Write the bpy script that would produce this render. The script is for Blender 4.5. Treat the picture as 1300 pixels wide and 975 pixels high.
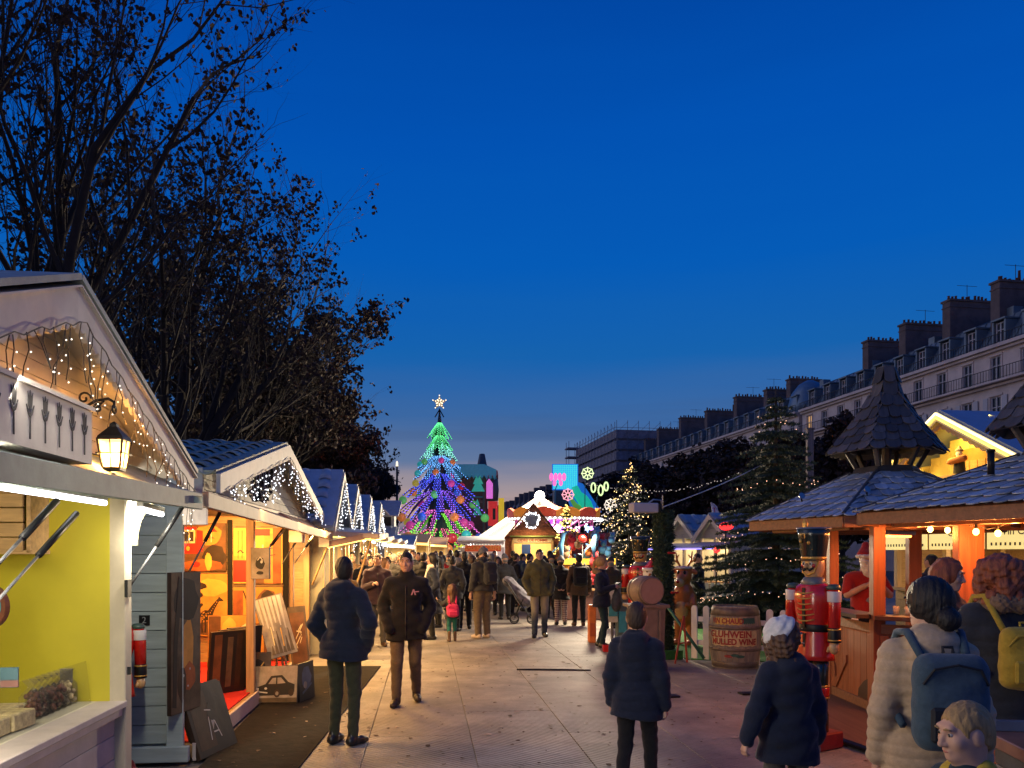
import bpy, math, random
import numpy as np
from mathutils import Vector, Matrix, Euler
for o in list(bpy.data.objects): bpy.data.objects.remove(o)
S = bpy.context.scene
COL = S.collection
PI = math.pi
R = math.radians
rnd = random.Random(7)
# ------------------------------------------------------------------ camera, sky, exposure
F = 1014.0; HZ = 702.0; EYE = 1.75
cam = bpy.data.objects.new('camera', bpy.data.cameras.new('camera')); COL.objects.link(cam)
cam.location = (0, 0, EYE); cam.rotation_euler = (R(90), 0, 0)
cam.data.sensor_width = 36; cam.data.lens = 36 * F / 1300
cam.data.shift_y = (HZ - 487.5) / 1300
cam.data.clip_end = 3000; cam.data.clip_start = .1
S.camera = cam
S.view_settings.view_transform = 'Standard'; S.view_settings.look = 'None'
S.view_settings.exposure = 0; S.view_settings.gamma = 1; S.view_settings.use_curve_mapping = False
S.render.engine = 'CYCLES'
S.cycles.use_denoising = True
S.cycles.max_bounces = 6; S.cycles.diffuse_bounces = 3; S.cycles.glossy_bounces = 3; S.cycles.transparent_max_bounces = 6
S.cycles.sample_clamp_indirect = 4
S.cycles.use_light_tree = True
def sr(r, g, b):
 f = lambda c: (c / 255 / 12.92) if c / 255 <= .04045 else ((c / 255 + .055) / 1.055) ** 2.4
 return (f(r), f(g), f(b))
W = bpy.data.worlds.new('World'); S.world = W; W.use_nodes = True
def build_world():
 N = W.node_tree.nodes; L = W.node_tree.links; N.clear()
 out = N.new('ShaderNodeOutputWorld'); bg = N.new('ShaderNodeBackground'); L.new(bg.outputs[0], out.inputs[0])
 tc = N.new('ShaderNodeTexCoord'); sp = N.new('ShaderNodeSeparateXYZ'); L.new(tc.outputs['Generated'], sp.inputs[0])
 # thin streaks of cloud low over the horizon
 mp = N.new('ShaderNodeMapping'); mp.inputs['Scale'].default_value = (1.6, 1.6, 17)
 L.new(tc.outputs['Generated'], mp.inputs[0])
 nz = N.new('ShaderNodeTexNoise'); nz.inputs['Scale'].default_value = 1.5; nz.inputs['Detail'].default_value = 5
 L.new(mp.outputs[0], nz.inputs['Vector'])
 ad = N.new('ShaderNodeMath'); ad.operation = 'MULTIPLY_ADD'; ad.inputs[1].default_value = .055; ad.inputs[2].default_value = -.0275
 L.new(nz.outputs['Fac'], ad.inputs[0])
 zz = N.new('ShaderNodeMath'); zz.operation = 'ADD'; L.new(sp.outputs['Z'], zz.inputs[0]); L.new(ad.outputs[0], zz.inputs[1])
 cr = N.new('ShaderNodeValToRGB'); L.new(zz.outputs[0], cr.inputs[0])
 st = [(0, (196, 160, 146)), (.06, (190, 158, 148)), (.085, (158, 146, 154)), (.112, (98, 120, 158)), (.16, (60, 104, 162)),
   (.24, (22, 98, 174)), (.34, (5, 91, 183)), (.46, (2, 82, 178)), (.6, (1, 68, 160)), (1, (1, 54, 134))]
 el = cr.color_ramp.elements
 while len(el) > 1: el.remove(el[-1])
 for i, (p, c) in enumerate(st):
  e = el[0] if i == 0 else el.new(p)
  e.position = p; e.color = (*sr(*c), 1)
 # darker slate streaks
 n2 = N.new('ShaderNodeTexNoise'); n2.inputs['Scale'].default_value = 1.3; n2.inputs['Detail'].default_value = 4
 m2 = N.new('ShaderNodeMapping'); m2.inputs['Scale'].default_value = (1.2, 1.2, 26); m2.inputs['Location'].default_value = (3.1, 1.7, .4)
 L.new(tc.outputs['Generated'], m2.inputs[0]); L.new(m2.outputs[0], n2.inputs['Vector'])
 r2 = N.new('ShaderNodeMapRange'); r2.inputs['From Min'].default_value = .5; r2.inputs['From Max'].default_value = .72
 L.new(n2.outputs['Fac'], r2.inputs['Value'])
 band = N.new('ShaderNodeMapRange'); band.inputs['From Min'].default_value = .22; band.inputs['From Max'].default_value = .1
 L.new(sp.outputs['Z'], band.inputs['Value'])
 mu = N.new('ShaderNodeMath'); mu.operation = 'MULTIPLY'; L.new(r2.outputs[0], mu.inputs[0]); L.new(band.outputs[0], mu.inputs[1])
 m3 = N.new('ShaderNodeMath'); m3.operation = 'MULTIPLY'; m3.inputs[1].default_value = .8; L.new(mu.outputs[0], m3.inputs[0])
 mx = N.new('ShaderNodeMix'); mx.data_type = 'RGBA'; L.new(m3.outputs[0], mx.inputs['Factor'])
 L.new(cr.outputs[0], mx.inputs['A']); mx.inputs['B'].default_value = (*sr(58, 84, 128), 1)
 L.new(mx.outputs['Result'], bg.inputs[0]); bg.inputs[1].default_value = 1.0
build_world()
# added faint wide lamp on the left, only lifts the dark facades
sun = bpy.data.objects.new('sun', bpy.data.lights.new('sun', 'SUN')); COL.objects.link(sun)
sun.data.energy = .42; sun.data.angle = R(60); sun.data.color = (1, .86, .80)
sun.rotation_euler = Vector((.85, -.2, -.42)).to_track_quat('-Z', 'Y').to_euler()
# ------------------------------------------------------------------ materials
MATS = {}
def M(name, col=(.5, .5, .5), rough=.7, metal=0, var=.18, sc=9, bump=.15, emit=None, es=0, rand=0, grain=None, alpha=1, trans=0, spec=.5, coat=0, cast=True, sheen=0):
 """Principled material with noise colour variation, bump, optional wood grain along an axis, and per-object value variation."""
 if name in MATS: return MATS[name]
 m = bpy.data.materials.new(name); MATS[name] = m; m.use_nodes = True
 N = m.node_tree.nodes; L = m.node_tree.links; b = N['Principled BSDF']
 b.inputs['Roughness'].default_value = rough; b.inputs['Metallic'].default_value = metal
 b.inputs['Specular IOR Level'].default_value = spec
 if coat: b.inputs['Coat Weight'].default_value = coat; b.inputs['Coat Roughness'].default_value = .15
 if sheen: b.inputs['Sheen Weight'].default_value = sheen
 if alpha < 1: b.inputs['Alpha'].default_value = alpha
 if trans: b.inputs['Transmission Weight'].default_value = trans
 m.diffuse_color = (*col, 1)
 c = Vector(col)
 if var or rand or bump:
  tc = N.new('ShaderNodeTexCoord'); nz = N.new('ShaderNodeTexNoise')
  nz.inputs['Scale'].default_value = sc; nz.inputs['Detail'].default_value = 6; nz.inputs['Roughness'].default_value = .62
  src = tc.outputs['Object']
  if grain:
   mp = N.new('ShaderNodeMapping'); s = {'x': (.12, 2.2, 2.2), 'y': (2.2, .12, 2.2), 'z': (2.2, 2.2, .12)}[grain]
   mp.inputs['Scale'].default_value = s; L.new(src, mp.inputs[0]); src = mp.outputs[0]
  if rand:
   oi = N.new('ShaderNodeObjectInfo'); va = N.new('ShaderNodeVectorMath'); va.operation = 'MULTIPLY_ADD'
   cx = N.new('ShaderNodeCombineXYZ')
   for i in range(3): L.new(oi.outputs['Random'], cx.inputs[i])
   L.new(cx.outputs[0], va.inputs[0]); va.inputs[1].default_value = (37, 53, 71); L.new(src, va.inputs[2]); src = va.outputs[0]
  L.new(src, nz.inputs['Vector'])
  mr = N.new('ShaderNodeMapRange'); mr.inputs['From Min'].default_value = .28; mr.inputs['From Max'].default_value = .72
  mr.inputs['To Min'].default_value = 1 - var; mr.inputs['To Max'].default_value = 1 + var
  L.new(nz.outputs['Fac'], mr.inputs['Value']); fac = mr.outputs[0]
  if rand:
   r2 = N.new('ShaderNodeMapRange'); r2.inputs['To Min'].default_value = 1 - rand; r2.inputs['To Max'].default_value = 1 + rand
   L.new(oi.outputs['Random'], r2.inputs['Value'])
   mu = N.new('ShaderNodeMath'); mu.operation = 'MULTIPLY'; L.new(fac, mu.inputs[0]); L.new(r2.outputs[0], mu.inputs[1]); fac = mu.outputs[0]
  vm = N.new('ShaderNodeVectorMath'); vm.operation = 'SCALE'; vm.inputs[0].default_value = c; L.new(fac, vm.inputs['Scale'])
  L.new(vm.outputs[0], b.inputs['Base Color'])
  if bump:
   bp = N.new('ShaderNodeBump'); bp.inputs['Strength'].default_value = bump; bp.inputs['Distance'].default_value = .02
   L.new(nz.outputs['Fac'], bp.inputs['Height']); L.new(bp.outputs[0], b.inputs['Normal'])
 else:
  b.inputs['Base Color'].default_value = (*col, 1)
 if emit:
  b.inputs['Emission Color'].default_value = (*emit, 1); b.inputs['Emission Strength'].default_value = es
  if not cast: m.cycles.emission_sampling = 'NONE'
 return m
def E_(name, col, s, cast=False):
 return M(name, tuple(min(.8, c) for c in col), .5, var=0, bump=0, emit=col, es=s, cast=cast)
# ------------------------------------------------------------------ mesh builder
class MB:
 def __init__(s): s.v = []; s.f = []; s.m = []
 def add(s, vs, fs, mi=0):
  k = len(s.v); s.v += [tuple(v) for v in vs]; s.f += [tuple(i + k for i in f) for f in fs]; s.m += [mi] * len(fs); return s
 def box(s, c, d, rz=0, mi=0, t=None, rot=None):
  """chamfered box, full size d, centred at c"""
  a, b, h = d[0] / 2, d[1] / 2, d[2] / 2
  if t is None: t = min(.006, .2 * min(a, b, h))
  q = rot if rot is not None else Matrix.Rotation(rz, 3, 'Z')
  c = Vector(c); ix = {}; vs = []
  for sx in (-1, 1):
   for sy in (-1, 1):
    for sz in (-1, 1):
     for k, p in enumerate(((a, b - t, h - t), (a - t, b, h - t), (a - t, b - t, h))):
      ix[sx, sy, sz, k] = len(vs); vs.append(c + q @ Vector((sx * p[0], sy * p[1], sz * p[2])))
  fs = []; I = lambda x, y, z, k: ix[x, y, z, k]
  for g in (-1, 1):
   f = [I(g, -1, -1, 0), I(g, 1, -1, 0), I(g, 1, 1, 0), I(g, -1, 1, 0)]; fs.append(f if g > 0 else f[::-1])
   f = [I(-1, g, -1, 1), I(1, g, -1, 1), I(1, g, 1, 1), I(-1, g, 1, 1)]; fs.append(f if g < 0 else f[::-1])
   f = [I(-1, -1, g, 2), I(1, -1, g, 2), I(1, 1, g, 2), I(-1, 1, g, 2)]; fs.append(f if g > 0 else f[::-1])
  for p in (-1, 1):
   for q2 in (-1, 1):
    f = [I(p, q2, -1, 0), I(p, q2, -1, 1), I(p, q2, 1, 1), I(p, q2, 1, 0)]; fs.append(f[::-1] if p * q2 > 0 else f)
    fs[-1] = fs[-1][::-1]
    f = [I(p, -1, q2, 0), I(p, 1, q2, 0), I(p, 1, q2, 2), I(p, -1, q2, 2)]; fs.append(f if p * q2 > 0 else f[::-1])
    f = [I(-1, p, q2, 1), I(1, p, q2, 1), I(1, p, q2, 2), I(-1, p, q2, 2)]; fs.append(f[::-1] if p * q2 > 0 else f)
    for r in (-1, 1):
     f = [I(p, q2, r, 0), I(p, q2, r, 1), I(p, q2, r, 2)]; fs.append(f if p * q2 * r > 0 else f[::-1])
  return s.add(vs, fs, mi)
 def bar(s, a, b, w, h, mi=0, up=(0, 0, 1), t=None):
  a, b = Vector(a), Vector(b); x = (b - a); L = x.length; x.normalize(); u = Vector(up)
  y = u.cross(x)
  if y.length < 1e-4: y = Vector((0, 1, 0)).cross(x)
  y.normalize(); z = x.cross(y)
  q = Matrix((x, y, z)).transposed()
  return s.box((a + b) / 2, (L, w, h), mi=mi, rot=q, t=t)
 def tube(s, pts, r, n=6, mi=0, cap=True):
  pts = [Vector(p) for p in pts]; rs = r if isinstance(r, (list, tuple)) else [r] * len(pts)
  vs = []; fs = []; u = None
  for i, p in enumerate(pts):
   d = (pts[min(i + 1, len(pts) - 1)] - pts[max(i - 1, 0)])
   if d.length < 1e-9: d = Vector((0, 0, 1))
   d.normalize()
   if u is None: u = d.orthogonal().normalized()
   else:
    u = u - d * u.dot(d)
    u = u.normalized() if u.length > 1e-5 else d.orthogonal().normalized()
   w = d.cross(u)
   for k in range(n): vs.append(p + (u * math.cos(2 * PI * k / n) + w * math.sin(2 * PI * k / n)) * rs[i])
  for i in range(len(pts) - 1):
   for k in range(n):
    k2 = (k + 1) % n; fs.append((i * n + k, i * n + k2, (i + 1) * n + k2, (i + 1) * n + k))
  if cap: fs.append(tuple(range(n))[::-1]); fs.append(tuple((len(pts) - 1) * n + k for k in range(n)))
  return s.add(vs, fs, mi)
 def lathe(s, prof, c=(0, 0, 0), n=20, mi=0, rot=None, sx=1, sy=1, mis=None, a0=0):
  vs = []; fs = []; c = Vector(c); q = rot if rot is not None else Matrix.Identity(3)
  for r, z in prof:
   for k in range(n):
    a = 2 * PI * k / n + a0; vs.append(c + q @ Vector((r * sx * math.cos(a), r * sy * math.sin(a), z)))
  k0 = len(s.f)
  s.add(vs, [], mi); b = len(s.v) - len(vs)
  for i in range(len(prof) - 1):
   for k in range(n):
    k2 = (k + 1) % n
    s.f.append((b + i * n + k, b + i * n + k2, b + (i + 1) * n + k2, b + (i + 1) * n + k)); s.m.append(mis[i] if mis else mi)
  if prof[0][0] > 1e-4: s.f.append(tuple(b + k for k in range(n))[::-1]); s.m.append(mis[0] if mis else mi)
  if prof[-1][0] > 1e-4: s.f.append(tuple(b + (len(prof) - 1) * n + k for k in range(n))); s.m.append(mis[-1] if mis else mi)
  return s
 def ball(s, c, r, n=10, m=6, mi=0, rot=None):
  rx, ry, rz = r if isinstance(r, (list, tuple)) else (r, r, r)
  pr = [(max(1e-5, math.sin(PI * i / m)), -math.cos(PI * i / m)) for i in range(m + 1)]
  vs = []; q = rot if rot is not None else Matrix.Identity(3); c = Vector(c)
  for a, z in pr:
   for k in range(n):
    t = 2 * PI * k / n; vs.append(c + q @ Vector((a * rx * math.cos(t), a * ry * math.sin(t), z * rz)))
  fs = [(i * n + k, i * n + (k + 1) % n, (i + 1) * n + (k + 1) % n, (i + 1) * n + k) for i in range(m) for k in range(n)]
  return s.add(vs, fs, mi)
 def prism(s, poly, a, b, fr=None, mi=0):
  """polygon in the frame's XY plane, extruded from a to b along its Z. fr: 4x4"""
  fr = fr if fr is not None else Matrix.Identity(4); n = len(poly)
  ar = sum(poly[i][0] * poly[(i + 1) % n][1] - poly[(i + 1) % n][0] * poly[i][1] for i in range(n))
  if ar < 0: poly = poly[::-1]
  vs = [fr @ Vector((x, y, a)) for x, y in poly] + [fr @ Vector((x, y, b)) for x, y in poly]
  fs = [tuple(range(n))[::-1], tuple(range(n, 2 * n))] + [(i, (i + 1) % n, n + (i + 1) % n, n + i) for i in range(n)]
  if b < a: fs = [f[::-1] for f in fs]
  return s.add(vs, fs, mi)
 def quad(s, a, b, c, d, mi=0): return s.add([a, b, c, d], [(0, 1, 2, 3)], mi)
 def slab(s, pts, th, mi=0):
  """planar polygon pts (world), thickened by th against its normal"""
  pts = [Vector(p) for p in pts]; n = (pts[1] - pts[0]).cross(pts[2] - pts[0]).normalized() * th; k = len(pts)
  fs = [tuple(range(k)), tuple(range(k, 2 * k))[::-1]] + [(i, k + i, k + (i + 1) % k, (i + 1) % k) for i in range(k)]
  return s.add(pts + [p - n for p in pts], fs, mi)
 def mesh(s, name, mats, smooth=False):
  me = bpy.data.meshes.new(name); me.from_pydata(s.v, [], s.f)
  for m in (mats if isinstance(mats, (list, tuple)) else [mats]): me.materials.append(m)
  me.polygons.foreach_set('material_index', s.m)
  if smooth: me.polygons.foreach_set('use_smooth', [True] * len(s.f))
  me.update(); return me
 def ob(s, name, mats, parent=None, smooth=False, world=True): return link(name, s.mesh(name, mats, smooth), parent, world)
MWORLD = {}
def link(name, me, parent=None, world=True, loc=None, rz=None):
 o = bpy.data.objects.new(name, me); COL.objects.link(o)
 if parent is not None:
  o.parent = parent
  if world and parent.name in MWORLD: o.matrix_parent_inverse = MWORLD[parent.name].inverted()
 if loc is not None: o.location = loc
 if rz is not None: o.rotation_euler = (0, 0, rz)
 return o
def tag(o, label=None, cat=None, group=None, kind=None):
 if label: o['label'] = label
 if cat: o['category'] = cat
 if group: o['group'] = group
 if kind: o['kind'] = kind
 return o
def E(name, label, cat, loc=(0, 0, 0), rz=0, group=None):
 o = bpy.data.objects.new(name, None); COL.objects.link(o); o.location = loc; o.rotation_euler = (0, 0, rz); o.empty_display_size = .2
 MWORLD[o.name] = Matrix.Translation(loc) @ Matrix.Rotation(rz, 4, 'Z')
 return tag(o, label, cat, group)
def stuff(o): o['kind'] = 'stuff'; return o
def copy_tree(o, parent=None, loc=None, rz=None, sc=None, label=None, mats=None):
 inv = o.matrix_parent_inverse.copy(); c = o.copy(); COL.objects.link(c)
 if parent is not None: c.parent = parent; c.matrix_parent_inverse = inv
 if loc is not None: c.location = loc
 if rz is not None: c.rotation_euler = (0, 0, rz)
 if sc is not None: c.scale = (sc, sc, sc) if not isinstance(sc, tuple) else sc
 if label: c['label'] = label
 for k in o.children: copy_tree(k, c)
 return c
def at(px, py, Y): return Vector(((px - 650) / F * Y, Y, EYE - (py - HZ) / F * Y))
def gx(px, Y): return (px - 650) / F * Y
def area(name, loc, tgt, size, power, col, parent=None, sy=None, spread=None):
 l = bpy.data.lights.new(name, 'AREA'); l.energy = power; l.color = col; l.size = size
 if sy: l.shape = 'RECTANGLE'; l.size_y = sy
 if spread: l.spread = spread
 o = bpy.data.objects.new(name, l); COL.objects.link(o)
 o.matrix_world = Matrix.Translation(loc) @ (Vector(tgt) - Vector(loc)).to_track_quat('-Z', 'Y').to_matrix().to_4x4()
 if parent is not None:
  o.parent = parent
  if parent.name in MWORLD: o.matrix_parent_inverse = MWORLD[parent.name].inverted()
 return o
def point(name, loc, power, col, rad=.04, parent=None):
 l = bpy.data.lights.new(name, 'POINT'); l.energy = power; l.color = col; l.shadow_soft_size = rad
 o = bpy.data.objects.new(name, l); COL.objects.link(o); o.location = loc
 if parent is not None:
  o.parent = parent
  if parent.name in MWORLD: o.matrix_parent_inverse = MWORLD[parent.name].inverted()
 return o
def frame(o, x, y):
 """4x4 with origin o, X axis x, Y axis y"""
 x = Vector(x).normalized(); y = Vector(y); z = x.cross(y).normalized(); y = z.cross(x)
 m = Matrix((x, y, z)).transposed().to_4x4(); m.translation = Vector(o); return m
FONT = {}
def text_mesh(txt, size, extrude=.002, bold=.0):
 """lettering as plain vertices/faces in the XY plane, centred"""
 k = (txt, size, extrude, bold)
 if k in FONT: return FONT[k]
 cu = bpy.data.curves.new('lettering', 'FONT'); cu.body = txt; cu.size = size; cu.extrude = extrude; cu.offset = bold
 cu.align_x = 'CENTER'; cu.align_y = 'CENTER'; cu.resolution_u = 3
 o = bpy.data.objects.new('lettering', cu); COL.objects.link(o)
 bpy.context.view_layer.update()
 me = o.evaluated_get(bpy.context.evaluated_depsgraph_get()).to_mesh()
 r = ([v.co.copy() for v in me.vertices], [tuple(p.vertices) for p in me.polygons])
 bpy.data.objects.remove(o); bpy.data.curves.remove(cu); FONT[k] = r
 return r
def add_text(mb, txt, size, fr, mi=0, extrude=.002, bold=0, sx=1):
 v, f = text_mesh(txt, size, extrude, bold)
 mb.add([fr @ Vector((p.x * sx, p.y, p.z)) for p in v], f, mi); return mb
def bulbs(mb, pts, r, mi=0):
 o8 = [(1, 0, 0), (-1, 0, 0), (0, 1, 0), (0, -1, 0), (0, 0, 1), (0, 0, -1)]
 fc = [(0, 2, 4), (2, 1, 4), (1, 3, 4), (3, 0, 4), (2, 0, 5), (1, 2, 5), (3, 1, 5), (0, 3, 5)]
 for p in pts: mb.add([(p[0] + a * r, p[1] + b * r, p[2] + c * r) for a, b, c in o8], fc, mi)
 return mb
# ------------------------------------------------------------------ implicit surfaces -> continuous meshes (people, figures, cloth)
def rc(a, b, ra, rb, k=.03, op='u'): return ('rc', Vector(a), Vector(b), ra, rb, k, op)
def el(c, r, k=.03, op='u', rot=None): return ('el', Vector(c), r, rot, None, k, op)
def bx(c, h, r=.02, k=.03, op='u', rot=None): return ('bx', Vector(c), h, r, rot, k, op)
def ev(p, X, Y, Z):
 if p[0] == 'rc':
  a, b, ra, rb = p[1:5]; d = b - a; L2 = max(d.length_squared, 1e-9)
  x, y, z = X - a.x, Y - a.y, Z - a.z
  t = np.clip((x * d.x + y * d.y + z * d.z) / L2, 0, 1)
  return np.sqrt((x - t * d.x) ** 2 + (y - t * d.y) ** 2 + (z - t * d.z) ** 2) - (ra + t * (rb - ra))
 c = p[1]; x, y, z = X - c.x, Y - c.y, Z - c.z
 rot = p[3] if p[0] == 'el' else p[4]
 if rot is not None:
  m = rot.transposed()
  x, y, z = (m[0][0] * x + m[0][1] * y + m[0][2] * z, m[1][0] * x + m[1][1] * y + m[1][2] * z, m[2][0] * x + m[2][1] * y + m[2][2] * z)
 if p[0] == 'el':
  r = p[2]; k0 = np.sqrt((x / r[0]) ** 2 + (y / r[1]) ** 2 + (z / r[2]) ** 2)
  k1 = np.sqrt((x / r[0] ** 2) ** 2 + (y / r[1] ** 2) ** 2 + (z / r[2] ** 2) ** 2) + 1e-9
  return k0 * (k0 - 1) / k1
 h, r = p[2], p[3]
 qx, qy, qz = np.abs(x) - h[0] + r, np.abs(y) - h[1] + r, np.abs(z) - h[2] + r
 return np.sqrt(np.maximum(qx, 0) ** 2 + np.maximum(qy, 0) ** 2 + np.maximum(qz, 0) ** 2) + np.minimum(np.maximum(qx, np.maximum(qy, qz)), 0) - r
def bb(p):
 if p[0] == 'rc':
  a, b, m = p[1], p[2], max(p[3], p[4]); return [min(a[i], b[i]) - m for i in range(3)], [max(a[i], b[i]) + m for i in range(3)]
 r = p[2]; rot = p[3] if p[0] == 'el' else p[4]
 if rot is not None: m = math.sqrt(sum(v * v for v in r)) if p[0] == 'bx' else max(r); r = (m, m, m)
 return [p[1][i] - r[i] for i in range(3)], [p[1][i] + r[i] for i in range(3)]
def sdf(prims, h, clips=(), disp=None, only=None):
 """-> verts (n,3), quads (m,4) of the blended surface on a grid of step h"""
 bs = [bb(p) for p in prims if p[6] == 'u']; pad = 3 * h + (.02 if disp else 0)
 lo = np.array([min(b[0][i] for b in bs) for i in range(3)]) - pad; hi = np.array([max(b[1][i] for b in bs) for i in range(3)]) + pad
 if only is not None: lo = np.maximum(lo, only[0]); hi = np.minimum(hi, only[1])
 n = np.maximum(((hi - lo) / h).astype(int) + 2, 4)
 ax = [lo[i] + h * np.arange(n[i]) for i in range(3)]
 G = np.full(n, .3, dtype=np.float32)
 for p in prims:
  l, u = bb(p); k = max(p[5], 1e-4); m = k + 3 * h + .015
  sl = []; ok = True
  for i in range(3):
   a = max(0, int((l[i] - m - lo[i]) / h)); b = min(n[i], int((u[i] + m - lo[i]) / h) + 2)
   if b <= a: ok = False
   sl.append(slice(a, b))
  if not ok: continue
  X = ax[0][sl[0]][:, None, None]; Y = ax[1][sl[1]][None, :, None]; Z = ax[2][sl[2]][None, None, :]
  d = ev(p, X, Y, Z); g = G[tuple(sl)]
  if p[6] == 'u': q = np.maximum(k - np.abs(g - d), 0) / k; G[tuple(sl)] = np.minimum(g, d) - q * q * k * .25
  else: d = -d; q = np.maximum(k - np.abs(g - d), 0) / k; G[tuple(sl)] = np.maximum(g, d) + q * q * k * .25
 X = ax[0][:, None, None]; Y = ax[1][None, :, None]; Z = ax[2][None, None, :]
 if disp: G = G - disp(X, Y, Z)
 for c in clips: G = np.maximum(G, c(X, Y, Z))
 if only is None:
  pass
 G[0] = np.maximum(G[0], .01); G[-1] = np.maximum(G[-1], .01); G[:, 0] = np.maximum(G[:, 0], .01); G[:, -1] = np.maximum(G[:, -1], .01)
 G[:, :, 0] = np.maximum(G[:, :, 0], .01); G[:, :, -1] = np.maximum(G[:, :, -1], .01)
 s = G < 0
 nx, ny, nz = n
 cnt = np.zeros((nx - 1, ny - 1, nz - 1), np.int8)
 for i in (0, 1):
  for j in (0, 1):
   for k in (0, 1): cnt += s[i:nx - 1 + i, j:ny - 1 + j, k:nz - 1 + k]
 act = (cnt > 0) & (cnt < 8)
 I, J, K = np.nonzero(act)
 idx = np.full(act.shape, -1, np.int64); idx[I, J, K] = np.arange(len(I))
 acc = np.zeros((len(I), 3)); num = np.zeros(len(I))
 cs = [(0, 0, 0), (1, 0, 0), (0, 1, 0), (1, 1, 0), (0, 0, 1), (1, 0, 1), (0, 1, 1), (1, 1, 1)]
 val = [G[I + a, J + b, K + c] for a, b, c in cs]
 for a, b in ((0, 1), (2, 3), (4, 5), (6, 7), (0, 2), (1, 3), (4, 6), (5, 7), (0, 4), (1, 5), (2, 6), (3, 7)):
  va, vb = val[a], val[b]; x = (va < 0) != (vb < 0); den = np.where(np.abs(va - vb) < 1e-9, 1, va - vb); t = np.where(x, va / den, 0)
  for q in range(3): acc[:, q] += np.where(x, cs[a][q] + t * (cs[b][q] - cs[a][q]), 0)
  num += x
 V = lo + h * (np.stack([I, J, K], 1) + acc / num[:, None])
 Q = []
 for axis in range(3):
  sa = [slice(None)] * 3; sb = [slice(None)] * 3; sa[axis] = slice(0, -1); sb[axis] = slice(1, None)
  A, B = s[tuple(sa)], s[tuple(sb)]; e = A != B
  p = np.stack(np.nonzero(e), 1); u, v = (axis + 1) % 3, (axis + 2) % 3
  ok = (p[:, u] > 0) & (p[:, v] > 0) & (p[:, u] < n[u] - 1) & (p[:, v] < n[v] - 1); p = p[ok]
  ins = A[tuple(p.T)]
  def cell(du, dv):
   c = p.copy(); c[:, u] -= du; c[:, v] -= dv; return idx[tuple(c.T)]
  q = np.stack([cell(1, 1), cell(0, 1), cell(0, 0), cell(1, 0)], 1)
  q[~ins] = q[~ins][:, ::-1]; Q.append(q)
 return V, np.concatenate(Q)
def np_mesh(name, parts, mats):
 """parts: [(V, Q, material index)] joined in one smooth mesh"""
 V = np.concatenate([p[0] for p in parts]); off = 0; Q = []; mi = []
 for v, q, m in parts: Q.append(q + off); off += len(v); mi.append(np.full(len(q), m, np.int32))
 Q = np.concatenate(Q).astype(np.int32); mi = np.concatenate(mi)
 me = bpy.data.meshes.new(name); me.vertices.add(len(V)); me.vertices.foreach_set('co', V.astype(np.float32).ravel())
 me.loops.add(Q.size); me.loops.foreach_set('vertex_index', Q.ravel())
 me.polygons.add(len(Q)); me.polygons.foreach_set('loop_start', np.arange(0, Q.size, 4, dtype=np.int32))
 for m in (mats if isinstance(mats, (list, tuple)) else [mats]): me.materials.append(m)
 me.polygons.foreach_set('material_index', mi); me.polygons.foreach_set('use_smooth', np.ones(len(Q), bool))
 me.update(); me.validate(); return me
def sm(name, prims, h, mats, **kw): return np_mesh(name, [(*sdf(prims, h, **kw), 0)], mats)
def fab(name, col, **k):
 k = {**dict(rough=.9, var=.16, sc=38, bump=.25, sheen=.15, spec=.25), **k}; return M('cloth_' + name, col, **k)
SKIN = M('skin', (.50, .29, .205), .55, var=.08, sc=14, bump=.05, spec=.35)
SKIN2 = M('skin_tan', (.36, .20, .13), .55, var=.08, sc=14, bump=.05, spec=.35)
HAIRC = {k: M('hair_' + k, c, (.5), var=.32, sc=42, bump=.5, spec=.35, grain='z') for k, c in dict(
 black=(.012, .010, .010), brown=(.045, .026, .016), chestnut=(.10, .05, .028), blond=(.34, .21, .085), red=(.26, .07, .03), grey=(.17, .16, .15)).items()}
EYEW = M('eye_white', (.38, .35, .33), .3, var=0, bump=0); EYED = M('eye_dark', (.02, .013, .01), .2, var=0, bump=0)
LIP = M('lip', (.36, .12, .10), .5, var=0, bump=0)
CLOTH = {k: fab(k, c) for k, c in dict(
 navy=(.010, .015, .032), black=(.010, .010, .012), charcoal=(.032, .033, .037), olive=(.085, .083, .036), khaki=(.13, .098, .062), darkolive=(.042, .045, .024),
 brown=(.07, .042, .024), denim=(.045, .065, .11), paledenim=(.16, .18, .21), beige=(.44, .31, .19), pink=(.55, .03, .12), red=(.36, .02, .018), teal=(.01, .10, .10),
 grey=(.14, .14, .145), white=(.62, .60, .56), mustard=(.42, .27, .03), plum=(.045, .026, .04), darkteal=(.010, .028, .038), fur=(.21, .125, .07), camel=(.25, .15, .07),
 greytrouser=(.085, .08, .075), steel=(.045, .075, .10), yellow=(.50, .34, .03), orange=(.6, .14, .03), cream=(.66, .6, .5)).items()}
LEATHER = M('shoe_black', (.012, .011, .011), .35, var=.2, sc=20, bump=.1); SHOEB = M('shoe_brown', (.09, .045, .022), .5, var=.25, sc=20); SHOEW = M('shoe_pale', (.5, .4, .32), .6, var=.2, sc=20)
def rotm(yaw=0, pitch=0, roll=0): return Euler((pitch, roll, yaw), 'XYZ').to_matrix()
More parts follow.
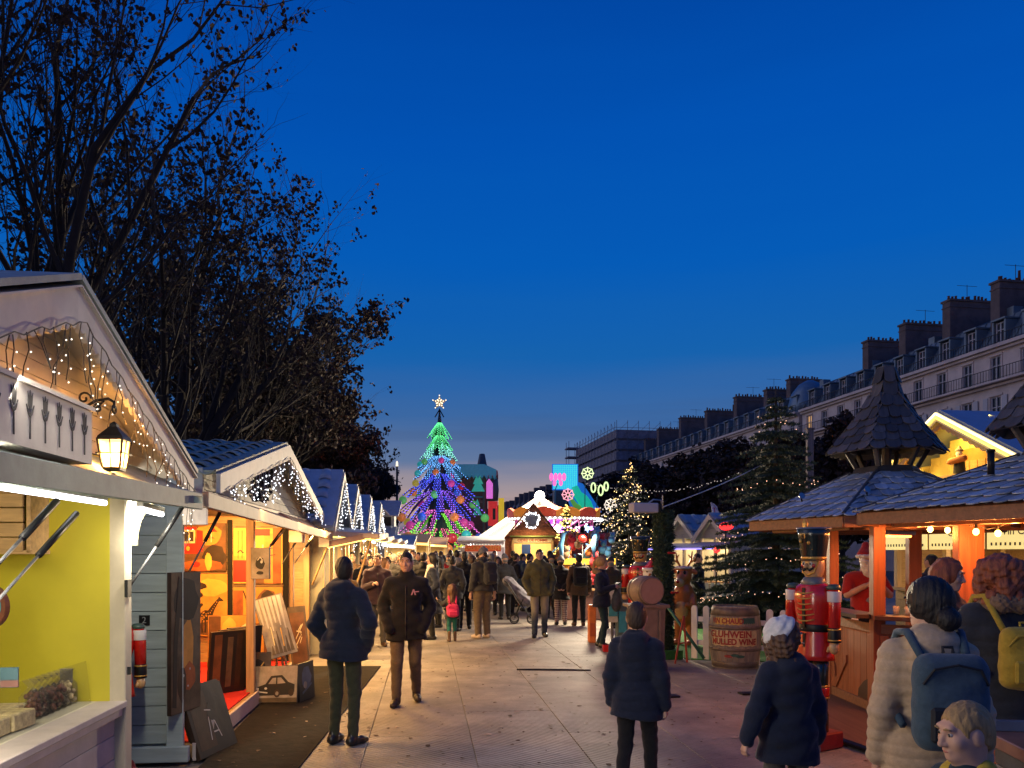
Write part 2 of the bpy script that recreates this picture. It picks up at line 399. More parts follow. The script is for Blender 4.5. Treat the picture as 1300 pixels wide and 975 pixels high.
ARM = dict(  # (elbow, wrist) from the shoulder: x outwards, -y forwards
 down=((.055, .02, -.285), (.065, -.05, -.53), 1), pocket=((.085, .07, -.265), (.02, -.09, -.47), 0), hip=((.155, .085, -.23), (.03, -.06, -.44), 0),
 phone=((.05, -.03, -.28), (-.09, -.25, -.20), 1), fold=((.08, -.02, -.27), (-.15, -.20, -.27), 1), behind=((.07, .10, -.26), (-.12, .16, -.43), 1),
 hang=((.06, .03, -.285), (.085, .0, -.54), 1), reach=((.14, -.02, -.16), (.30, -.05, -.02), 1), lead=((.10, -.05, -.25), (.22, -.10, -.42), 1), up=((.06, -.06, -.27), (-.01, -.24, -.07), 1))
TPL = {}
def head_prims(c, q, hs, female=False):
 T = lambda x, y, z: c + q @ Vector((x * hs, y * hs, z * hs)); f = .9 if female else 1
 P = [el(T(0, .012, .012), (.074 * hs, .092 * hs, .1 * hs), .03, rot=q), el(T(0, -.030, -.045), (.057 * f * hs, .058 * hs, .072 * hs), .04, rot=q),
   el(T(0, -.066, -.088), (.026 * f * hs, .022 * hs, .02 * hs), .025, rot=q),
   rc(T(-.034, -.076, .034), T(.034, -.076, .034), .013 * hs, .013 * hs, .02)]
 for s in (-1, 1):
  P += [el(T(s * .042, -.062, -.022), (.02 * hs, .02 * hs, .022 * hs), .02, rot=q), el(T(s * .074, .008, -.012), (.010 * hs, .02 * hs, .03 * hs), .01, rot=q),
    el(T(s * .031, -.098, .012), (.017 * hs, .014 * hs, .011 * hs), .012, 's', rot=q)]
 P += [rc(T(0, -.084, .018), T(0, -.105, -.026), .008 * hs, .0135 * hs, .012), rc(T(-.012, -.094, -.03), T(.012, -.094, -.03), .009 * hs, .009 * hs, .008),
   rc(T(-.017, -.084, -.056), T(.017, -.084, -.056), .0075 * hs, .0075 * hs, .008), rc(T(-.013, -.082, -.069), T(.013, -.082, -.069), .0075 * hs, .0075 * hs, .006)]
 return P, T
def hand_prims(w, d, side, s, curl=.55, fwd=None):
 """palm, four fingers and a thumb hanging from wrist w along direction d"""
 d = d.normalized(); f = fwd if fwd is not None else Vector((0, -1, 0)); f = (f - d * f.dot(d)).normalized(); o = d.cross(f)  # f: thumb side
 if o.x * side > 0: o = -o      # o: palm side, towards the body
 P = [rc(w - d * .02 * s, w + d * .02 * s, .024 * s, .026 * s, .02)]
 for i in range(4):
  P.append(rc(w + d * .02 * s + f * (i - 1.5) * .012 * s, w + d * .085 * s + f * (i - 1.5) * .021 * s, .015 * s, .0125 * s, .008))
 for i, ln in enumerate((.066, .078, .073, .056)):
  b = w + d * .088 * s + f * (1.5 - i) * .0215 * s; c1 = curl * (1 + .15 * i)
  m = b + (d * math.cos(c1) + o * math.sin(c1)) * ln * .52 * s; e = m + (d * math.cos(c1 * 2.2) + o * math.sin(c1 * 2.2)) * ln * .48 * s
  P += [rc(b, m, .0098 * s, .0088 * s, .004), rc(m, e, .0088 * s, .0072 * s, .004)]
 t0 = w + d * .025 * s + f * .022 * s; t1 = t0 + (d * .6 + f * .62 + o * .35).normalized() * .042 * s; t2 = t1 + (d * .9 + f * .12 + o * .4).normalized() * .032 * s
 return P + [rc(t0, t1, .0135 * s, .0105 * s, .008), rc(t1, t2, .0105 * s, .0082 * s, .004)]
def make_person(key, H=1.75, res=.014, hres=.007, hs=None, w=1.0, female=False, arms=('down', 'down'), stride=0, head=(0, 0), lean=0, top='puffer', hem=.72, th=.035,
    hair='short', legw=1.0, boots=False, hood=False, fur=False, scarf=False, skirt=False, collar=True, face=True, spread=.0, quilt=.09, curl=.55, bell=0, bag=None):
 """Builds and caches the meshes of one figure. Local frame: feet on z=0, facing -Y."""
 if key in TPL: return TPL[key]
 if hs is None: hs = 1.0 if H > 1.55 else .93
 s = (H - .27 * hs) / (1.75 - .27); V = lambda x, y, z: Vector((x * s, y * s, z * s))
 ly = lambda z: -math.tan(lean) * max(0, z - .95)
 sw = (.158 if female else .178) * w; hw = .092 * w
 hip = {}; knee = {}; ank = {}; sh = {}; elb = {}; wri = {}; hd = {}
 for side, i in ((-1, 0), (1, 1)):
  st = stride * (1 if side < 0 else -1)
  hip[side] = V(side * hw, 0, .92); kb = .05 if st > 0 else .02
  knee[side] = V(side * (hw + .005 + spread * .4), -st * .42 - .035 - (.03 if stride else 0), .49)
  ank[side] = V(side * (hw + .01 + spread), -st * 1.0 + (.02 if stride else 0), .085 + (.05 * abs(stride) if st < 0 else 0))
  a = ARM[arms[i]] if isinstance(arms[i], str) else arms[i]
  sh[side] = V(side * sw, .005 + ly(1.40), 1.385)
  elb[side] = sh[side] + V(side * a[0][0], a[0][1] + .05 * stride * side, a[0][2]); wri[side] = sh[side] + V(side * a[1][0], a[1][1] + .12 * stride * side, a[1][2]); hd[side] = a[2]
 nb = V(0, .015 + ly(1.46), 1.46); hc = Vector((0, nb.y - .02 * s - math.tan(lean) * .12, H - (.118 * hs))); q = rotm(R(head[0]), R(head[1]))
 # body
 hp, T = head_prims(hc, q, hs, female)
 neck = rc(T(0, .018, -.05), nb + V(0, .01, -.03), .056 * hs * (.86 if female else 1), .064 * hs, .03)
 B = [neck, rc(V(0, 0, .95), V(0, .0 + ly(1.1), 1.1), .105 * w * s, .10 * w * s, .05), rc(V(-.07 * w, ly(1.3), 1.3), V(.07 * w, ly(1.3), 1.3), .095 * s, .095 * s, .06), rc(V(-sw + .03, ly(1.4), 1.4), V(sw - .03, ly(1.4), 1.4), .05 * s, .05 * s, .05)]
 for sd in (-1, 1):
  B += [rc(hip[sd], knee[sd], .078 * s, .052 * s, .04), rc(knee[sd], ank[sd], .052 * s, .034 * s, .02),
    rc(sh[sd], elb[sd], .046 * s, .036 * s, .03), rc(elb[sd], wri[sd], .036 * s, .025 * s, .015)]
 parts = [(*sdf(B, res), 0), (*sdf(hp + [neck], hres, only=(np.array(T(-.13, -.16, -.16)) - .02, np.array(T(.13, .16, .14)) + .02)), 0)]
 for sd in (-1, 1):
  if hd[sd]: parts.append((*sdf(hand_prims(wri[sd], (wri[sd] - elb[sd]), sd, s * (1 if not female else .92), curl), min(res, .006)), 0))
 out = {'body': np_mesh('body', parts, [SKIN])}
 # eyes, brows, mouth
 if face:
  for sd in (-1, 1):
   mb = MB(); mb.ball(T(sd * .031, -.0765, .010), (.0115 * hs, .0115 * hs, .0085 * hs), 8, 6, 0); mb.ball(T(sd * .031, -.084, .010), (.007 * hs, .0062 * hs, .0068 * hs), 8, 6, 1)
   out[f'eye{sd}'] = mb.mesh('eye', [EYEW, EYED], True)
   mb = MB(); mb.tube([T(sd * .016, -.093, .031), T(sd * .031, -.0945, .037), T(sd * .047, -.085, .032)], [.0035 * hs, .0045 * hs, .003 * hs], 6); out[f'eyebrow{sd}'] = mb.mesh('eyebrow', HAIRC['brown'], True)
  mb = MB(); mb.tube([T(-.022, -.083, -.061), T(-.009, -.0905, -.0595), T(0, -.0915, -.061), T(.009, -.0905, -.0595), T(.022, -.083, -.061)], [.003 * hs, .0055 * hs, .0055 * hs, .0055 * hs, .003 * hs], 6)
  out['mouth'] = mb.mesh('mouth', LIP, True)
 # trousers
 wl = legw
 P = [rc(V(-.055 * w, .0, .97), V(.055 * w, .0, .97), .112 * s, .112 * s, .05)]
 for sd in (-1, 1):
  P += [rc(hip[sd], knee[sd], .098 * s * wl, .070 * s * wl, .035), rc(knee[sd], ank[sd] + V(0, .0, .0 if not boots else .04), .070 * s * wl, (.055 + bell) * s * wl, .015)]
 fold = lambda X, Y, Z: .0045 * s * (np.sin(Z * 46 / s + 7 * X + 5 * Y) * np.sin(X * 31 + Z * 17 + Y * 23))
 if skirt: P = [rc(V(0, 0, .98), V(0, 0, .56), .13 * s, .20 * s, .03)]
 out['trousers'] = sm('trousers', P, res, CLOTH['denim'], disp=fold, clips=[lambda X, Y, Z: .03 * s - Z])
 # shoes
 for sd in (-1, 1):
  a = ank[sd]; zf = a.z - .085 * s; o2 = Vector((side_out(sd) * .0, 0, 0))
  Q = [rc((a.x, a.y + .04 * s, zf + .045 * s), (a.x + sd * .02 * s, a.y - .10 * s, zf + .036 * s), .044 * s, .040 * s, .02), rc((a.x + sd * .02 * s, a.y - .10 * s, zf + .034 * s), (a.x + sd * .03 * s, a.y - .155 * s, zf + .028 * s), .042 * s, .034 * s, .02),
    rc((a.x, a.y + .01 * s, zf + .05 * s), (a.x, a.y + .005 * s, zf + (.12 if not boots else .30) * s), .050 * s, (.042 if not boots else .058) * s, .02)]
  out[f'shoe{sd}'] = sm('shoe', Q, min(res, .011), LEATHER, clips=[lambda X, Y, Z, zf=zf: zf + .004 - Z])
 # top garment
 t = th * s
 J = [rc(V(-.05 * w, ly(1.3), 1.28), V(.05 * w, ly(1.3), 1.28), .105 * s + t, .105 * s + t, .06), rc(V(0, ly(1.1), 1.1), V(0, ly(hem), hem), .118 * s * w + t * .7, (.135 + (.05 if hem < .6 else 0)) * s * w + t * .7, .08),
   rc(V(-sw + .06, ly(1.4), 1.375), V(sw - .06, ly(1.4), 1.375), .05 * s + t * .7, .05 * s + t * .7, .06), rc(V(0, ly(1.4), 1.44), V(-sw + .03, ly(1.4), 1.385), .05 * s + t * .4, .045 * s + t * .4, .05), rc(V(0, ly(1.4), 1.44), V(sw - .03, ly(1.4), 1.385), .05 * s + t * .4, .045 * s + t * .4, .05), rc(V(-.085 * w, ly(1), min(hem + .02, .9)), V(.085 * w, ly(1), min(hem + .02, .9)), .117 * s + t * .7, .117 * s + t * .7, .06), rc(V(-.085 * w, ly(1), hem - .05), V(.085 * w, ly(1), hem - .05), .114 * s + t * .7, .114 * s + t * .7, .06)] + ([rc(V(-.085 * w, ly(1), .93), V(.085 * w, ly(1), .93), .118 * s + t * .6, .118 * s + t * .6, .06)] if hem < .9 else [])
 for sd in (-1, 1):
  e = wri[sd] + (wri[sd] - elb[sd]).normalized() * (-.01 * s if hd[sd] else .06 * s)
  J += [rc(sh[sd], elb[sd], .05 * s + t * .6, .045 * s + t * .65, .045), rc(elb[sd], e, .047 * s + t * .7, .036 * s + t * .5, .02)]
 if collar: J += [rc(nb + V(0, .01, -.04), nb + V(0, .0, .035), .078 * s + t * .4, .066 * s + t * .4, .03), rc(nb + V(0, .0, .0), nb + V(0, -.01, .09), .062 * s, .054 * s, .01, 's')]
 if hood: J += [rc(nb + V(-.06, .055, .02), nb + V(.06, .055, .02), .052 * s, .052 * s, .04), rc(nb + V(-.075, .0, .01), nb + V(-.05, .06, .01), .038 * s, .05 * s, .03), rc(nb + V(.075, .0, .01), nb + V(.05, .06, .01), .038 * s, .05 * s, .03), el(nb + V(0, .11, -.06), (.12 * s, .062 * s, .11 * s), .05)]
 if top == 'puffer':
  dp = lambda X, Y, Z: .009 * s * (np.abs(np.sin(PI * (Z + .012 * np.sin(9 * X)) / (quilt * s))) ** .55 - .6) + .0015 * np.sin(41 * X + 29 * Z) * np.sin(37 * Y + 11 * Z)
 else:
  dp = lambda X, Y, Z: .006 * s * np.sin(Z * 34 / s + 8 * X + 11 * Y) * np.sin(X * 27 - Z * 13 + 9 * Y) + .004 * np.sin(Z * 61 + 19 * X) * np.sin(X * 15 + 33 * Y)
 JV, JQ = sdf(J, res, clips=[lambda X, Y, Z: hem * s - Z + .01 * np.sin(11 * X)], disp=dp); out['jacket'] = np_mesh('jacket', [(JV, JQ, 0)], [CLOTH['navy']])
 if face:
  pts = []
  for z in np.arange((hem + .03) * s, 1.40 * s, .05):
   m = JV[(np.abs(JV[:, 0]) < .02) & (np.abs(JV[:, 2] - z) < .025)]
   if len(m): pts.append((0, m[:, 1].min() - .002, z))
  if len(pts) > 2: mb = MB(); mb.tube(pts, .006, 5); out['zip'] = mb.mesh('zip', M('zip_dark', (.05, .045, .04), .4, metal=.4), True)
 if fur: out['fur_trim'] = sm('fur_trim', [rc(nb + V(-.10, .0, .0), nb + V(-.06, .10, .02), .045 * s, .055 * s, .03), rc(nb + V(.10, .0, .0), nb + V(.06, .10, .02), .045 * s, .055 * s, .03), rc(nb + V(-.06, .10, .02), nb + V(.06, .10, .02), .055 * s, .055 * s, .03)],
         min(res, .009), CLOTH['fur'], disp=lambda X, Y, Z: .012 * np.sin(160 * X + 40 * Z) * np.sin(150 * Y + 20 * X) * np.sin(140 * Z))
 if scarf: out['scarf'] = sm('scarf', [rc(nb + V(.08 * math.cos(a), .08 * math.sin(a) - .01, .03), nb + V(.08 * math.cos(a + .8), .08 * math.sin(a + .8) - .01, .03), .035 * s, .035 * s, .02) for a in np.arange(0, 6.28, .78)] + [rc(nb + V(.04, -.09, .02), nb + V(.06, -.15, -.22), .035 * s, .04 * s, .03)], res, CLOTH['cream'])
 # hair
 if hair:
  cap = lambda g=0: el(T(0, .018, .017), ((.079 + g) * hs, (.098 + g) * hs, (.101 + g) * hs), .03, rot=q)
  cut = [el(T(0, -.118, -.022), (.086 * hs, .082 * hs, .104 * hs), .014, 's', rot=q)]
  wig = lambda X, Y, Z: .0022 * np.sin(210 * X + 60 * Z + 40 * Y) * np.sin(60 * Y + 45 * Z) + .0012 * np.sin(390 * X - 90 * Y + 40 * Z)
  Hs = [cap(.002 if hair == 'short' else .004)]
  if hair == 'short': Hs += [el(T(0, .055, -.04), (.066 * hs, .055 * hs, .06 * hs), .02, rot=q)]; cut += [el(T(0, -.02, -.10), (.1 * hs, .085 * hs, .085 * hs), .02, 's', rot=q), el(T(.079, -.002, -.012), (.022 * hs, .027 * hs, .04 * hs), .01, 's', rot=q), el(T(-.079, -.002, -.012), (.022 * hs, .027 * hs, .04 * hs), .01, 's', rot=q)]
  elif hair == 'long':
   Hs += [cap(.012)] + [rc(T(sd * .06, .03, 0), T(sd * .075, .05, -.24), .04 * hs, .045 * hs, .05) for sd in (-1, 1)] + [rc(T(0, .07, -.02), T(0, .085, -.27), .055 * hs, .06 * hs, .05)]
   wig = lambda X, Y, Z: .006 * np.sin(75 * X + 22 * Z) * np.sin(70 * Y + 15 * Z)
  elif hair == 'bun': Hs += [cap(.008), el(T(0, .05, -.05), (.06 * hs, .05 * hs, .06 * hs), .03, rot=q), el(T(0.02, .118, -.075), (.055 * hs, .05 * hs, .055 * hs), .008, rot=q)]
  elif hair == 'pony': Hs += [cap(.004), rc(T(0, .10, .05), T(0, .14, -.02), .028 * hs, .032 * hs, .01), rc(T(0, .14, -.02), T(0, .125, -.17), .032 * hs, .014 * hs, .01), el(T(0, .055, -.035), (.06 * hs, .05 * hs, .06 * hs), .02, rot=q)]
  elif hair == 'curly':
   rr = random.Random(4); Hs += [cap(.012)]
   for i in range(46):
    a = rr.uniform(.2, 2.95); z = rr.uniform(-.20, .02); Hs.append(el(T(.098 * math.cos(a), .01 + .105 * math.sin(a), z), (.041 * hs,) * 3, .012))
   wig = lambda X, Y, Z: .007 * np.sin(130 * X + 60 * Z) * np.sin(120 * Y + 90 * Z)
  elif hair == 'bushy':
   rr = random.Random(9); Hs += [cap(.03)]
   for i in range(60):
    a = rr.uniform(-.3, 3.5); z = rr.uniform(-.15, .09); r0 = .115 - .3 * max(0, z - .03); Hs.append(el(T(r0 * math.cos(a), .02 + r0 * math.sin(a), z), (.032 * hs,) * 3, .02))
   wig = lambda X, Y, Z: .006 * np.sin(120 * X + 50 * Z) * np.sin(110 * Y + 70 * Z)
  elif hair == 'beanie':
   Hs = [cap(.012), rc(T(0, .02, .1), T(0, .03, .125), .04 * hs, .03 * hs, .03)]; cut = []
   ring = lambda X, Y, Z: .004 * np.sin(230 * np.arctan2(Y - hc.y, X - hc.x) / 6.28 * 1.0) + .002 * np.sin(300 * Z)
   out['hair'] = sm('hair', [el(T(0, .05, -.035), (.072 * hs, .055 * hs, .06 * hs), .02, rot=q)], hres, HAIRC['brown'])
   z0 = T(0, 0, -.005); nrm = q @ Vector((0, -.38, 1)).normalized()
   out['beanie'] = sm('beanie', Hs, hres, CLOTH['grey'], disp=ring, clips=[lambda X, Y, Z: -((X - z0.x) * nrm.x + (Y - z0.y) * nrm.y + (Z - z0.z) * nrm.z)])
   Hs = None
  if Hs: out['hair'] = sm('hair', Hs + cut, hres, HAIRC['brown'], disp=wig)
 if bag:
  bw, bh, bd, bz = bag; by = .14 * s + t + .02; zc = bz * s
  yb = lambda z: by + ly(z / s)
  out['backpack'] = sm('backpack', [bx((0, yb(zc) + bd / 2, zc), (bw / 2, bd / 2, bh / 2), .07, .03), el((0, yb(zc) + bd * .55, zc - bh * .12), (bw * .46, bd * .62, bh * .36), .03)], res * .8, CLOTH['charcoal'],
        disp=lambda X, Y, Z: .004 * np.sin(24 * X + 31 * Z) * np.sin(28 * Z - 9 * Y))
  mb = MB()
  mb.box((0, yb(zc) + bd * 1.13, zc - bh * .2), (bw * .72, .03, bh * .36), 0, 0, .012); mb.tube([(-bw * .42, yb(zc) + bd * .9, zc + bh * .2), (-bw * .3, yb(zc) + bd * 1.06, zc + bh * .36), (0, yb(zc) + bd * 1.1, zc + bh * .41), (bw * .3, yb(zc) + bd * 1.06, zc + bh * .36), (bw * .42, yb(zc) + bd * .9, zc + bh * .2)], .006, 6)
  mb.tube([(-.02, yb(zc) + bd * .35, zc + bh * .5), (-.02, yb(zc) + bd * .3, zc + bh * .56), (.02, yb(zc) + bd * .3, zc + bh * .56), (.02, yb(zc) + bd * .35, zc + bh * .5)], .008, 6)
  out['backpack_pocket'] = mb.mesh('pocket', CLOTH['charcoal'])
  for sd in (-1, 1):
   mb = MB(); x = sd * .125 * s
   pts = [(x * .8, yb(zc) + .02, zc + bh * .42), (x, ly(1.47) * s + .07, 1.475 * s + t), (x * 1.08, -.03 + ly(1.4) * s, 1.465 * s + t), (x * 1.15, -.105 * s - t - .012 + ly(1.3) * s, 1.34 * s), (x * 1.35, -.06 * s - t, 1.16 * s), (x * 1.35, by * .75, 1.06 * s)]
   mb.tube(pts, .019, 6); out[f'strap{sd}'] = mb.mesh('strap', CLOTH['charcoal'], True)
 TPL[key] = out; return out
def side_out(s): return s
def put(key, label, px, Y, rz, cols, Hs=1.0, group=None, X=None, z=0, skin=None, spec=None, cat='person'):
 """places one figure: cols maps part name -> material"""
 t = make_person(key, **(spec or {})) if key not in TPL else TPL[key]
 o = link('person', t['body'], None); o.location = (gx(px, Y) if X is None else X, Y, z); o.rotation_euler = (0, 0, R(rz)); o.scale = (Hs,) * 3
 tag(o, label, cat, group)
 def setm(ob, m):
  if m is None: return
  for i in range(len(ob.material_slots)): ob.material_slots[i].link = 'OBJECT'; ob.material_slots[i].material = m
 setm(o, skin)
 for k, me in t.items():
  if k == 'body': continue
  nm = k.rstrip('-1') if k[-1] == '1' else k
  c = link(nm, me, o, False)
  if nm in ('eye', 'mouth'): continue
  m = cols.get(nm)
  if nm == 'eyebrow': m = cols.get('hair')
  if nm in ('backpack_pocket', 'strap') and m is None: m = cols.get('backpack')
  setm(c, m)
 return o
# ------------------------------------------------------------------ shared paints
WHITEP = M('white_paint', (.57, .53, .46), .6, var=.14, sc=5, bump=.12, rand=.06)
GREYP = M('grey_green_paint', (.25, .31, .265), .65, var=.18, sc=6, bump=.15, rand=.08)
PINKP = M('pale_pink_paint', (.50, .42, .37), .6, var=.14, sc=6, bump=.15, rand=.07)
WALLG = M('weathered_grey_green_boards', (.36, .42, .39), .7, var=.2, sc=7, bump=.2, rand=.1, grain='x')
YELP = M('yellow_wall_paint', (.56, .47, .02), .6, var=.07, sc=3, bump=.05)
FLAPB = M('brownish_flap_paint', (.36, .25, .19), .6, var=.14, sc=6, bump=.15, rand=.07)
PINE = M('pine_boards', (.42, .25, .11), .6, var=.3, sc=14, bump=.2, rand=.15, grain='x')
PINEZ = M('pine_post', (.40, .25, .12), .6, var=.3, sc=14, bump=.2, rand=.1, grain='z')
BLACKM = M('black_iron', (.012, .012, .012), .45, metal=.4, var=.2, bump=.05)
STEEL = M('steel', (.35, .35, .36), .35, metal=.9, var=.1, bump=.03)
FELT = M('black_felt', (.010, .009, .008), .95, var=.2, bump=.2)
WIRE = M('lamp_wire', (.055, .042, .03), .6, var=.1, bump=0)
WIREW = M('pale_wire', (.35, .34, .32), .6, var=.1, bump=0)
BULBW = E_('white_bulb', (1, .93, .80), 3.5)
BULBC = E_('cool_bulb', (.92, .95, 1), 3.5)
TUBE = E_('fluorescent_glow', (.93, .95, 1), 5)
LEDY = E_('warm_strip_glow', (1, .62, .16), 2.6)
ROOFB = M('blue_grey_roof_tile', (.30, .34, .29), .6, var=.3, sc=5, bump=.25, rand=.28)
ROOFS = M('painted_roof_sheet', (.42, .48, .52), .5, var=.18, sc=4, bump=.12)
GLASS = M('clear_glass', (.05, .06, .05), .03, var=0, bump=0, alpha=.12, spec=.5)
dL = Vector((-.108, 1, 0)).normalized(); nL = Vector((dL.y, -dL.x, 0))
UP = Vector((0, 0, 1))
def scallop(a, b, w, per, amp):
 """barge board outline between a and b (2D, upper edge), width w downwards, scalloped lower edge"""
 n = max(3, int((Vector(b) - Vector(a)).length / per)); low = []
 for i in range(n):
  for t in (0, .25, .5, .75):
   u = (i + t) / n; x = a[0] + (b[0] - a[0]) * u; y = a[1] + (b[1] - a[1]) * u
   low.append((x, y - w - amp * math.sin(PI * t)))
 low.append((b[0], b[1] - w))
 return [a, b] + low[::-1]
def gable_frame(o, d, n): # X along wall, Y up, Z outwards
 m = Matrix((d, UP, n)).transposed().to_4x4(); m.translation = Vector((o[0], o[1], 0)); return m
def barge_pair(root, fr, half, ez, pz, w, mat, z0, z1, scal=False, name='barge_board'):
 for s in (-1, 1):
  a = (s * half, ez); b = (0, pz)
  poly = scallop(a, b, w, .085, .03) if scal else [a, b, (0, pz - w * 1.15), (s * half, ez - w)]
  # butt the two boards at the ridge
  mb = MB(); mb.prism(poly if s < 0 else poly[::-1], z0, z1, fr); mb.ob(name, mat, root)
def tile_mesh(w, l, th=.012):
 """one wavy roof tile, ridge direction X, down the slope -Y"""
 vs = []; fs = []; nx = 8
 for k in range(2):
  for j in range(2):
   for i in range(nx + 1):
    u = i / nx; vs.append(((u - .5) * w, -j * l, .036 * math.sin(2 * PI * u) + (0 if k else -th) + (.03 if j else 0)))
 q = nx + 1
 for i in range(nx):
  fs += [(2 * q + i, 3 * q + i, 3 * q + i + 1, 2 * q + i + 1), (i, i + 1, q + i + 1, q + i), (q + i, q + i + 1, 3 * q + i + 1, 3 * q + i), (i, 2 * q + i, 2 * q + i + 1, i + 1)]
 mb = MB(); mb.add(vs, fs); return mb
def lay_tiles(root, o, along, down, W, L, tw, tl, mat, name='roof_tile'):
 """tiles over a rectangle W (along) x L (down the slope) from corner o"""
 along = Vector(along).normalized(); down = Vector(down).normalized(); up = along.cross(-down).normalized()
 if up.z < 0: o = Vector(o) + along * W; along = -along; up = -up
 nc = max(1, round(W / tw)); nr = max(1, round(L / tl)); me = tile_mesh(W / nc * 1.02, L / nr * 1.18).mesh(name, mat, True)
 inv = MWORLD[root.name].inverted()
 q = Matrix((along, -down, up)).transposed().to_4x4()
 for r in range(nr):
  for c in range(nc):
   t = bpy.data.objects.new(name, me); COL.objects.link(t); t.parent = root
   p = Vector(o) + along * (c + .5) * W / nc + down * (r * L / nr) + up * (.012 + .004 * ((r + c) % 2))
   q.translation = p; t.matrix_parent_inverse = inv; t.matrix_basis = q @ Matrix.Rotation(rnd.uniform(-.012, .012), 4, 'Z')
def icicle(label, anchors, drop, n, seed, wire, bulb, r, group=None, out=Vector((0, 0, 0))):
 """curtain of light strings hung from a polyline"""
 rr = random.Random(seed); root = E('icicle_lights', label, 'string lights', anchors[0], 0, group)
 L = [0.]
 for i in range(len(anchors) - 1): L.append(L[-1] + (anchors[i + 1] - anchors[i]).length)
 def P(t):
  t *= L[-1]
  for i in range(len(anchors) - 1):
   if t <= L[i + 1]: return anchors[i].lerp(anchors[i + 1], (t - L[i]) / max(1e-6, L[i + 1] - L[i]))
  return anchors[-1]
 wm = MB(); pts = []
 wm.tube([P(i / 40) + Vector((0, 0, .012 * math.sin(i * 2.1))) for i in range(41)], .0035, 4)
 for i in range(n):
  p = P((i + rr.uniform(.1, .9)) / n); d = drop(p) * rr.uniform(.35, 1); k = max(3, int(d / .06)); q = p.copy(); path = [q.copy()]
  dx = Vector((rr.uniform(-.3, .3) * .03, rr.uniform(-.5, .5) * .03, 0))
  for j in range(k):
   q = q + Vector((rr.uniform(-.018, .018), rr.uniform(-.03, .03), -d / k)) + dx; path.append(q.copy())
   if rr.random() < .75: pts.append(q + Vector((.012, rr.uniform(-.012, .012), -.012)))
  wm.tube(path, .0028, 3)
 stuff(wm.ob('wire', wire, root)); b = MB(); bulbs(b, pts, r); stuff(b.ob('bulb', bulb, root)); return root
def strut(root, a, b):
 a, b = Vector(a), Vector(b); m = MB(); c = a.lerp(b, .52); m.tube([a, c], .016, 8, 0); m.tube([c, b], .008, 6, 1); m.ob('gas_strut', [BLACKM, M('strut_rod', (.10, .10, .10), .5)], root, True)
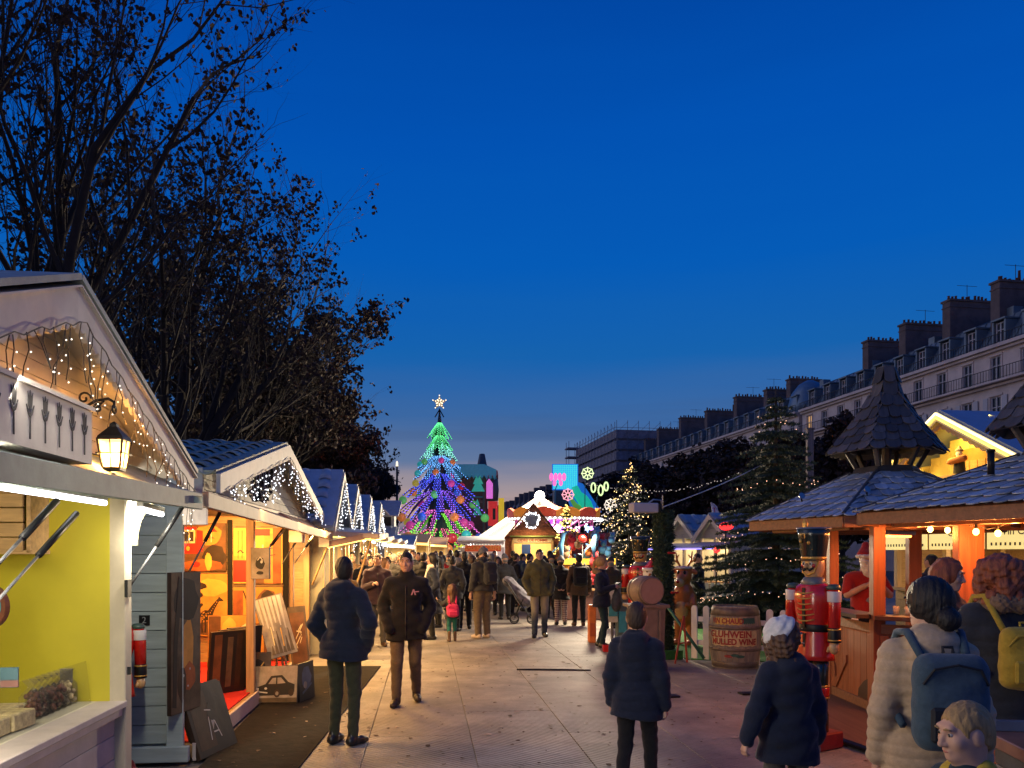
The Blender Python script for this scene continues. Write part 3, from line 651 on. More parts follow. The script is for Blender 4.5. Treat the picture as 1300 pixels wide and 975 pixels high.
# ------------------------------------------------------------------ chalet 1: white, yellow inside, sweets counter
fx2 = lambda Y: -2.75 - .108 * (Y - 6.7)
w2 = lambda Y, out=0, z=0: Vector((fx2(Y), Y, z)) + nL * out
fx1 = lambda Y: -2.5 - .11 * (Y - 5.1)
d1 = Vector((-.11, 1, 0)).normalized(); n1 = Vector((d1.y, -d1.x, 0))
w1 = lambda Y, out=0, z=0: Vector((fx1(Y), Y, z)) + n1 * out
def chalet_one():
 r = E('market_chalet', 'white wooden chalet with glaring yellow inside, sweets counter and lantern above its raised flap', 'market stall', w1(3.4))
 q = Matrix((d1, -n1, UP)).transposed()
 for i in range(5):     # planks under the sill
  mb = MB(); mb.box(w1(3.2, -.03, .075 + i * .15), (3.9, .03, .146), rot=q); mb.ob('plank', PINKP, r)
 mb = MB(); mb.box(w1(3.15, -.085, .795), (3.85, .28, .04), rot=q); mb.box(w1(3.15, .02, .75), (3.8, .03, .05), rot=q); mb.ob('sill', PINKP, r)
 mb = MB(); mb.box(w1(3.15, -.43, .80), (3.8, .62, .035), rot=q); mb.ob('counter_top', M('counter_cream', (.6, .55, .40), .5, var=.08), r)
 mb = MB(); mb.box(w1(5.1, .0, 1.11), (.11, .10, 2.22), rot=q); mb.ob('post', M('cream_post', (.55, .47, .33), .6, var=.12, sc=5), r)
 mb = MB(); mb.box(w1(1.2, .0, 1.11), (.11, .10, 2.22), rot=q); mb.ob('post', PINKP, r)
 mb = MB(); mb.box(w1(3.15, .0, 2.235), (4.0, .09, .16), rot=q); mb.ob('lintel', YELP, r)
 # inside
 for i in range(3):
  mb = MB(); mb.box(w1(5.06, -.42 - i * .76, 1.2), (.03, .755, 2.4), rot=q); mb.ob('wall_panel', YELP, r)
 mb = MB(); mb.box(w1(3.1, -2.25, 1.2), (4.0, .03, 2.4), rot=q); mb.ob('back_wall', YELP, r)
 mb = MB(); mb.box(w1(1.12, -1.15, 1.2), (.03, 2.2, 2.4), rot=q); mb.ob('side_wall', YELP, r)
 mb = MB(); mb.box(w1(3.1, -1.2, 2.42), (4.1, 2.4, .03), rot=q); mb.ob('ceiling', YELP, r)
 # wooden crate shelf on the end wall
 mb = MB()
 for k in range(4): mb.box(w1(4.98 - .16, -.42 - .48, 1.80 + k * .088), (.025, .9, .082), rot=q)
 mb.box(w1(4.93, -.42, 1.93), (.24, .025, .36), rot=q); mb.box(w1(4.93, -.85, 1.755), (.24, .9, .025), rot=q); mb.box(w1(4.93, -.85, 2.12), (.24, .9, .025), rot=q)
 mb.ob('shelf_crate', PINE, r)
 mb = MB(); mb.box(w1(5.035, -.30, .98), (.02, .07, .09), rot=q); mb.ob('socket', M('socket_grey', (.12, .12, .11), .5), r)
 # flap
 H0 = [w1(1.0, .03, 2.30), w1(5.32, .03, 2.32)]; H1 = [Vector((-1.62, 1.0, 2.07)), Vector((-2.215, 5.66, 2.16))]
 mb = MB(); mb.slab([H0[1], H0[0], H1[0], H1[1]], .025); mb.ob('flap', GREYP, r)
 mb = MB(); mb.bar(H1[0] + Vector((0, 0, -.045)), H1[1] + Vector((0, 0, -.045)), .045, .115); mb.ob('flap_edge', GREYP, r)
 mb = MB(); mb.bar(H1[0].lerp(H0[0], .12) + Vector((0, 0, -.05)), H1[1].lerp(H0[1], .12) + Vector((0, 0, -.05)), .03, .05); mb.ob('flap_batten', GREYP, r)
 mb = MB(); e = H1[1] + Vector((.026, -.22, -.045)); mb.box(e, (.012, .16, .05), rot=q); mb.box(e + Vector((.008, -.1, 0)), (.012, .02, .075), rot=q); mb.ob('hasp', GREYP, r)
 for y0, y1, out, z0, z1 in ((1.6, 4.72, .05, 2.045, 2.045), (4.86, 5.27, .20, 2.02, 2.005)):
  a, b = w1(y0, out, z0), w1(y1, out, z1)
  mb = MB(); mb.tube([a, b], .016, 10, 0); t = mb.ob('light_tube', TUBE, r, True)
  mb = MB(); mb.bar(a + Vector((0, 0, .03)), b + Vector((0, 0, .03)), .04, .03); mb.ob('tube_holder', WHITEP, r)
  area('tube_light', (a + b) / 2 + Vector((0, 0, -.02)), w1(4.4, -1.0, 1.0) if y0 < 4 else w2(6.7, -.4, .9), .04, 20 if y0 < 4 else 16, (1, .93, .78), r, 1.4 if y0 < 4 else .4)
  if y0 < 4: area('tube_light', w1(2.9, .30, 2.04), (1.6, 5.2, .6), .1, 70, (1, .92, .80), r, 2.6)
 area('inside_light', w1(3.6, -1.0, 2.35), w1(4.0, -1.0, 0), 1.2, 15, (1, .9, .5), r)
 strut(r, at(97, 652, 4.25), at(-8, 768, 3.3)); strut(r, at(72, 636, 3.6), at(-20, 735, 3.0))
 strut(r, w1(5.25, .36, 2.09), w1(5.12, .04, 1.52))
 mb = MB(); mb.box(w1(5.06, .06, 1.525), (.07, .02, .11), rot=q); mb.ob('strut_bracket', BLACKM, r)
 mb = MB(); mb.box(w1(5.08, .06, 1.0), (.012, .02, .05), rot=q); mb.ob('latch', BLACKM, r)
 # curved bracket beyond the post
 fr = Matrix((n1, UP, d1)).transposed().to_4x4(); fr.translation = w1(5.3, .0, 1.80)
 pl = [(0, 0)] + [(.03 + .16 * (1 - math.cos(t)), .30 * math.sin(t)) for t in np.linspace(0, PI / 2, 7)] + [(.24, .33), (0, .33)]
 mb = MB(); mb.prism(pl, -.02, .02, fr); mb.ob('curved_bracket', M('bracket_cream', (.55, .5, .3), .6), r)
 # gable
 gf = gable_frame(w1(3.87, .22), d1, n1)
 barge_pair(r, gf, 1.97, 2.31, 3.05, .17, WHITEP, 0, .03, True)
 wf = gable_frame(w1(3.87, 0), d1, n1); z = 2.33
 while z < 3.0:          # gable planks cut to the roof slope
  h0 = min(1.8, 1.97 * (3.03 - z) / .74); h1 = min(1.8, 1.97 * (3.03 - z - .074) / .74)
  if h1 > .05:
   mb = MB(); mb.prism([(-h0, z), (h0, z), (h1, z + .07), (-h1, z + .07)], -.02 + .004 * (int(z * 100) % 3), .012, wf); mb.ob('plank', WHITEP, r)
  z += .075
 wb = Matrix.Translation(-n1 * .03) @ wf
 mb = MB(); mb.prism([(-1.9, 2.3), (1.9, 2.3), (0, 3.02)], -.03, 0, wb); mb.ob('gable_backing', WHITEP, r)
 for s in (-1, 1):
  a = wf @ Vector((s * 2.0, 2.335, .27)); b = wf @ Vector((0, 3.085, .27)); a2, b2 = a - n1 * 2.9, b - n1 * 2.9
  mb = MB(); mb.slab([a, b, b2, a2] if s > 0 else [b, a, a2, b2], .03); mb.ob('roof_slope', ROOFB, r); o = UP * .036; mb = MB(); mb.slab([p - o for p in ([a, b, b2, a2] if s > 0 else [b, a, a2, b2])], .01); mb.ob('soffit', WHITEP, r)
 # balcony box with cut tulips
 by = lambda Y, z, o=0: Vector((-1.53 - .11 * Y + o, Y, z))
 fb = Matrix((d1, UP, n1)).transposed().to_4x4(); fb.translation = by(3.68, 2.157)
 mb = MB(); mb.prism([(-1.7, 0), (0, 0), (0, .243), (-1.7, .243)], -.02, 0, fb); mb.prism([(-1.71, .243), (.01, .243), (.01, .262), (-1.71, .262)], -.22, .012, fb)
 mb.prism([(-.02, 0), (0, 0), (0, .24), (-.02, .24)], -.2, -.02, fb @ Matrix.Rotation(0, 4, 'Y')); mb.prism([(-1.7, 0), (-.02, 0), (-.02, .02), (-1.7, .02)], -.21, -.021, fb)
 bx_ = mb.ob('balcony_box', WHITEP, r)
 for i in range(9):
  c = -.085 - i * .125; g = .022
  tl = lambda pts: [(c + x * .052, .035 + y * .17) for x, y in pts]
  mb = MB()
  mb.prism(tl([(-.10, 0), (.10, 0), (.08, .5), (-.08, .5)]), .001, .003, fb)
  mb.prism(tl([(-.02, .5), (.3, .56), (.62, .78), (.55, .80), (.26, .66), (0, .60)]), .0013, .0033, fb); mb.prism(tl([(.02, .48), (-.3, .54), (-.62, .76), (-.55, .78), (-.26, .64), (0, .58)]), .0013, .0033, fb)
  mb.prism(tl([(0, .64), (.3, .76), (.42, 1.08), (.16, .96), (0, 1.12), (-.16, .96), (-.42, 1.08), (-.3, .76)]), .001, .003, fb)
  mb.ob('tulip_cutout', M('dark_cutout', (.055, .05, .045), .9, var=.2), bx_)
 return r
c1 = chalet_one()
def lantern(c=at(145, 574, 4.2), pw=65, lab='black iron lantern glowing on a scrolled bracket below the lit gable'):
 r = E('wall_lantern', lab, 'lantern', c)
 q = Matrix((d1, -n1, UP)).transposed(); s = .078
 top, bot = .062, -.085; wt, wb = .062, .043
 mb = MB()
 for sx in (-1, 1):
  for sy in (-1, 1): mb.tube([c + q @ Vector((sx * wt, sy * wt, top)), c + q @ Vector((sx * wb, sy * wb, bot))], .006, 5)
 for z, w in ((top, wt), (bot, wb), (-.01, .066)):
  for a, b in (((-1, -1), (1, -1)), ((1, -1), (1, 1)), ((1, 1), (-1, 1)), ((-1, 1), (-1, -1))):
   mb.tube([c + q @ Vector((a[0] * w, a[1] * w, z)), c + q @ Vector((b[0] * w, b[1] * w, z))], .0045, 4)
 for sx, sy in ((0, -1), (1, 0), (0, 1), (-1, 0)): mb.tube([c + q @ Vector((sx * wt, sy * wt, top)), c + q @ Vector((sx * wb, sy * wb, bot))], .0035, 4)
 mb.lathe([(wb * 1.4, bot - .012), (wb * 1.4, bot), (.01, bot)], c, 4, rot=q, a0=PI / 4); mb.ob('frame', BLACKM, r)
 mb = MB(); mb.lathe([(.094, top), (.085, top + .018), (.026, top + .07), (.024, top + .085), (.001, top + .1)], c, 4, rot=q, a0=PI / 4); mb.ob('cap', BLACKM, r)
 mb = MB()
 for k in range(4):
  a = k * PI / 2; f = q @ Matrix.Rotation(a, 3, 'Z')
  mb.quad(*[c + f @ Vector((x, y - .004 * (1 if y > 0 else 1), z)) for x, y, z in ((-wt, wt, top), (wt, wt, top), (wb, wb, bot), (-wb, wb, bot))])
 mb.ob('pane', M('lantern_glass', (.8, .6, .3), .3, var=0, bump=0, alpha=.4, emit=(1, .70, .28), es=2.6), r)
 rg = MB(); rg.tube([c + Vector((0, .02 * math.cos(t), .225 + .02 * math.sin(t))) for t in np.linspace(0, 2 * PI, 9)], .006, 5)
 h = c + Vector((0, 0, .25)); w = h - n1 * .26 + Vector((0, 0, -.02)); pts = []
 rg.tube([h + Vector((0, 0, -.02)), h + Vector((0, 0, .012)), h - n1 * .03 + Vector((0, 0, .03)), h - n1 * .09 + Vector((0, 0, .02)), h - n1 * .17 + Vector((0, 0, -.03)), w], .008, 6)
 for cc, r0, t0 in ((h - n1 * .15 + Vector((0, 0, .03)), .035, 0), (h - n1 * .20 + Vector((0, 0, -.06)), .03, 2), (h - n1 * .08 + Vector((0, 0, -.02)), .028, 1)):
  rg.tube([cc + n1 * (r0 * (1 - t / 9) * math.cos(t + t0)) + Vector((0, 0, r0 * (1 - t / 9) * math.sin(t + t0))) for t in np.linspace(0, 6.8, 14)], .006, 5)
 rg.tube([w + Vector((0, 0, -.09)), h - n1 * .12 + Vector((0, 0, -.05)), h - n1 * .05 + Vector((0, 0, .02))], .006, 5)
 rg.ob('bracket', BLACKM, r)
 point('lantern_light', c + Vector((0, 0, -.02)), pw, (1, .43, .09), .03, r)
lantern(); lantern(Vector((-1.86, 2.1, 2.28)), 7, 'second black iron lantern on the near left side of the same gable')
gf1 = gable_frame(w1(3.87, .27), d1, n1)
icicle('icicle lights on brown wires along the scalloped barge of the nearest gable', [gf1 @ Vector((-1.2, 2.44, 0)), gf1 @ Vector((0, 2.88, 0)), gf1 @ Vector((.05, 2.88, 0)), gf1 @ Vector((1.93, 2.19, 0))], lambda p: .46, 36, 3, WIRE, BULBW, .0042)
# sweets on the counter
def sweets():
 NOUG = M('nougat', (.60, .47, .24), .7, var=.45, sc=26, bump=.2)
 q = Matrix((d1, -n1, UP)).transposed()
 g0 = E('glass_guard', 'clear glass guard standing along the sweets counter', 'glass guard', w1(3.9, -.14, .82))
 for y0, y1 in ((2.4, 3.6), (3.61, 4.98)):
  mb = MB(); mb.slab([w1(y0, -.13, .82), w1(y1, -.13, .82), w1(y1, -.16, 1.08), w1(y0, -.16, 1.08)], .006); mb.ob('pane', GLASS, g0)
 data = [(4.02, -.26, .05, 'pale nougat block with nuts nearest the frame on the sweets counter'), (4.24, -.24, .05, 'nougat block beside the nut bags, in front of the stack'), (4.12, -.38, .05, None), (4.14, -.38, .15, 'topmost nougat block on the stack behind the glass guard'), (4.38, -.36, .05, None)]
 for y, o, z, lab in data:
  mb = MB(); mb.box((0, 0, 0), (.20, .15, .09), 0, 0, .008)
  b = mb.ob('nougat_block', NOUG); b.location = w1(y, o, .82 + z); b.rotation_euler = (0, 0, R(96 + rnd.uniform(-8, 8)))
  tag(b, lab or 'cut nougat block in the lower layer of the counter stack', 'nougat', 'nougat blocks on the counter')
 BAG = M('cellophane_bag', (.3, .24, .18), .12, var=.1, bump=.4, alpha=.16, spec=.9); NUTS = M('sugared_nuts', (.16, .05, .025), .5, var=.5, sc=60, bump=.4)
 for i in range(7):
  y = 4.52 + i * .075; r = E('nut_bag', ['first cellophane bag of brown nuts beside the nougat', 'cellophane bag of dark nuts in the front row', 'shiny bag of sugared nuts with twisted top', 'bag of roasted nuts in the middle of the row', 'bag of nuts in front of the small socket', 'pale bag of sweets next to the last one', 'last bag of sweets beside the cream post'][i], 'sweets bag', w1(y, -.27, .82), 0, 'cellophane bags along the counter')
  c = w1(y, -.27, .82); mb = MB(); rr = random.Random(i)
  for k in range(26): mb.ball(c + Vector((rr.uniform(-.045, .045), rr.uniform(-.04, .04), .018 + rr.uniform(0, .115))), .016, 5, 4)
  stuff(mb.ob('nuts', NUTS if i < 5 else NOUG, r, True))
  mb = MB(); mb.lathe([(.06, .0), (.066, .03), (.063, .12), (.03, .16), (.014, .175), (.035, .20), (.05, .215)], c, 9, sx=1, sy=.85); mb.ob('cellophane', BAG, r)
 # stacked tubs and a printed card
 r = E('price_card', 'small teal and orange printed card standing at the frame edge of the counter', 'card', w1(3.45, -.2, .9))
 mb = MB(); mb.box(at(12, 860, 3.55), (.075, .01, .09), R(10)); mb.ob('card', M('card_teal', (.006, .04, .045), .6, var=.05), r); mb = MB(); mb.box(at(12, 868, 3.54), (.073, .004, .03), R(10)); mb.ob('print', M('card_orange', (.09, .025, .01), .6), r)
 r = E('cake_tin', 'flat dark tin between nougat and nut bags', 'tin', w1(4.45, -.52, .82)); c = w1(4.45, -.54, .82)
 mb = MB(); mb.lathe([(.07, 0), (.075, .07), (.07, .075)], c, 20); mb.ob('tin_body', STEEL, r, True); mb = MB(); mb.lathe([(.078, .072), (.078, .09), (.001, .092)], c, 20); mb.ob('lid', STEEL, r, True)
 # round sign at the frame edge
 r = E('round_sign', 'round wooden sign with dark rim hanging at the left edge of the sweets stall', 'sign', at(-14, 770, 4.0)); f = frame(at(-14, 770, 4.0), (1, -.2, 0), (0, 0, 1))
 mb = MB(); mb.prism([(.11 * math.cos(t), .11 * math.sin(t)) for t in np.linspace(0, 2 * PI, 28)[:-1]], -.015, .015, f); mb.ob('rim', M('sign_rim', (.10, .03, .015), .5), r)
 mb = MB(); mb.prism([(.085 * math.cos(t), .085 * math.sin(t)) for t in np.linspace(0, 2 * PI, 28)[:-1]], .015, .018, f); mb.ob('disc', M('sign_teal', (.03, .22, .25), .5), r)
sweets()
# ------------------------------------------------------------------ double chalet 2: paintings
fx2 = lambda Y: -2.75 - .108 * (Y - 6.7)
w2 = lambda Y, out=0, z=0: Vector((fx2(Y), Y, z)) + nL * out
qL = Matrix((dL, -nL, UP)).transposed()
def chalet_two():
 r = E('market_chalet', 'grey green double chalet selling paintings, tiled roof and white icicle lights on gable', 'market stall', w2(10))
 for i in range(15):      # boards of the end wall facing us
  mb = MB(); mb.box(w2(6.7, -.95, .16 + i * .158 + .075), (.03, 1.66, .152), rot=qL); p = mb.ob('plank', WALLG, r)
 mb = MB(); mb.box(w2(6.74, -.97, 1.25), (.03, 1.8, 2.4), rot=qL); mb.ob('end_wall', WALLG, r)
 mb = MB(); mb.box(w2(6.68, -.065, 1.27), (.05, .135, 2.30), rot=qL); mb.ob('corner_post', WALLG, r)
 mb = MB(); mb.box(w2(6.66, -.9, .075), (.06, 1.9, .13), rot=qL); mb.ob('plinth_board', WALLG, r)
 mb = MB(); mb.box(w2(6.672, -.31, 1.19), (.012, .085, .085), rot=qL); pl = mb.ob('number_plate', BLACKM, r)
 mb = MB(); f = frame(w2(6.664, -.31, 1.19), (1, .1, 0), (0, 0, 1)); add_text(mb, '2', .075, f); pl2 = mb.ob('numeral', M('numeral_grey', (.3, .3, .28), .6), r)
 # floor, step, carpet
 mb = MB(); mb.box(w2(9.35, -1.1, .07), (5.2, 2.3, .12), rot=qL); mb.ob('stall_floor', PINE, r)
 mb = MB(); mb.box(w2(9.35, .075, .075), (5.3, .03, .15), rot=qL); mb.ob('step_board', PINKP, r)
 mb = MB(); mb.box(w2(9.35, -1.0, .139), (5.1, 2.0, .012), rot=qL); mb.ob('red_carpet', M('red_carpet', (.55, .02, .012), .95, var=.12, sc=40), r)
 mb = MB(); mb.box(w2(9.3, -2.2, 1.2), (7.0, .03, 2.4), rot=qL); mb.ob('back_wall', PINE, r)
 for i in range(14):      # partition boards
  mb = MB(); mb.box(w2(11.93, -1.1, .2 + i * .155), (.03, 2.2, .15), rot=qL); mb.ob('plank', PINE, r)
 mb = MB(); mb.box(w2(13.66, -1.1, 1.2), (.03, 2.2, 2.4), rot=qL); mb.ob('side_wall', PINE, r)
 for Y, w in ((9.25, .09), (11.95, .1), (13.6, .1)):
  mb = MB(); mb.box(w2(Y, 0, 1.1), (w, w, 2.2), rot=qL); mb.ob('post', PINEZ, r)
 mb = MB(); mb.box(w2(10.2, 0, 2.25), (7.0, .1, .13), rot=qL); mb.ob('lintel', PINKP, r)
 mb = MB(); mb.box(w2(10.2, -1.1, 2.40), (6.9, 2.2, .03), rot=qL); mb.ob('ceiling', PINE, r)
 for Y in (7.7, 9.4, 11.0): area('spot_light', w2(Y, -.55, 2.32), w2(11.4 if Y > 8 else 9, -1.0, .9), .15, 62, (1, .50, .13), r)
 for Y in (7.6, 10.0): area('spot_spill_fill', w2(Y, .34, 2.06), (fx2(Y) + 2.0, Y + .9, .6), .12, 48, (1, .53, .18), r, .9)  # added front fill, stands for the stall spotlights spilling onto the walk
 # raised flaps
 for (ya, yb, za, zb, oa, ob) in ((5.72, 10.72, 2.165, 2.10, .43, .40), (10.76, 13.55, 2.10, 2.06, .38, .42)):
  a0, b0 = w2(ya if ya > 6.5 else 6.72, .06, 2.30), w2(yb, .06, 2.27); a1, b1 = w2(ya, oa, za), w2(yb, ob, zb)
  mb = MB(); mb.slab([b0, a0, a1, b1], .025); mb.ob('flap', FLAPB, r)
  mb = MB(); mb.bar(a1 + Vector((0, 0, -.03)), b1 + Vector((0, 0, -.03)), .05, .115); mb.ob('flap_edge', FLAPB, r)
  mb = MB(); mb.box(a1 - nL * .09 + Vector((0, .06, -.13)), (.04, .17, .16), rot=qL); mb.ob('flap_block', PINKP, r)
  mb = MB(); mb.box(b1 - nL * .09 + Vector((0, -.14, -.13)), (.04, .17, .16), rot=qL); mb.ob('flap_block', PINKP, r)
  strut(r, w2(ya + .9 if ya > 6 else 6.9, .25, 2.12), w2(ya + .35 if ya > 6 else 6.75, .03, 1.60)); strut(r, w2(yb - .5, .25, 2.10), w2(yb - 1.3, .03, 1.62)); strut(r, w2(yb - .62, .25, 2.10), w2(yb - 1.36, .03, 1.60))
 # toy corner behind the partition
 area('inside_light', w2(12.8, -.7, 2.36), w2(12.8, -.7, 0), .6, 70, (1, .72, .35), r); area('flap_light', w2(12.75, .25, 2.08), w2(12.2, 1.2, 0), .1, 190, (1, .55, .14), r, 1.3)
 # gable, roof
 gf = gable_frame(Vector((-2.5 - .108 * 3.45, 10.2, 0)), dL, nL); half = 3.47
 barge_pair(r, gf, half, 2.42, 3.13, .165, WHITEP, 0, .035)
 wf = Matrix.Translation(-nL * .25) @ gf; z = 2.33; k = 0
 while z < 3.0:
  h0 = min(half - .05, half * (3.11 - z) / .71); h1 = min(half - .05, half * (3.11 - z - .1) / .71)
  if h1 > .1: mb = MB(); mb.prism([(-h0, z), (h0, z), (h1, z + .096), (-h1, z + .096)], -.02, .006 + .004 * (k % 3), wf); mb.ob('plank', M('gable_board_grey', (.36, .36, .34), .65, var=.15, sc=6, rand=.08), r)
  z += .1; k += 1
 mb = MB(); mb.prism([(-half + .06, 2.3), (half - .06, 2.3), (0, 3.09)], -.06, -.022, wf); mb.ob('gable_backing', WHITEP, r)
 mb = MB(); mb.box(w2(6.72, -.06, 2.36), (.04, .42, .22), rot=qL); mb.ob('eave_box', M('gable_board_grey', (.36, .36, .34)), r)
 for s in (-1, 1):
  e = gf @ Vector((s * half, 2.42, .0)); p = gf @ Vector((0, 3.135, .0)); mb = MB(); e2, p2 = e - nL * 2.9, p - nL * 2.9
  mb.slab([e, p, p2, e2] if s > 0 else [p, e, e2, p2], .03); mb.ob('roof_slope', ROOFB, r)
  if s < 0: lay_tiles(r, p2 + Vector((0, 0, .0)), nL, (e - p), 2.9, (e - p).length, .29, .30, ROOFB)
 return r
chalet_two()
gf2 = gable_frame(Vector((-2.46 - .108 * 3.45, 10.2, 0)), dL, nL)
icicle('dense white icicle lights hanging over the pale gable above the paintings', [gf2 @ Vector((-3.3, 2.30, 0)), gf2 @ Vector((0, 2.98, 0)), gf2 @ Vector((.05, 2.98, 0)), gf2 @ Vector((3.3, 2.30, 0))], lambda p: max(.08, min(.55, p.z - 2.22)), 64, 5, WIREW, BULBC, .0075)
def dark_garland():
 r = E('ivy_garland', 'dark withered garland hanging down the middle of the pale gable', 'garland', gf2 @ Vector((-1.3, 2.4, -.1))); mb = MB(); rr = random.Random(2)
 for i in range(420):
  t = rr.random(); c = gf2 @ Vector((-1.55 + rr.gauss(0, .16) + .45 * t, 2.32 + t * .5, -.1 + rr.uniform(-.06, .08))); a = rr.uniform(0, 6.28); s = rr.uniform(.02, .05)
  d = Vector((rr.uniform(-1, 1), rr.uniform(-1, 1), rr.uniform(-1, 1))).normalized(); e = d.orthogonal().normalized()
  mb.quad(c - d * s, c + e * s * .6, c + d * s, c - e * s * .6)
 stuff(mb.ob('leaves', M('dry_leaf_dark', (.025, .02, .018), .8, var=.3), r))
dark_garland()
# paintings -------------------------------------------------------------------------------------------
PB = {k: M('paint_' + k, c, .55, var=v, sc=s, bump=.12) for k, (c, v, s) in dict(amber=((.60, .27, .045), .45, 3), rust=((.34, .085, .02), .6, 4), gold=((.72, .42, .07), .3, 3), red=((.58, .02, .012), .25, 6),
  dark=((.035, .018, .010), .5, 6), brown=((.14, .06, .022), .5, 5), cream=((.72, .62, .36), .2, 5), greyp=((.26, .23, .20), .5, 5), black=((.012, .011, .011), .4, 5), umber=((.10, .07, .04), .7, 4), white=((.5, .48, .45), .2, 8), blue=((.06, .09, .16), .4, 6)).items()}
def canvas(label, o, x, y, w, h, base, shapes=(), th=.035, grp='paintings at the stall', edge='dark'):
 """canvas whose lower left corner is o; x, y its axes; shapes = (paint, polygon in 0..1)"""
 f = frame(o, x, y); r = E('painting', label, 'painting', tuple(o), 0, grp)
 mb = MB(); mb.prism([(0, 0), (w, 0), (w, h), (0, h)], -th, 0, f); mb.ob('canvas', PB[edge], r)
 mb = MB(); mb.prism([(.004, .004), (w - .004, .004), (w - .004, h - .004), (.004, h - .004)], 0, .0015, f); mb.ob('painted_ground', PB[base], r)
 mats = sorted({s[0] for s in shapes}); mb = MB()
 for i, (c, pl) in enumerate(shapes): mb.prism([(p[0] * w, p[1] * h) for p in pl], .0016, .0022 + .0003 * i, f, mats.index(c))
 if mats: mb.ob('painted_motif', [PB[m] for m in mats], r)
 return r
def rect(x0, y0, x1, y1): return [(x0, y0), (x1, y0), (x1, y1), (x0, y1)]
def blob(cx, cy, rx, ry, n=14, sd=0, j=.12):
 rr = random.Random(sd); return [(cx + rx * math.cos(2 * PI * i / n) * (1 + rr.uniform(-j, j)), cy + ry * math.sin(2 * PI * i / n) * (1 + rr.uniform(-j, j))) for i in range(n)]
def stroke(pts, w):
 L, Rr = [], []
 for i, p in enumerate(pts):
  a = pts[max(0, i - 1)]; b = pts[min(len(pts) - 1, i + 1)]; dx, dy = b[0] - a[0], b[1] - a[1]; l = math.hypot(dx, dy) or 1; ww = w[i] if isinstance(w, (list, tuple)) else w
  L.append((p[0] - dy / l * ww, p[1] + dx / l * ww)); Rr.append((p[0] + dy / l * ww, p[1] - dx / l * ww))
 return L + Rr[::-1]
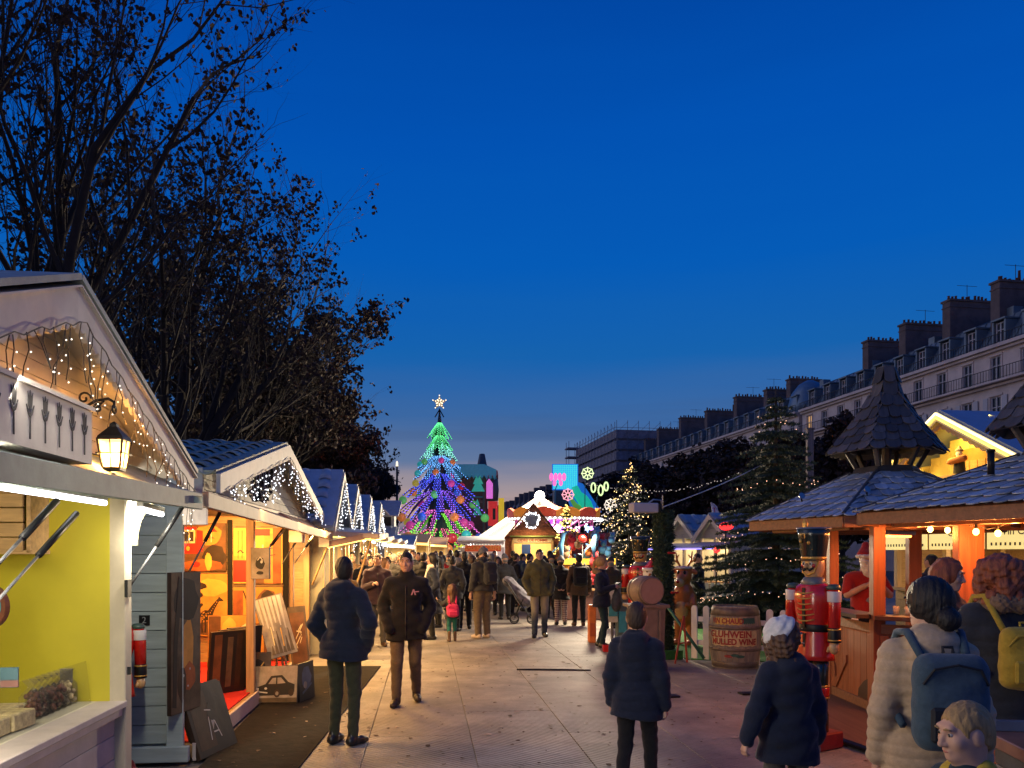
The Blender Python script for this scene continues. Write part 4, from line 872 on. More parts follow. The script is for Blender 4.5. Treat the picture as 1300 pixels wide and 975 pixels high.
def paintings():
 Yp = 11.88; px = Vector((1, .108, 0)); pz = UP
 def onwall(x0, y0, x1, y1, Y=Yp): # pixel rectangle on the partition
  k = (x0 - 650) / F; Y = (Y - .01 + .358) / (1 - .108 * k); a = at(x0, y1, Y); b = at(x1, y1, Y * (1 - .108 * k) / (1 - .108 * (x1 - 650) / F)); return a, (b - a).length, (y1 - y0) / F * Y
 g = random.Random(1)
 o, w, h = onwall(228, 664, 287, 725)
 canvas('painting of a red tram on a rainy orange street', o, px, pz, w, h, 'brown', [('amber', blob(.62, .75, .3, .22, 14, 1)), ('dark', blob(.75, .3, .25, .25, 14, 2)), ('rust', blob(.5, .12, .45, .12, 12, 3)), ('gold', blob(.62, .2, .08, .18, 10, 4)), ('red', rect(.03, .36, .36, .58)), ('cream', rect(.05, .58, .33, .86)), ('dark', rect(.1, .62, .19, .82)), ('dark', rect(.22, .62, .30, .82)), ('red', [(.36, .36), (.50, .42), (.50, .84), (.36, .86)]), ('red', rect(.03, .86, .36, .92)), ('gold', blob(.18, .47, .04, .05, 10, 0, 0)), ('red', [(.6, .82), (.7, .92), (.82, .82)]), ('rust', [(.58, .68), (.66, .74), (.76, .68)]), ('cream', rect(.67, .6, .69, .82)), ('red', blob(.35, .14, .1, .06, 10, 7))])
 o, w, h = onwall(245, 728, 292, 808)
 gir = [('brown', blob(.5, .12, .5, .12, 14, 2)), ('gold', blob(.5, .78, .46, .14, 14, 9)), ('dark', blob(.18, .80, .2, .055, 14, 3)), ('dark', blob(.12, .66, .16, .05, 14, 4)), ('dark', stroke([(.1, .45), (.12, .62), (.16, .8)], .015)),
   ('dark', blob(.36, .33, .17, .085, 14, 5)), ('dark', stroke([(.46, .36), (.56, .47), (.68, .57)], [.075, .045, .03])), ('dark', [(.64, .55), (.70, .63), (.80, .585), (.83, .56), (.72, .555)]), ('dark', stroke([(.26, .30), (.24, .17), (.25, .06)], .022)), ('dark', stroke([(.33, .28), (.34, .16), (.33, .06)], .022)), ('dark', stroke([(.43, .28), (.44, .17), (.46, .06)], .022)), ('dark', stroke([(.5, .30), (.52, .17), (.51, .06)], .022)), ('dark', stroke([(.1, .38), (.2, .48), (.26, .52)], .025))]
 for i in range(16): gir.append(('amber', blob(.24 + .26 * g.random(), .27 + .12 * g.random(), .018, .014, 6, i, .3)))
 for i in range(6): gir.append(('amber', blob(.47 + .035 * i, .375 + .033 * i, .012, .012, 6, i, .3)))
 canvas('painting of two giraffes and an acacia against a golden sunset', o, px, pz, w, h, 'amber', gir)
 o, w, h = onwall(296, 670, 359, 741)
 canvas('tall yellow and red abstract painting with hanging lamps behind the pine post', o, px, pz, w, h, 'gold', [('red', rect(.0, .03, .26, .42)), ('amber', rect(.0, .42, .24, .5)), ('rust', rect(.28, 0, .42, 1)), ('brown', rect(.42, 0, .62, .62)), ('amber', rect(.62, 0, .8, .9)), ('red', rect(.44, .86, .74, .98)), ('cream', rect(.58, .35, .61, .7)), ('rust', rect(.8, 0, .97, 1)), ('dark', stroke([(.1, .45), (.1, .95)], .006)), ('dark', stroke([(.18, .45), (.18, .95)], .006)), ('dark', stroke([(.09, .55), (.14, .6), (.21, .55)], .012)), ('dark', stroke([(.7, .5), (.85, .52)], .008)), ('dark', stroke([(.7, .62), (.8, .64)], .008))])
 o, w, h = onwall(296, 745, 359, 792)
 canvas('orange painting of dark roses below the abstract one', o, px, pz, w, h, 'amber', [('brown', blob(.68, .55, .22, .38, 14, 2)), ('dark', blob(.7, .7, .13, .2, 12, 3)), ('red', blob(.55, .55, .05, .09, 9, 4)), ('red', blob(.85, .5, .05, .09, 9, 5)), ('red', blob(.72, .3, .05, .08, 9, 6)), ('rust', rect(.0, 0, .2, .9)), ('dark', stroke([(.2, .9), (.28, .6)], .012))])
 o, w, h = onwall(330, 795, 362, 838)
 canvas('small orange painting with brown drips low on the partition', o, px, pz, w, h, 'amber', [('brown', rect(.15, .1, .3, .8)), ('red', blob(.4, .75, .1, .12, 9, 1)), ('rust', rect(.55, 0, .8, .6)), ('gold', blob(.75, .8, .2, .12, 9, 2))])
 o, w, h = onwall(263, 779, 318, 845, 11.3); o.z = .147
 canvas('painting of red and yellow umbrellas in rain standing on the red carpet', o, px, Vector((0, .06, 1)), w, h, 'amber', [('brown', rect(.02, .02, .3, .98)), ('gold', blob(.5, .75, .16, .2, 12, 1)), ('rust', blob(.7, .2, .25, .16, 12, 2)), ('gold', blob(.35, .2, .12, .2, 12, 3)), ('red', [(.03, .52), (.06, .62), (.14, .66), (.24, .62), (.28, .52)]), ('cream', [(.36, .62), (.42, .72), (.5, .74), (.6, .70), (.64, .62)]), ('cream', [(.68, .60), (.70, .74), (1, .9), (1, .76)]), ('dark', stroke([(.15, .52), (.16, .3)], .012)), ('dark', stroke([(.5, .6), (.5, .35)], .03)), ('brown', blob(.1, .3, .06, .2, 9, 4)), ('brown', blob(.2, .3, .05, .2, 9, 5)), ('gold', stroke([(.05, .25), (.24, .25)], .012))])
 # black felt strips
 for x0, x1 in ((289, 295), (360, 366)):
  rr_, w, h = onwall(x0, 660, x1, 845); f = frame(rr_ + Vector((0, -.01, 0)), px, pz); mb = MB(); mb.prism([(0, 0), (w, 0), (w, h), (0, h)], -.02, 0, f)
  tag(mb.ob('felt_strip', FELT), 'vertical black felt strip %s' % ('between the giraffe and abstract paintings' if x0 < 300 else 'on the right edge of the painting stall'), 'felt strip', 'felt strips on the partition')
 # outside canvases
 canvas('tall dark brown canvas hung on the stall corner beside the grey boards', Vector((-2.775, 6.5, .42)), (.07, .43, 0), pz, .44, 1.17, 'umber', [('amber', blob(.55, .42, .2, .26, 14, 1)), ('black', blob(.5, .8, .4, .16, 14, 2)), ('rust', blob(.6, .25, .22, .1, 12, 3)), ('dark', blob(.35, .2, .14, .12, 12, 5)), ('white', blob(.4, .26, .03, .012, 7, 4)), ('white', blob(.62, .3, .02, .01, 7, 4)), ('white', blob(.55, .18, .025, .008, 7, 4)), ('black', stroke([(.1, .05), (.14, .5), (.3, .95)], .06))])
 for i, lab in enumerate(('front dark canvas of the stack leaning at the stall corner', 'second dark canvas of the leaning corner stack', 'rear dark canvas of the leaning corner stack')):
  canvas(lab, Vector((-2.62 - .035 * i, 6.72 + .05 * i, .005)), (.12, .72, 0), (-.30, .04, .95), .62, .60, 'black', [('dark', rect(.08, .1, .5, .93)), ('white', stroke([(.40, .2), (.46, .55), (.58, .45), (.66, .2)], .009)), ('black', blob(.6, .6, .15, .15, 9, 3)), ('white', stroke([(.4, .65), (.55, .62)], .008)), ('white', stroke([(.5, .3), (.62, .3)], .01))])
 canvas('small dark grey canvas hung on the pine post', w2(9.18, .055, 1.45) + Vector((-.03, -.03, 0)), (1, -.1, 0), pz, .22, .36, 'greyp', [('black', blob(.5, .5, .24, .2, 14, 2)), ('white', stroke([(.36, .6), (.5, .7), (.64, .6)], .02)), ('white', blob(.58, .55, .07, .05, 9, 1)), ('black', blob(.5, .2, .2, .06, 9, 3))])
 for i, (lab, y) in enumerate((('black edged canvas leaning nearest in the row on the carpet', 9.0), ('middle black canvas of the leaning row on the carpet', 9.25), ('far black canvas of the leaning row by the pine post', 9.5))):
  canvas(lab, w2(y, -.42 + i * .03, .147), (.55, .75, 0), (.10, -.06, 1), .48, .72, 'black', [('brown', rect(.1, .05, .3, .95)), ('umber', rect(.45, .1, .6, .9)), ('dark', rect(.7, .05, .85, .95))])
 canvas('long pale grey canvas tilted on an easel in front of the stall', at(342, 838, 9.9), (1, .35, .28), (-.30, .14, 1), .36, .78, 'greyp', [('white', stroke([(.1 + .15 * i, .98), (.12 + .14 * i, .55 - .06 * (i % 3))], [.06, .02])) for i in range(6)] + [('umber', stroke([(.2 + .13 * i, .05), (.22 + .13 * i, .2 + .11 * (i % 3))], [.06, .012])) for i in range(6)] + [('cream', stroke([(.3, .2), (.33, .5)], .015)), ('gold', stroke([(.6, .15), (.64, .45)], .015))])
 canvas('brown textured canvas leaning beside the felt strip', at(371, 848, 10.9), (1, .2, .10), (-.13, .10, 1), .24, .83, 'umber', [('brown', rect(.1, .05, .9, .9))] + [('cream', stroke([(g.uniform(.15, .8), g.uniform(.1, .8))] * 1 + [(g.uniform(.3, .7), g.uniform(.3, .8))], .012)) for _ in range(7)])
 canvas('wide dark canvas painted with an old car standing on the mat', Vector((-3.03, 9.28, .01)), (.64, -.10, .03), (-.02, .2, 1), .56, .42, 'greyp', [('black', [(.08, .25), (.12, .42), (.30, .50), (.42, .72), (.66, .74), (.80, .55), (.94, .48), (.94, .28), (.85, .2), (.2, .18)]), ('greyp', [(.36, .5), (.45, .66), (.53, .67), (.53, .5)]), ('greyp', [(.56, .5), (.56, .67), (.64, .67), (.74, .52)]), ('dark', blob(.56, .24, .07, .11, 12, 0, 0)), ('greyp', blob(.56, .24, .035, .055, 10, 0, 0)), ('dark', blob(.87, .26, .06, .1, 12, 0, 0)), ('white', stroke([(.1, .3), (.35, .26)], .015)), ('white', blob(.13, .37, .03, .035, 9, 0, 0)), ('white', blob(.31, .38, .03, .035, 9, 0, 0)), ('umber', rect(0, 0, 1, .12))], edge='black')
 canvas('dark blue canvas set behind the car painting at an angle', Vector((-2.47, 9.30, .01)), (.10, .55, 0), (-.06, .0, 1), .42, .44, 'black', [('blue', blob(.5, .6, .3, .3, 12, 2)), ('greyp', blob(.4, .4, .12, .1, 9, 1)), ('blue', stroke([(.2, .2), (.8, .4)], .03))], edge='black')
 canvas('small green grey canvas tucked behind the pine post', w2(9.6, -.12, .15), (1, .3, 0), (0, .1, 1), .28, .40, 'umber', [('black', blob(.5, .5, .3, .3, 10, 3)), ('gold', stroke([(.3, .3), (.7, .7)], .02))])
 r = E('easel', 'thin wooden easel legs under the tilted grey canvas', 'easel', at(360, 850, 10))
 for x0, x1 in ((355, 348), (362, 356), (370, 358)):
  mb = MB(); a = at(x0, 850, 10.15); a.z = .005; mb.bar(a, at(x1, 815, 10.2), .025, .02); mb.ob('leg', PINE, r)
paintings()
# toys in the corner of the double chalet and in the next ones
def toy_heap(label, c, wx, wz, n, seed, cols, grp='heaped toys and gifts in the lit stalls'):
 rr = random.Random(seed); r = E('toy_display', label, 'toys', tuple(c), 0, grp)
 for k, col in enumerate(cols):
  mb = MB()
  for i in range(n // len(cols)):
   p = c + dL * rr.uniform(-wx, wx) + Vector((rr.uniform(-.15, .1), 0, rr.uniform(0, wz))); s = rr.uniform(.05, .10)
   mb.ball(p, (s, s, s * rr.uniform(.8, 1.2)), 7, 5)
   mb.ball(p + Vector((.02, 0, s * 1.2)), s * .65, 6, 5)
  mb.ob('soft_toy', M('toy_' + col[0], col[1], .8, var=.15, bump=.2), r, True)
TC = [('white', (.65, .6, .5)), ('red', (.55, .03, .03)), ('yellow', (.65, .45, .06)), ('tan', (.35, .2, .09)), ('orange', (.6, .2, .04)), ('teal', (.05, .3, .3))]
toy_heap('heap of white and red soft toys on shelves next to the paintings', w2(12.85, -.75, .75), .6, 1.3, 84, 1, TC[:4])
# ------------------------------------------------------------------ smaller chalets further along
def small_chalet(label, c, d, w, H, P, seed, wall, warm, lit=True, front=True, power=60, n_str=26, br=.013, lab2=None, deep=2.4, roof=ROOFS, shut=None, grp='market chalets along the left side', bc=BULBC, tiles=True):
 """gable chalet: c = centre of its front at the ground, d = direction along its front, front normal to the right of d"""
 d = Vector(d).normalized(); n = Vector((d.y, -d.x, 0)); c = Vector(c); q = Matrix((d, -n, UP)).transposed()
 r = E('market_chalet', label, 'market stall', tuple(c), 0, grp); h = w / 2
 at_ = lambda s, o, z: c + d * s + n * o + Vector((0, 0, z))
 for i in range(5): mb = MB(); mb.box(at_(0, -.02, .1 + i * .18), (w - .1, .03, .174), rot=q); mb.ob('plank', wall, r)
 mb = MB(); mb.box(at_(0, .05, .97), (w, .3, .04), rot=q); mb.ob('counter', PINE, r)
 for s in (-h + .05, 0, h - .05): mb = MB(); mb.box(at_(s, -.02, (H + .95) / 2), (.09, .08, H - .95), rot=q); mb.ob('post', warm, r)
 for s in (-h + .02, h - .02):
  mb = MB(); mb.box(at_(s, -deep / 2, H / 2), (.04, deep, H), rot=q); mb.ob('side_wall', wall, r)
 mb = MB(); mb.box(at_(0, -deep, H / 2), (w, .04, H), rot=q); mb.ob('back_wall', PINE, r)
 wf = Matrix((d, UP, n)).transposed().to_4x4(); wf.translation = Vector((c.x, c.y, 0)); z = H; k = 0
 while z < P - .12:
  h0 = h * (P - z) / (P - H); h1 = h * (P - z - .13) / (P - H)
  mb = MB(); mb.prism([(-h0, z), (h0, z), (max(h1, .02), z + .125), (-max(h1, .02), z + .125)], -.03, .0 + .006 * (k % 2), wf); mb.ob('plank', wall, r); z += .13; k += 1
 gf = Matrix.Translation(n * .2) @ wf
 barge_pair(r, gf, h + .12, H - .05, P + .04, .13, WHITEP, 0, .03)
 for s in (-1, 1):
  e = gf @ Vector((s * (h + .14), H - .05, 0)); p = gf @ Vector((0, P + .06, 0)); e2, p2 = e - n * (deep + .4), p - n * (deep + .4); mb = MB()
  mb.slab([e, p, p2, e2] if s > 0 else [p, e, e2, p2], .03); mb.ob('roof_slope', roof, r)
  if s * d.y < 0 and tiles: lay_tiles(r, p2, n, e - p, deep + .4, (e - p).length, .42, .34, roof)
 if lit: area('inside_light', at_(0, -.8, H - .05), at_(0, -.5, 0), .8, power, (1, .68, .30), r)
 if n_str: icicle(lab2, [gf @ Vector((-h, H - .12, .05)), gf @ Vector((0, P - .1, .05)), gf @ Vector((.02, P - .1, .05)), gf @ Vector((h, H - .12, .05))], lambda p: .45, n_str, seed, WIREW, bc, br)
 return r, at_, q
CP = M('cream_post_lit', (.6, .48, .28), .6, var=.1)
BROWNB = M('brown_boards', (.22, .13, .07), .65, var=.2, rand=.1)
specs = [(15.15, -3.40, 2.75, 2.25, 3.25, M('gable_board_grey', (.36, .36, .34)), 'first single gable beyond the double chalet, dense white lights', 'white lights hanging on the first single gable'),
   (18.05, -3.70, 2.7, 2.25, 3.22, BROWNB, 'chalet with orange glowing gable between two pale ones', 'lights over the orange glowing gable'),
   (21.0, -3.92, 2.7, 2.25, 3.2, M('gable_board_grey', (.36, .36, .34)), 'narrow looking chalet gable beyond the orange one', 'lights on the pale gable beyond the orange one'),
   (24.0, -4.15, 2.7, 2.25, 3.2, WHITEP, 'last chalet gable before the tall chalet with dormer', 'lights on the last gable before the dormer')]
for i, (Y, X, w, H, P, wm, lab, lab2) in enumerate(specs):
 r, A, q = small_chalet(lab, (X, Y, 0), (-.10, 1, 0), w, H, P, 20 + i, wm, CP, power=60, n_str=30, br=.0095 + .0015 * i, lab2=lab2)
 toy_heap(['shelf of toys and gifts in the first single chalet', 'gifts displayed under the orange gable', 'goods heaped in the narrow looking chalet', 'goods heaped in the last chalet before the dormer'][i], A(0, -.5, 1.0), .9, .9, 60, 40 + i, TC)
 # sloping flap with lit edge
 e0, e1 = A(-w / 2, .06, 2.12 if not i else 2.2), A(w / 2, .06, 2.3); f0, f1 = A(-w / 2 - .05, .95, 2.06), A(w / 2 + .05, .95, 2.14)
 mb = MB(); mb.slab([e0, f0, f1, e1], .03); mb.ob('flap', ROOFS, r)
 mb = MB(); mb.bar(f0 + Vector((0, 0, -.02)), f1 + Vector((0, 0, -.02)), .035, .09); mb.bar(f0 + Vector((0, 0, -.02)), e0 + Vector((0, 0, -.02)), .035, .08); mb.ob('flap_edge', PINKP, r)
 mb = MB(); a, b = f0 + Vector((-.05, .0, -.085)), f1 + Vector((-.05, 0, -.085)); mb.tube([e0 + Vector((0, 0, -.085)), a, b], .014, 6); mb.ob('light_strip', LEDY, r)
 mb = MB(); mb.tube([A(-.5, .55, 2.0), A(.6, .55, 2.0)], .025, 8); mb.ob('light_tube', TUBE, r)
 area('flap_light', A(0, .5, 2.0), A(0, .9, 0), .08, 170, (1, .56, .2), r, 2.2)
def canopy():
 C, B, D, A = at(415, 688, 13.5), at(472, 676, 13.9), at(480, 680, 17), at(383, 662, 15.8); r = E('canopy', 'pale blue grey canopy sloping out over the first lit stall past the paintings', 'canopy', (C.x, C.y, 0))
 mb = MB(); mb.slab([C, B, D, A], .02); mb.ob('canopy_sheet', M('canopy_sheet', (.50, .55, .58), .6, var=.12, sc=3), r); mb = MB(); mb.bar(C - UP * .04, B - UP * .04, .04, .1); mb.bar(A - UP * .04, C - UP * .04, .04, .1); mb.ob('edge_board', FLAPB, r); mb = MB(); mb.tube([C - UP * .1 + dL * .05, B - UP * .1 + dL * .05], .012, 6); mb.ob('light_strip', LEDY, r)
 for p in (C, B): mb = MB(); mb.bar(p - UP * .1, (p.x - .3, p.y + .2, 1.2), .03, .03); mb.ob('prop', PINEZ, r)
canopy()
# tall chalet with a dormer, far down the row
def far_chalet():
 c = Vector((-5.2, 31, 0)); r = E('market_chalet', 'tall blue grey chalet with a small dormer over a dark balcony opening', 'market stall', tuple(c), 0, 'market chalets along the left side')
 BL = M('pale_blue_boards', (.34, .38, .42), .6, var=.12, rand=.06)
 mb = MB(); mb.box(c + Vector((0, .8, 1.25)), (1.5, 1.6, 2.5)); mb.ob('wall', BL, r)
 mb = MB(); mb.slab([c + Vector((-.78, -.55, 2.28)), c + Vector((.8, -.55, 2.28)), c + Vector((.8, .15, 2.78)), c + Vector((-.78, .15, 2.78))], .04); lr = mb.ob('lower_roof', ROOFS, r)
 for i in range(8): mb = MB(); x = -.7 + i * .2; mb.bar(c + Vector((x, -.56, 2.31)), c + Vector((x, .14, 2.81)), .03, .02); mb.ob('roof_batten', ROOFS, r)
 mb = MB(); mb.box(c + Vector((0, .45, 3.0)), (1.2, .5, .55)); mb.ob('dormer_wall', BL, r)
 mb = MB(); mb.box(c + Vector((-.02, .19, 2.98)), (1.0, .03, .34)); mb.ob('dark_opening', M('dark_opening', (.02, .018, .02), .9), r)
 mb = MB(); mb.slab([c + Vector((-.8, -.05, 3.2)), c + Vector((.8, -.05, 3.2)), c + Vector((.8, .9, 3.85)), c + Vector((-.8, .9, 3.85))], .04); mb.ob('upper_roof', M('pale_roof', (.40, .44, .50), .5), r)
 f = frame(c + Vector((-.02, -.1, 3.22)), (1, 0, 0), UP); mb = MB(); mb.prism([(-.42, 0), (.42, 0), (0, .42)], -.4, 0, f); mb.ob('dormer_gable', BL, r)
 for s in (-1, 1): mb = MB(); mb.bar(f @ Vector((s * .5, -.04, .03)), f @ Vector((0, .47, .03)), .06, .05, up=(0, 1, 0)); mb.ob('dormer_barge', WHITEP, r)
far_chalet()
# lit awnings of stalls further off
for i, (px, py, Y, w, dep, lab) in enumerate(((523, 687, 28, 1.1, 1.3, 'wooden awning with two glaring light bars in front of the lit tree'), (505, 690, 25.5, 1.0, 1.0, 'small grey awning with a white lamp beside the glaring awning'), (548, 690, 33, 1.2, 1.2, 'red trimmed awning under the lit tree'))):
 c = at(px, py, Y); r = E('market_awning', lab, 'awning', (c.x, c.y, 0), 0, 'awnings by the lit tree')
 mb = MB(); mb.slab([c + Vector((-w / 2, 0, 0)), c + Vector((w / 2, 0, -.05)), c + Vector((w / 2, dep, .28)), c + Vector((-w / 2, dep, .30))], .05); mb.ob('roof_panel', PINE if i != 1 else ROOFS, r)
 mb = MB(); mb.tube([c + Vector((-w / 2, -.03, -.05)), c + Vector((w / 2, -.03, -.1))], .03, 6); mb.tube([c + Vector((-w / 3, .3, -.08)), c + Vector((w / 2, .3, -.12))], .03, 6); mb.ob('light_bar', LEDY if i != 1 else TUBE, r)
 for s in (-1, 1): mb = MB(); mb.box((c.x + s * w * .45, c.y + .5, (c.z) / 2), (.1, .1, c.z)); mb.ob('post', CP, r)
 mb = MB(); mb.box((c.x, c.y + .6, .5), (w * .9, .6, 1.0)); mb.ob('counter', PINE, r)
 mb = MB(); mb.box((c.x, c.y + dep, 1.1), (w * .95, .06, 2.2)); mb.ob('back_wall', M('lit_back_wall', (.6, .45, .18), .7), r)
 area('awning_light', c + Vector((0, .2, -.1)), c + Vector((0, -.1, -2)), .2, 45, (1, .75, .35), r, 1)
# black lamp post against the sunset
def lamp_post():
 Y = 60; b = at(504, 702, Y); r = E('lamp_post', 'slim black lamp post with a small lit head against the sunset', 'lamp post', (b.x, b.y, 0)); t = at(504, 592, Y)
 mb = MB(); mb.tube([(b.x, b.y, 0), (b.x, b.y, 1.5), (b.x, b.y, t.z)], [.16, .13, .07], 8); mb.ob('pole', BLACKM, r, True)
 mb = MB(); mb.lathe([(.1, 0), (.09, .1), (.08, .3), (.03, .4)], t, 8); mb.ob('lamp_head', E_('lamp_head_glow', (1, .85, .6), 1.3), r, True)
lamp_post()
# ------------------------------------------------------------------ hexagonal drinks pavilions on the right
KWOOD = M('kiosk_timber', (.27, .085, .03), .5, var=.3, sc=12, bump=.2, rand=.12, grain='z')
KWOODX = M('kiosk_beam', (.21, .095, .045), .55, var=.3, sc=12, bump=.2, rand=.1, grain='x')
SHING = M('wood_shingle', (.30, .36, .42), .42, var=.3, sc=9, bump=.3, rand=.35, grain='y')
SHINGD = M('dark_wood_shingle', (.062, .060, .060), .6, var=.35, sc=9, bump=.3, rand=.55, grain='y')
COUNTER = M('kiosk_counter', (.07, .04, .025), .3, var=.2, sc=6, bump=.1)
AMBER = E_('amber_bulb', (1, .55, .10), 14)
def shingle_mesh(w, l, mat):
 pts = [(-w / 2, 0), (w / 2, 0), (w / 2, -l + w * .28), (w * .3, -l + w * .06), (0, -l), (-w * .3, -l + w * .06), (-w / 2, -l + w * .28)]
 mb = MB(); mb.prism(pts, -.005, .005); return mb.mesh('shingle', mat)
def shingle_facet(root, a, b, ta, tb, rows, sw, mat, cache, over=.05, flare=None):
 """rows of single shingles on the trapezoid a-b (eave) to ta-tb (top)"""
 a, b, ta, tb = map(Vector, (a, b, ta, tb)); along = (b - a).normalized(); mid0, mid1 = (a + b) / 2, (ta + tb) / 2
 up = (mid1 - mid0); L = up.length; up.normalize(); nrm = along.cross(up).normalized()
 inv = MWORLD[root.name].inverted()
 for r in range(rows):
  u = (r + 1) / rows; A = a.lerp(ta, u); B = b.lerp(tb, u); u0 = r / rows; A0 = a.lerp(ta, u0); B0 = b.lerp(tb, u0)
  wd = (B0 - A0).length; n = max(1, round(wd / sw)); w = wd / n
  key = (round(w, 3), round(L / rows, 3), mat.name)
  if key not in cache: cache[key] = shingle_mesh(w * .97, L / rows + over, mat)
  for k in range(n):
   t = (k + .5) / n; p = A.lerp(B, min(max((t * wd - (wd - (B - A).length) / 2) / max((B - A).length, 1e-3), 0), 1)) if False else A0.lerp(B0, t) + up * (L / rows)
   o = bpy.data.objects.new('shingle', cache[key]); COL.objects.link(o); o.parent = root; o.matrix_parent_inverse = inv
   tilt = .10; z = (nrm + up * tilt).normalized(); y = z.cross(along).normalized()
   m = Matrix((along, y, z)).transposed().to_4x4(); m.translation = p + nrm * (.016 + .008 * ((k + r) % 2))
   o.matrix_basis = m @ Matrix.Rotation(rnd.uniform(-.02, .02), 4, 'Z')
def hexv(c, r, z, k, off=170, n=6): a = R(off - 360 / n * k); return Vector((c[0] + r * math.cos(a), c[1] + r * math.sin(a), z))
SH = {}
def pavilion(label, c, er, ez, tz, seed):
 r = E('pavilion_kiosk', label, 'kiosk', (c[0], c[1], 0)); tr = .42
 for k in range(6):
  j = k + 1; e0, e1 = hexv(c, er, ez, k), hexv(c, er, ez, j); t0, t1 = hexv(c, tr, tz, k), hexv(c, tr, tz, j)
  # (walking clockwise: flip so the normal points up and out)
  mb = MB(); mb.slab([e1, e0, t0, t1], .03); mb.ob('roof_board', KWOODX, r)
  vis = (e0 + e1).y / 2 < c[1] + .6 or (e0 + e1).x / 2 < c[0]
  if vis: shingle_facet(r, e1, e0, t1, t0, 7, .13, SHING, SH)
  mb = MB(); f0, f1 = hexv(c, er - .02, ez - .055, k), hexv(c, er - .02, ez - .055, j); mb.bar(f0, f1, .04, .12); mb.ob('fascia', KWOODX, r)
  mb = MB(); mb.bar(hexv(c, er * .8, ez - .09, k), hexv(c, er * .8, ez - .09, j), .10, .10); mb.ob('ring_beam', KWOODX, r)
  mb = MB(); mb.tube([hexv(c, er, ez + .035, k), hexv(c, tr, tz + .035, k)], .022, 6); mb.ob('hip_batten', SHINGD, r)
 # lantern turret: skirt, splayed posts, tall shingled cap
 for k in range(6):
  a, b = hexv(c, tr, tz, k), hexv(c, tr, tz, k + 1); a2, b2 = hexv(c, tr * .88, tz + .1, k), hexv(c, tr * .88, tz + .1, k + 1)
  mb = MB(); mb.slab([b, a, a2, b2], .02); mb.ob('turret_board', SHINGD, r)
  mb = MB(); mb.bar(hexv(c, tr * .84, tz + .1, k), hexv(c, .50, tz + .36, k), .05, .05); mb.ob('turret_post', SHINGD, r)
  mb = MB(); mb.bar(hexv(c, .50, tz + .34, k), hexv(c, .50, tz + .34, k + 1), .05, .06); mb.ob('turret_beam', SHINGD, r)
 prof = [(.68, tz + .28), (.52, tz + .48), (.36, tz + .68), (.165, tz + .99), (.085, tz + 1.32)]
 for i in range(len(prof) - 1):
  (ra, za), (rb, zb) = prof[i], prof[i + 1]
  for k in range(6):
   a, b, ta, tb = hexv(c, ra, za, k + 1), hexv(c, ra, za, k), hexv(c, rb, zb, k + 1), hexv(c, rb, zb, k)
   mb = MB(); mb.slab([a, b, tb, ta], .015); mb.ob('spire_board', SHINGD, r)
   shingle_facet(r, a, b, ta, tb, 2 if i < 3 else 2, .155 - .012 * i, SHINGD, SH, over=.04)
 mb = MB(); mb.lathe([(.10, tz + 1.30), (.10, tz + 1.34), (.001, tz + 1.36)], (c[0], c[1], 0), 6, a0=R(50)); mb.ob('spire_cap', SHINGD, r)
 mb = MB(); m0 = c[1]; mb.tube([Vector((c[0], c[1], tz - .2)), Vector((c[0], c[1], tz + .66))], .06, 8); mb.ob('king_post', SHINGD, r)
 return r
CA, CB = (4.62, 9.85), (5.30, 7.62)
ka = pavilion('far hexagonal drinks pavilion with open panelled counter and dark spire', CA, 1.64, 2.14, 2.70, 1)
kb = pavilion('near hexagonal drinks pavilion at the right edge, strung with amber bulbs', CB, 1.90, 2.14, 2.66, 2)
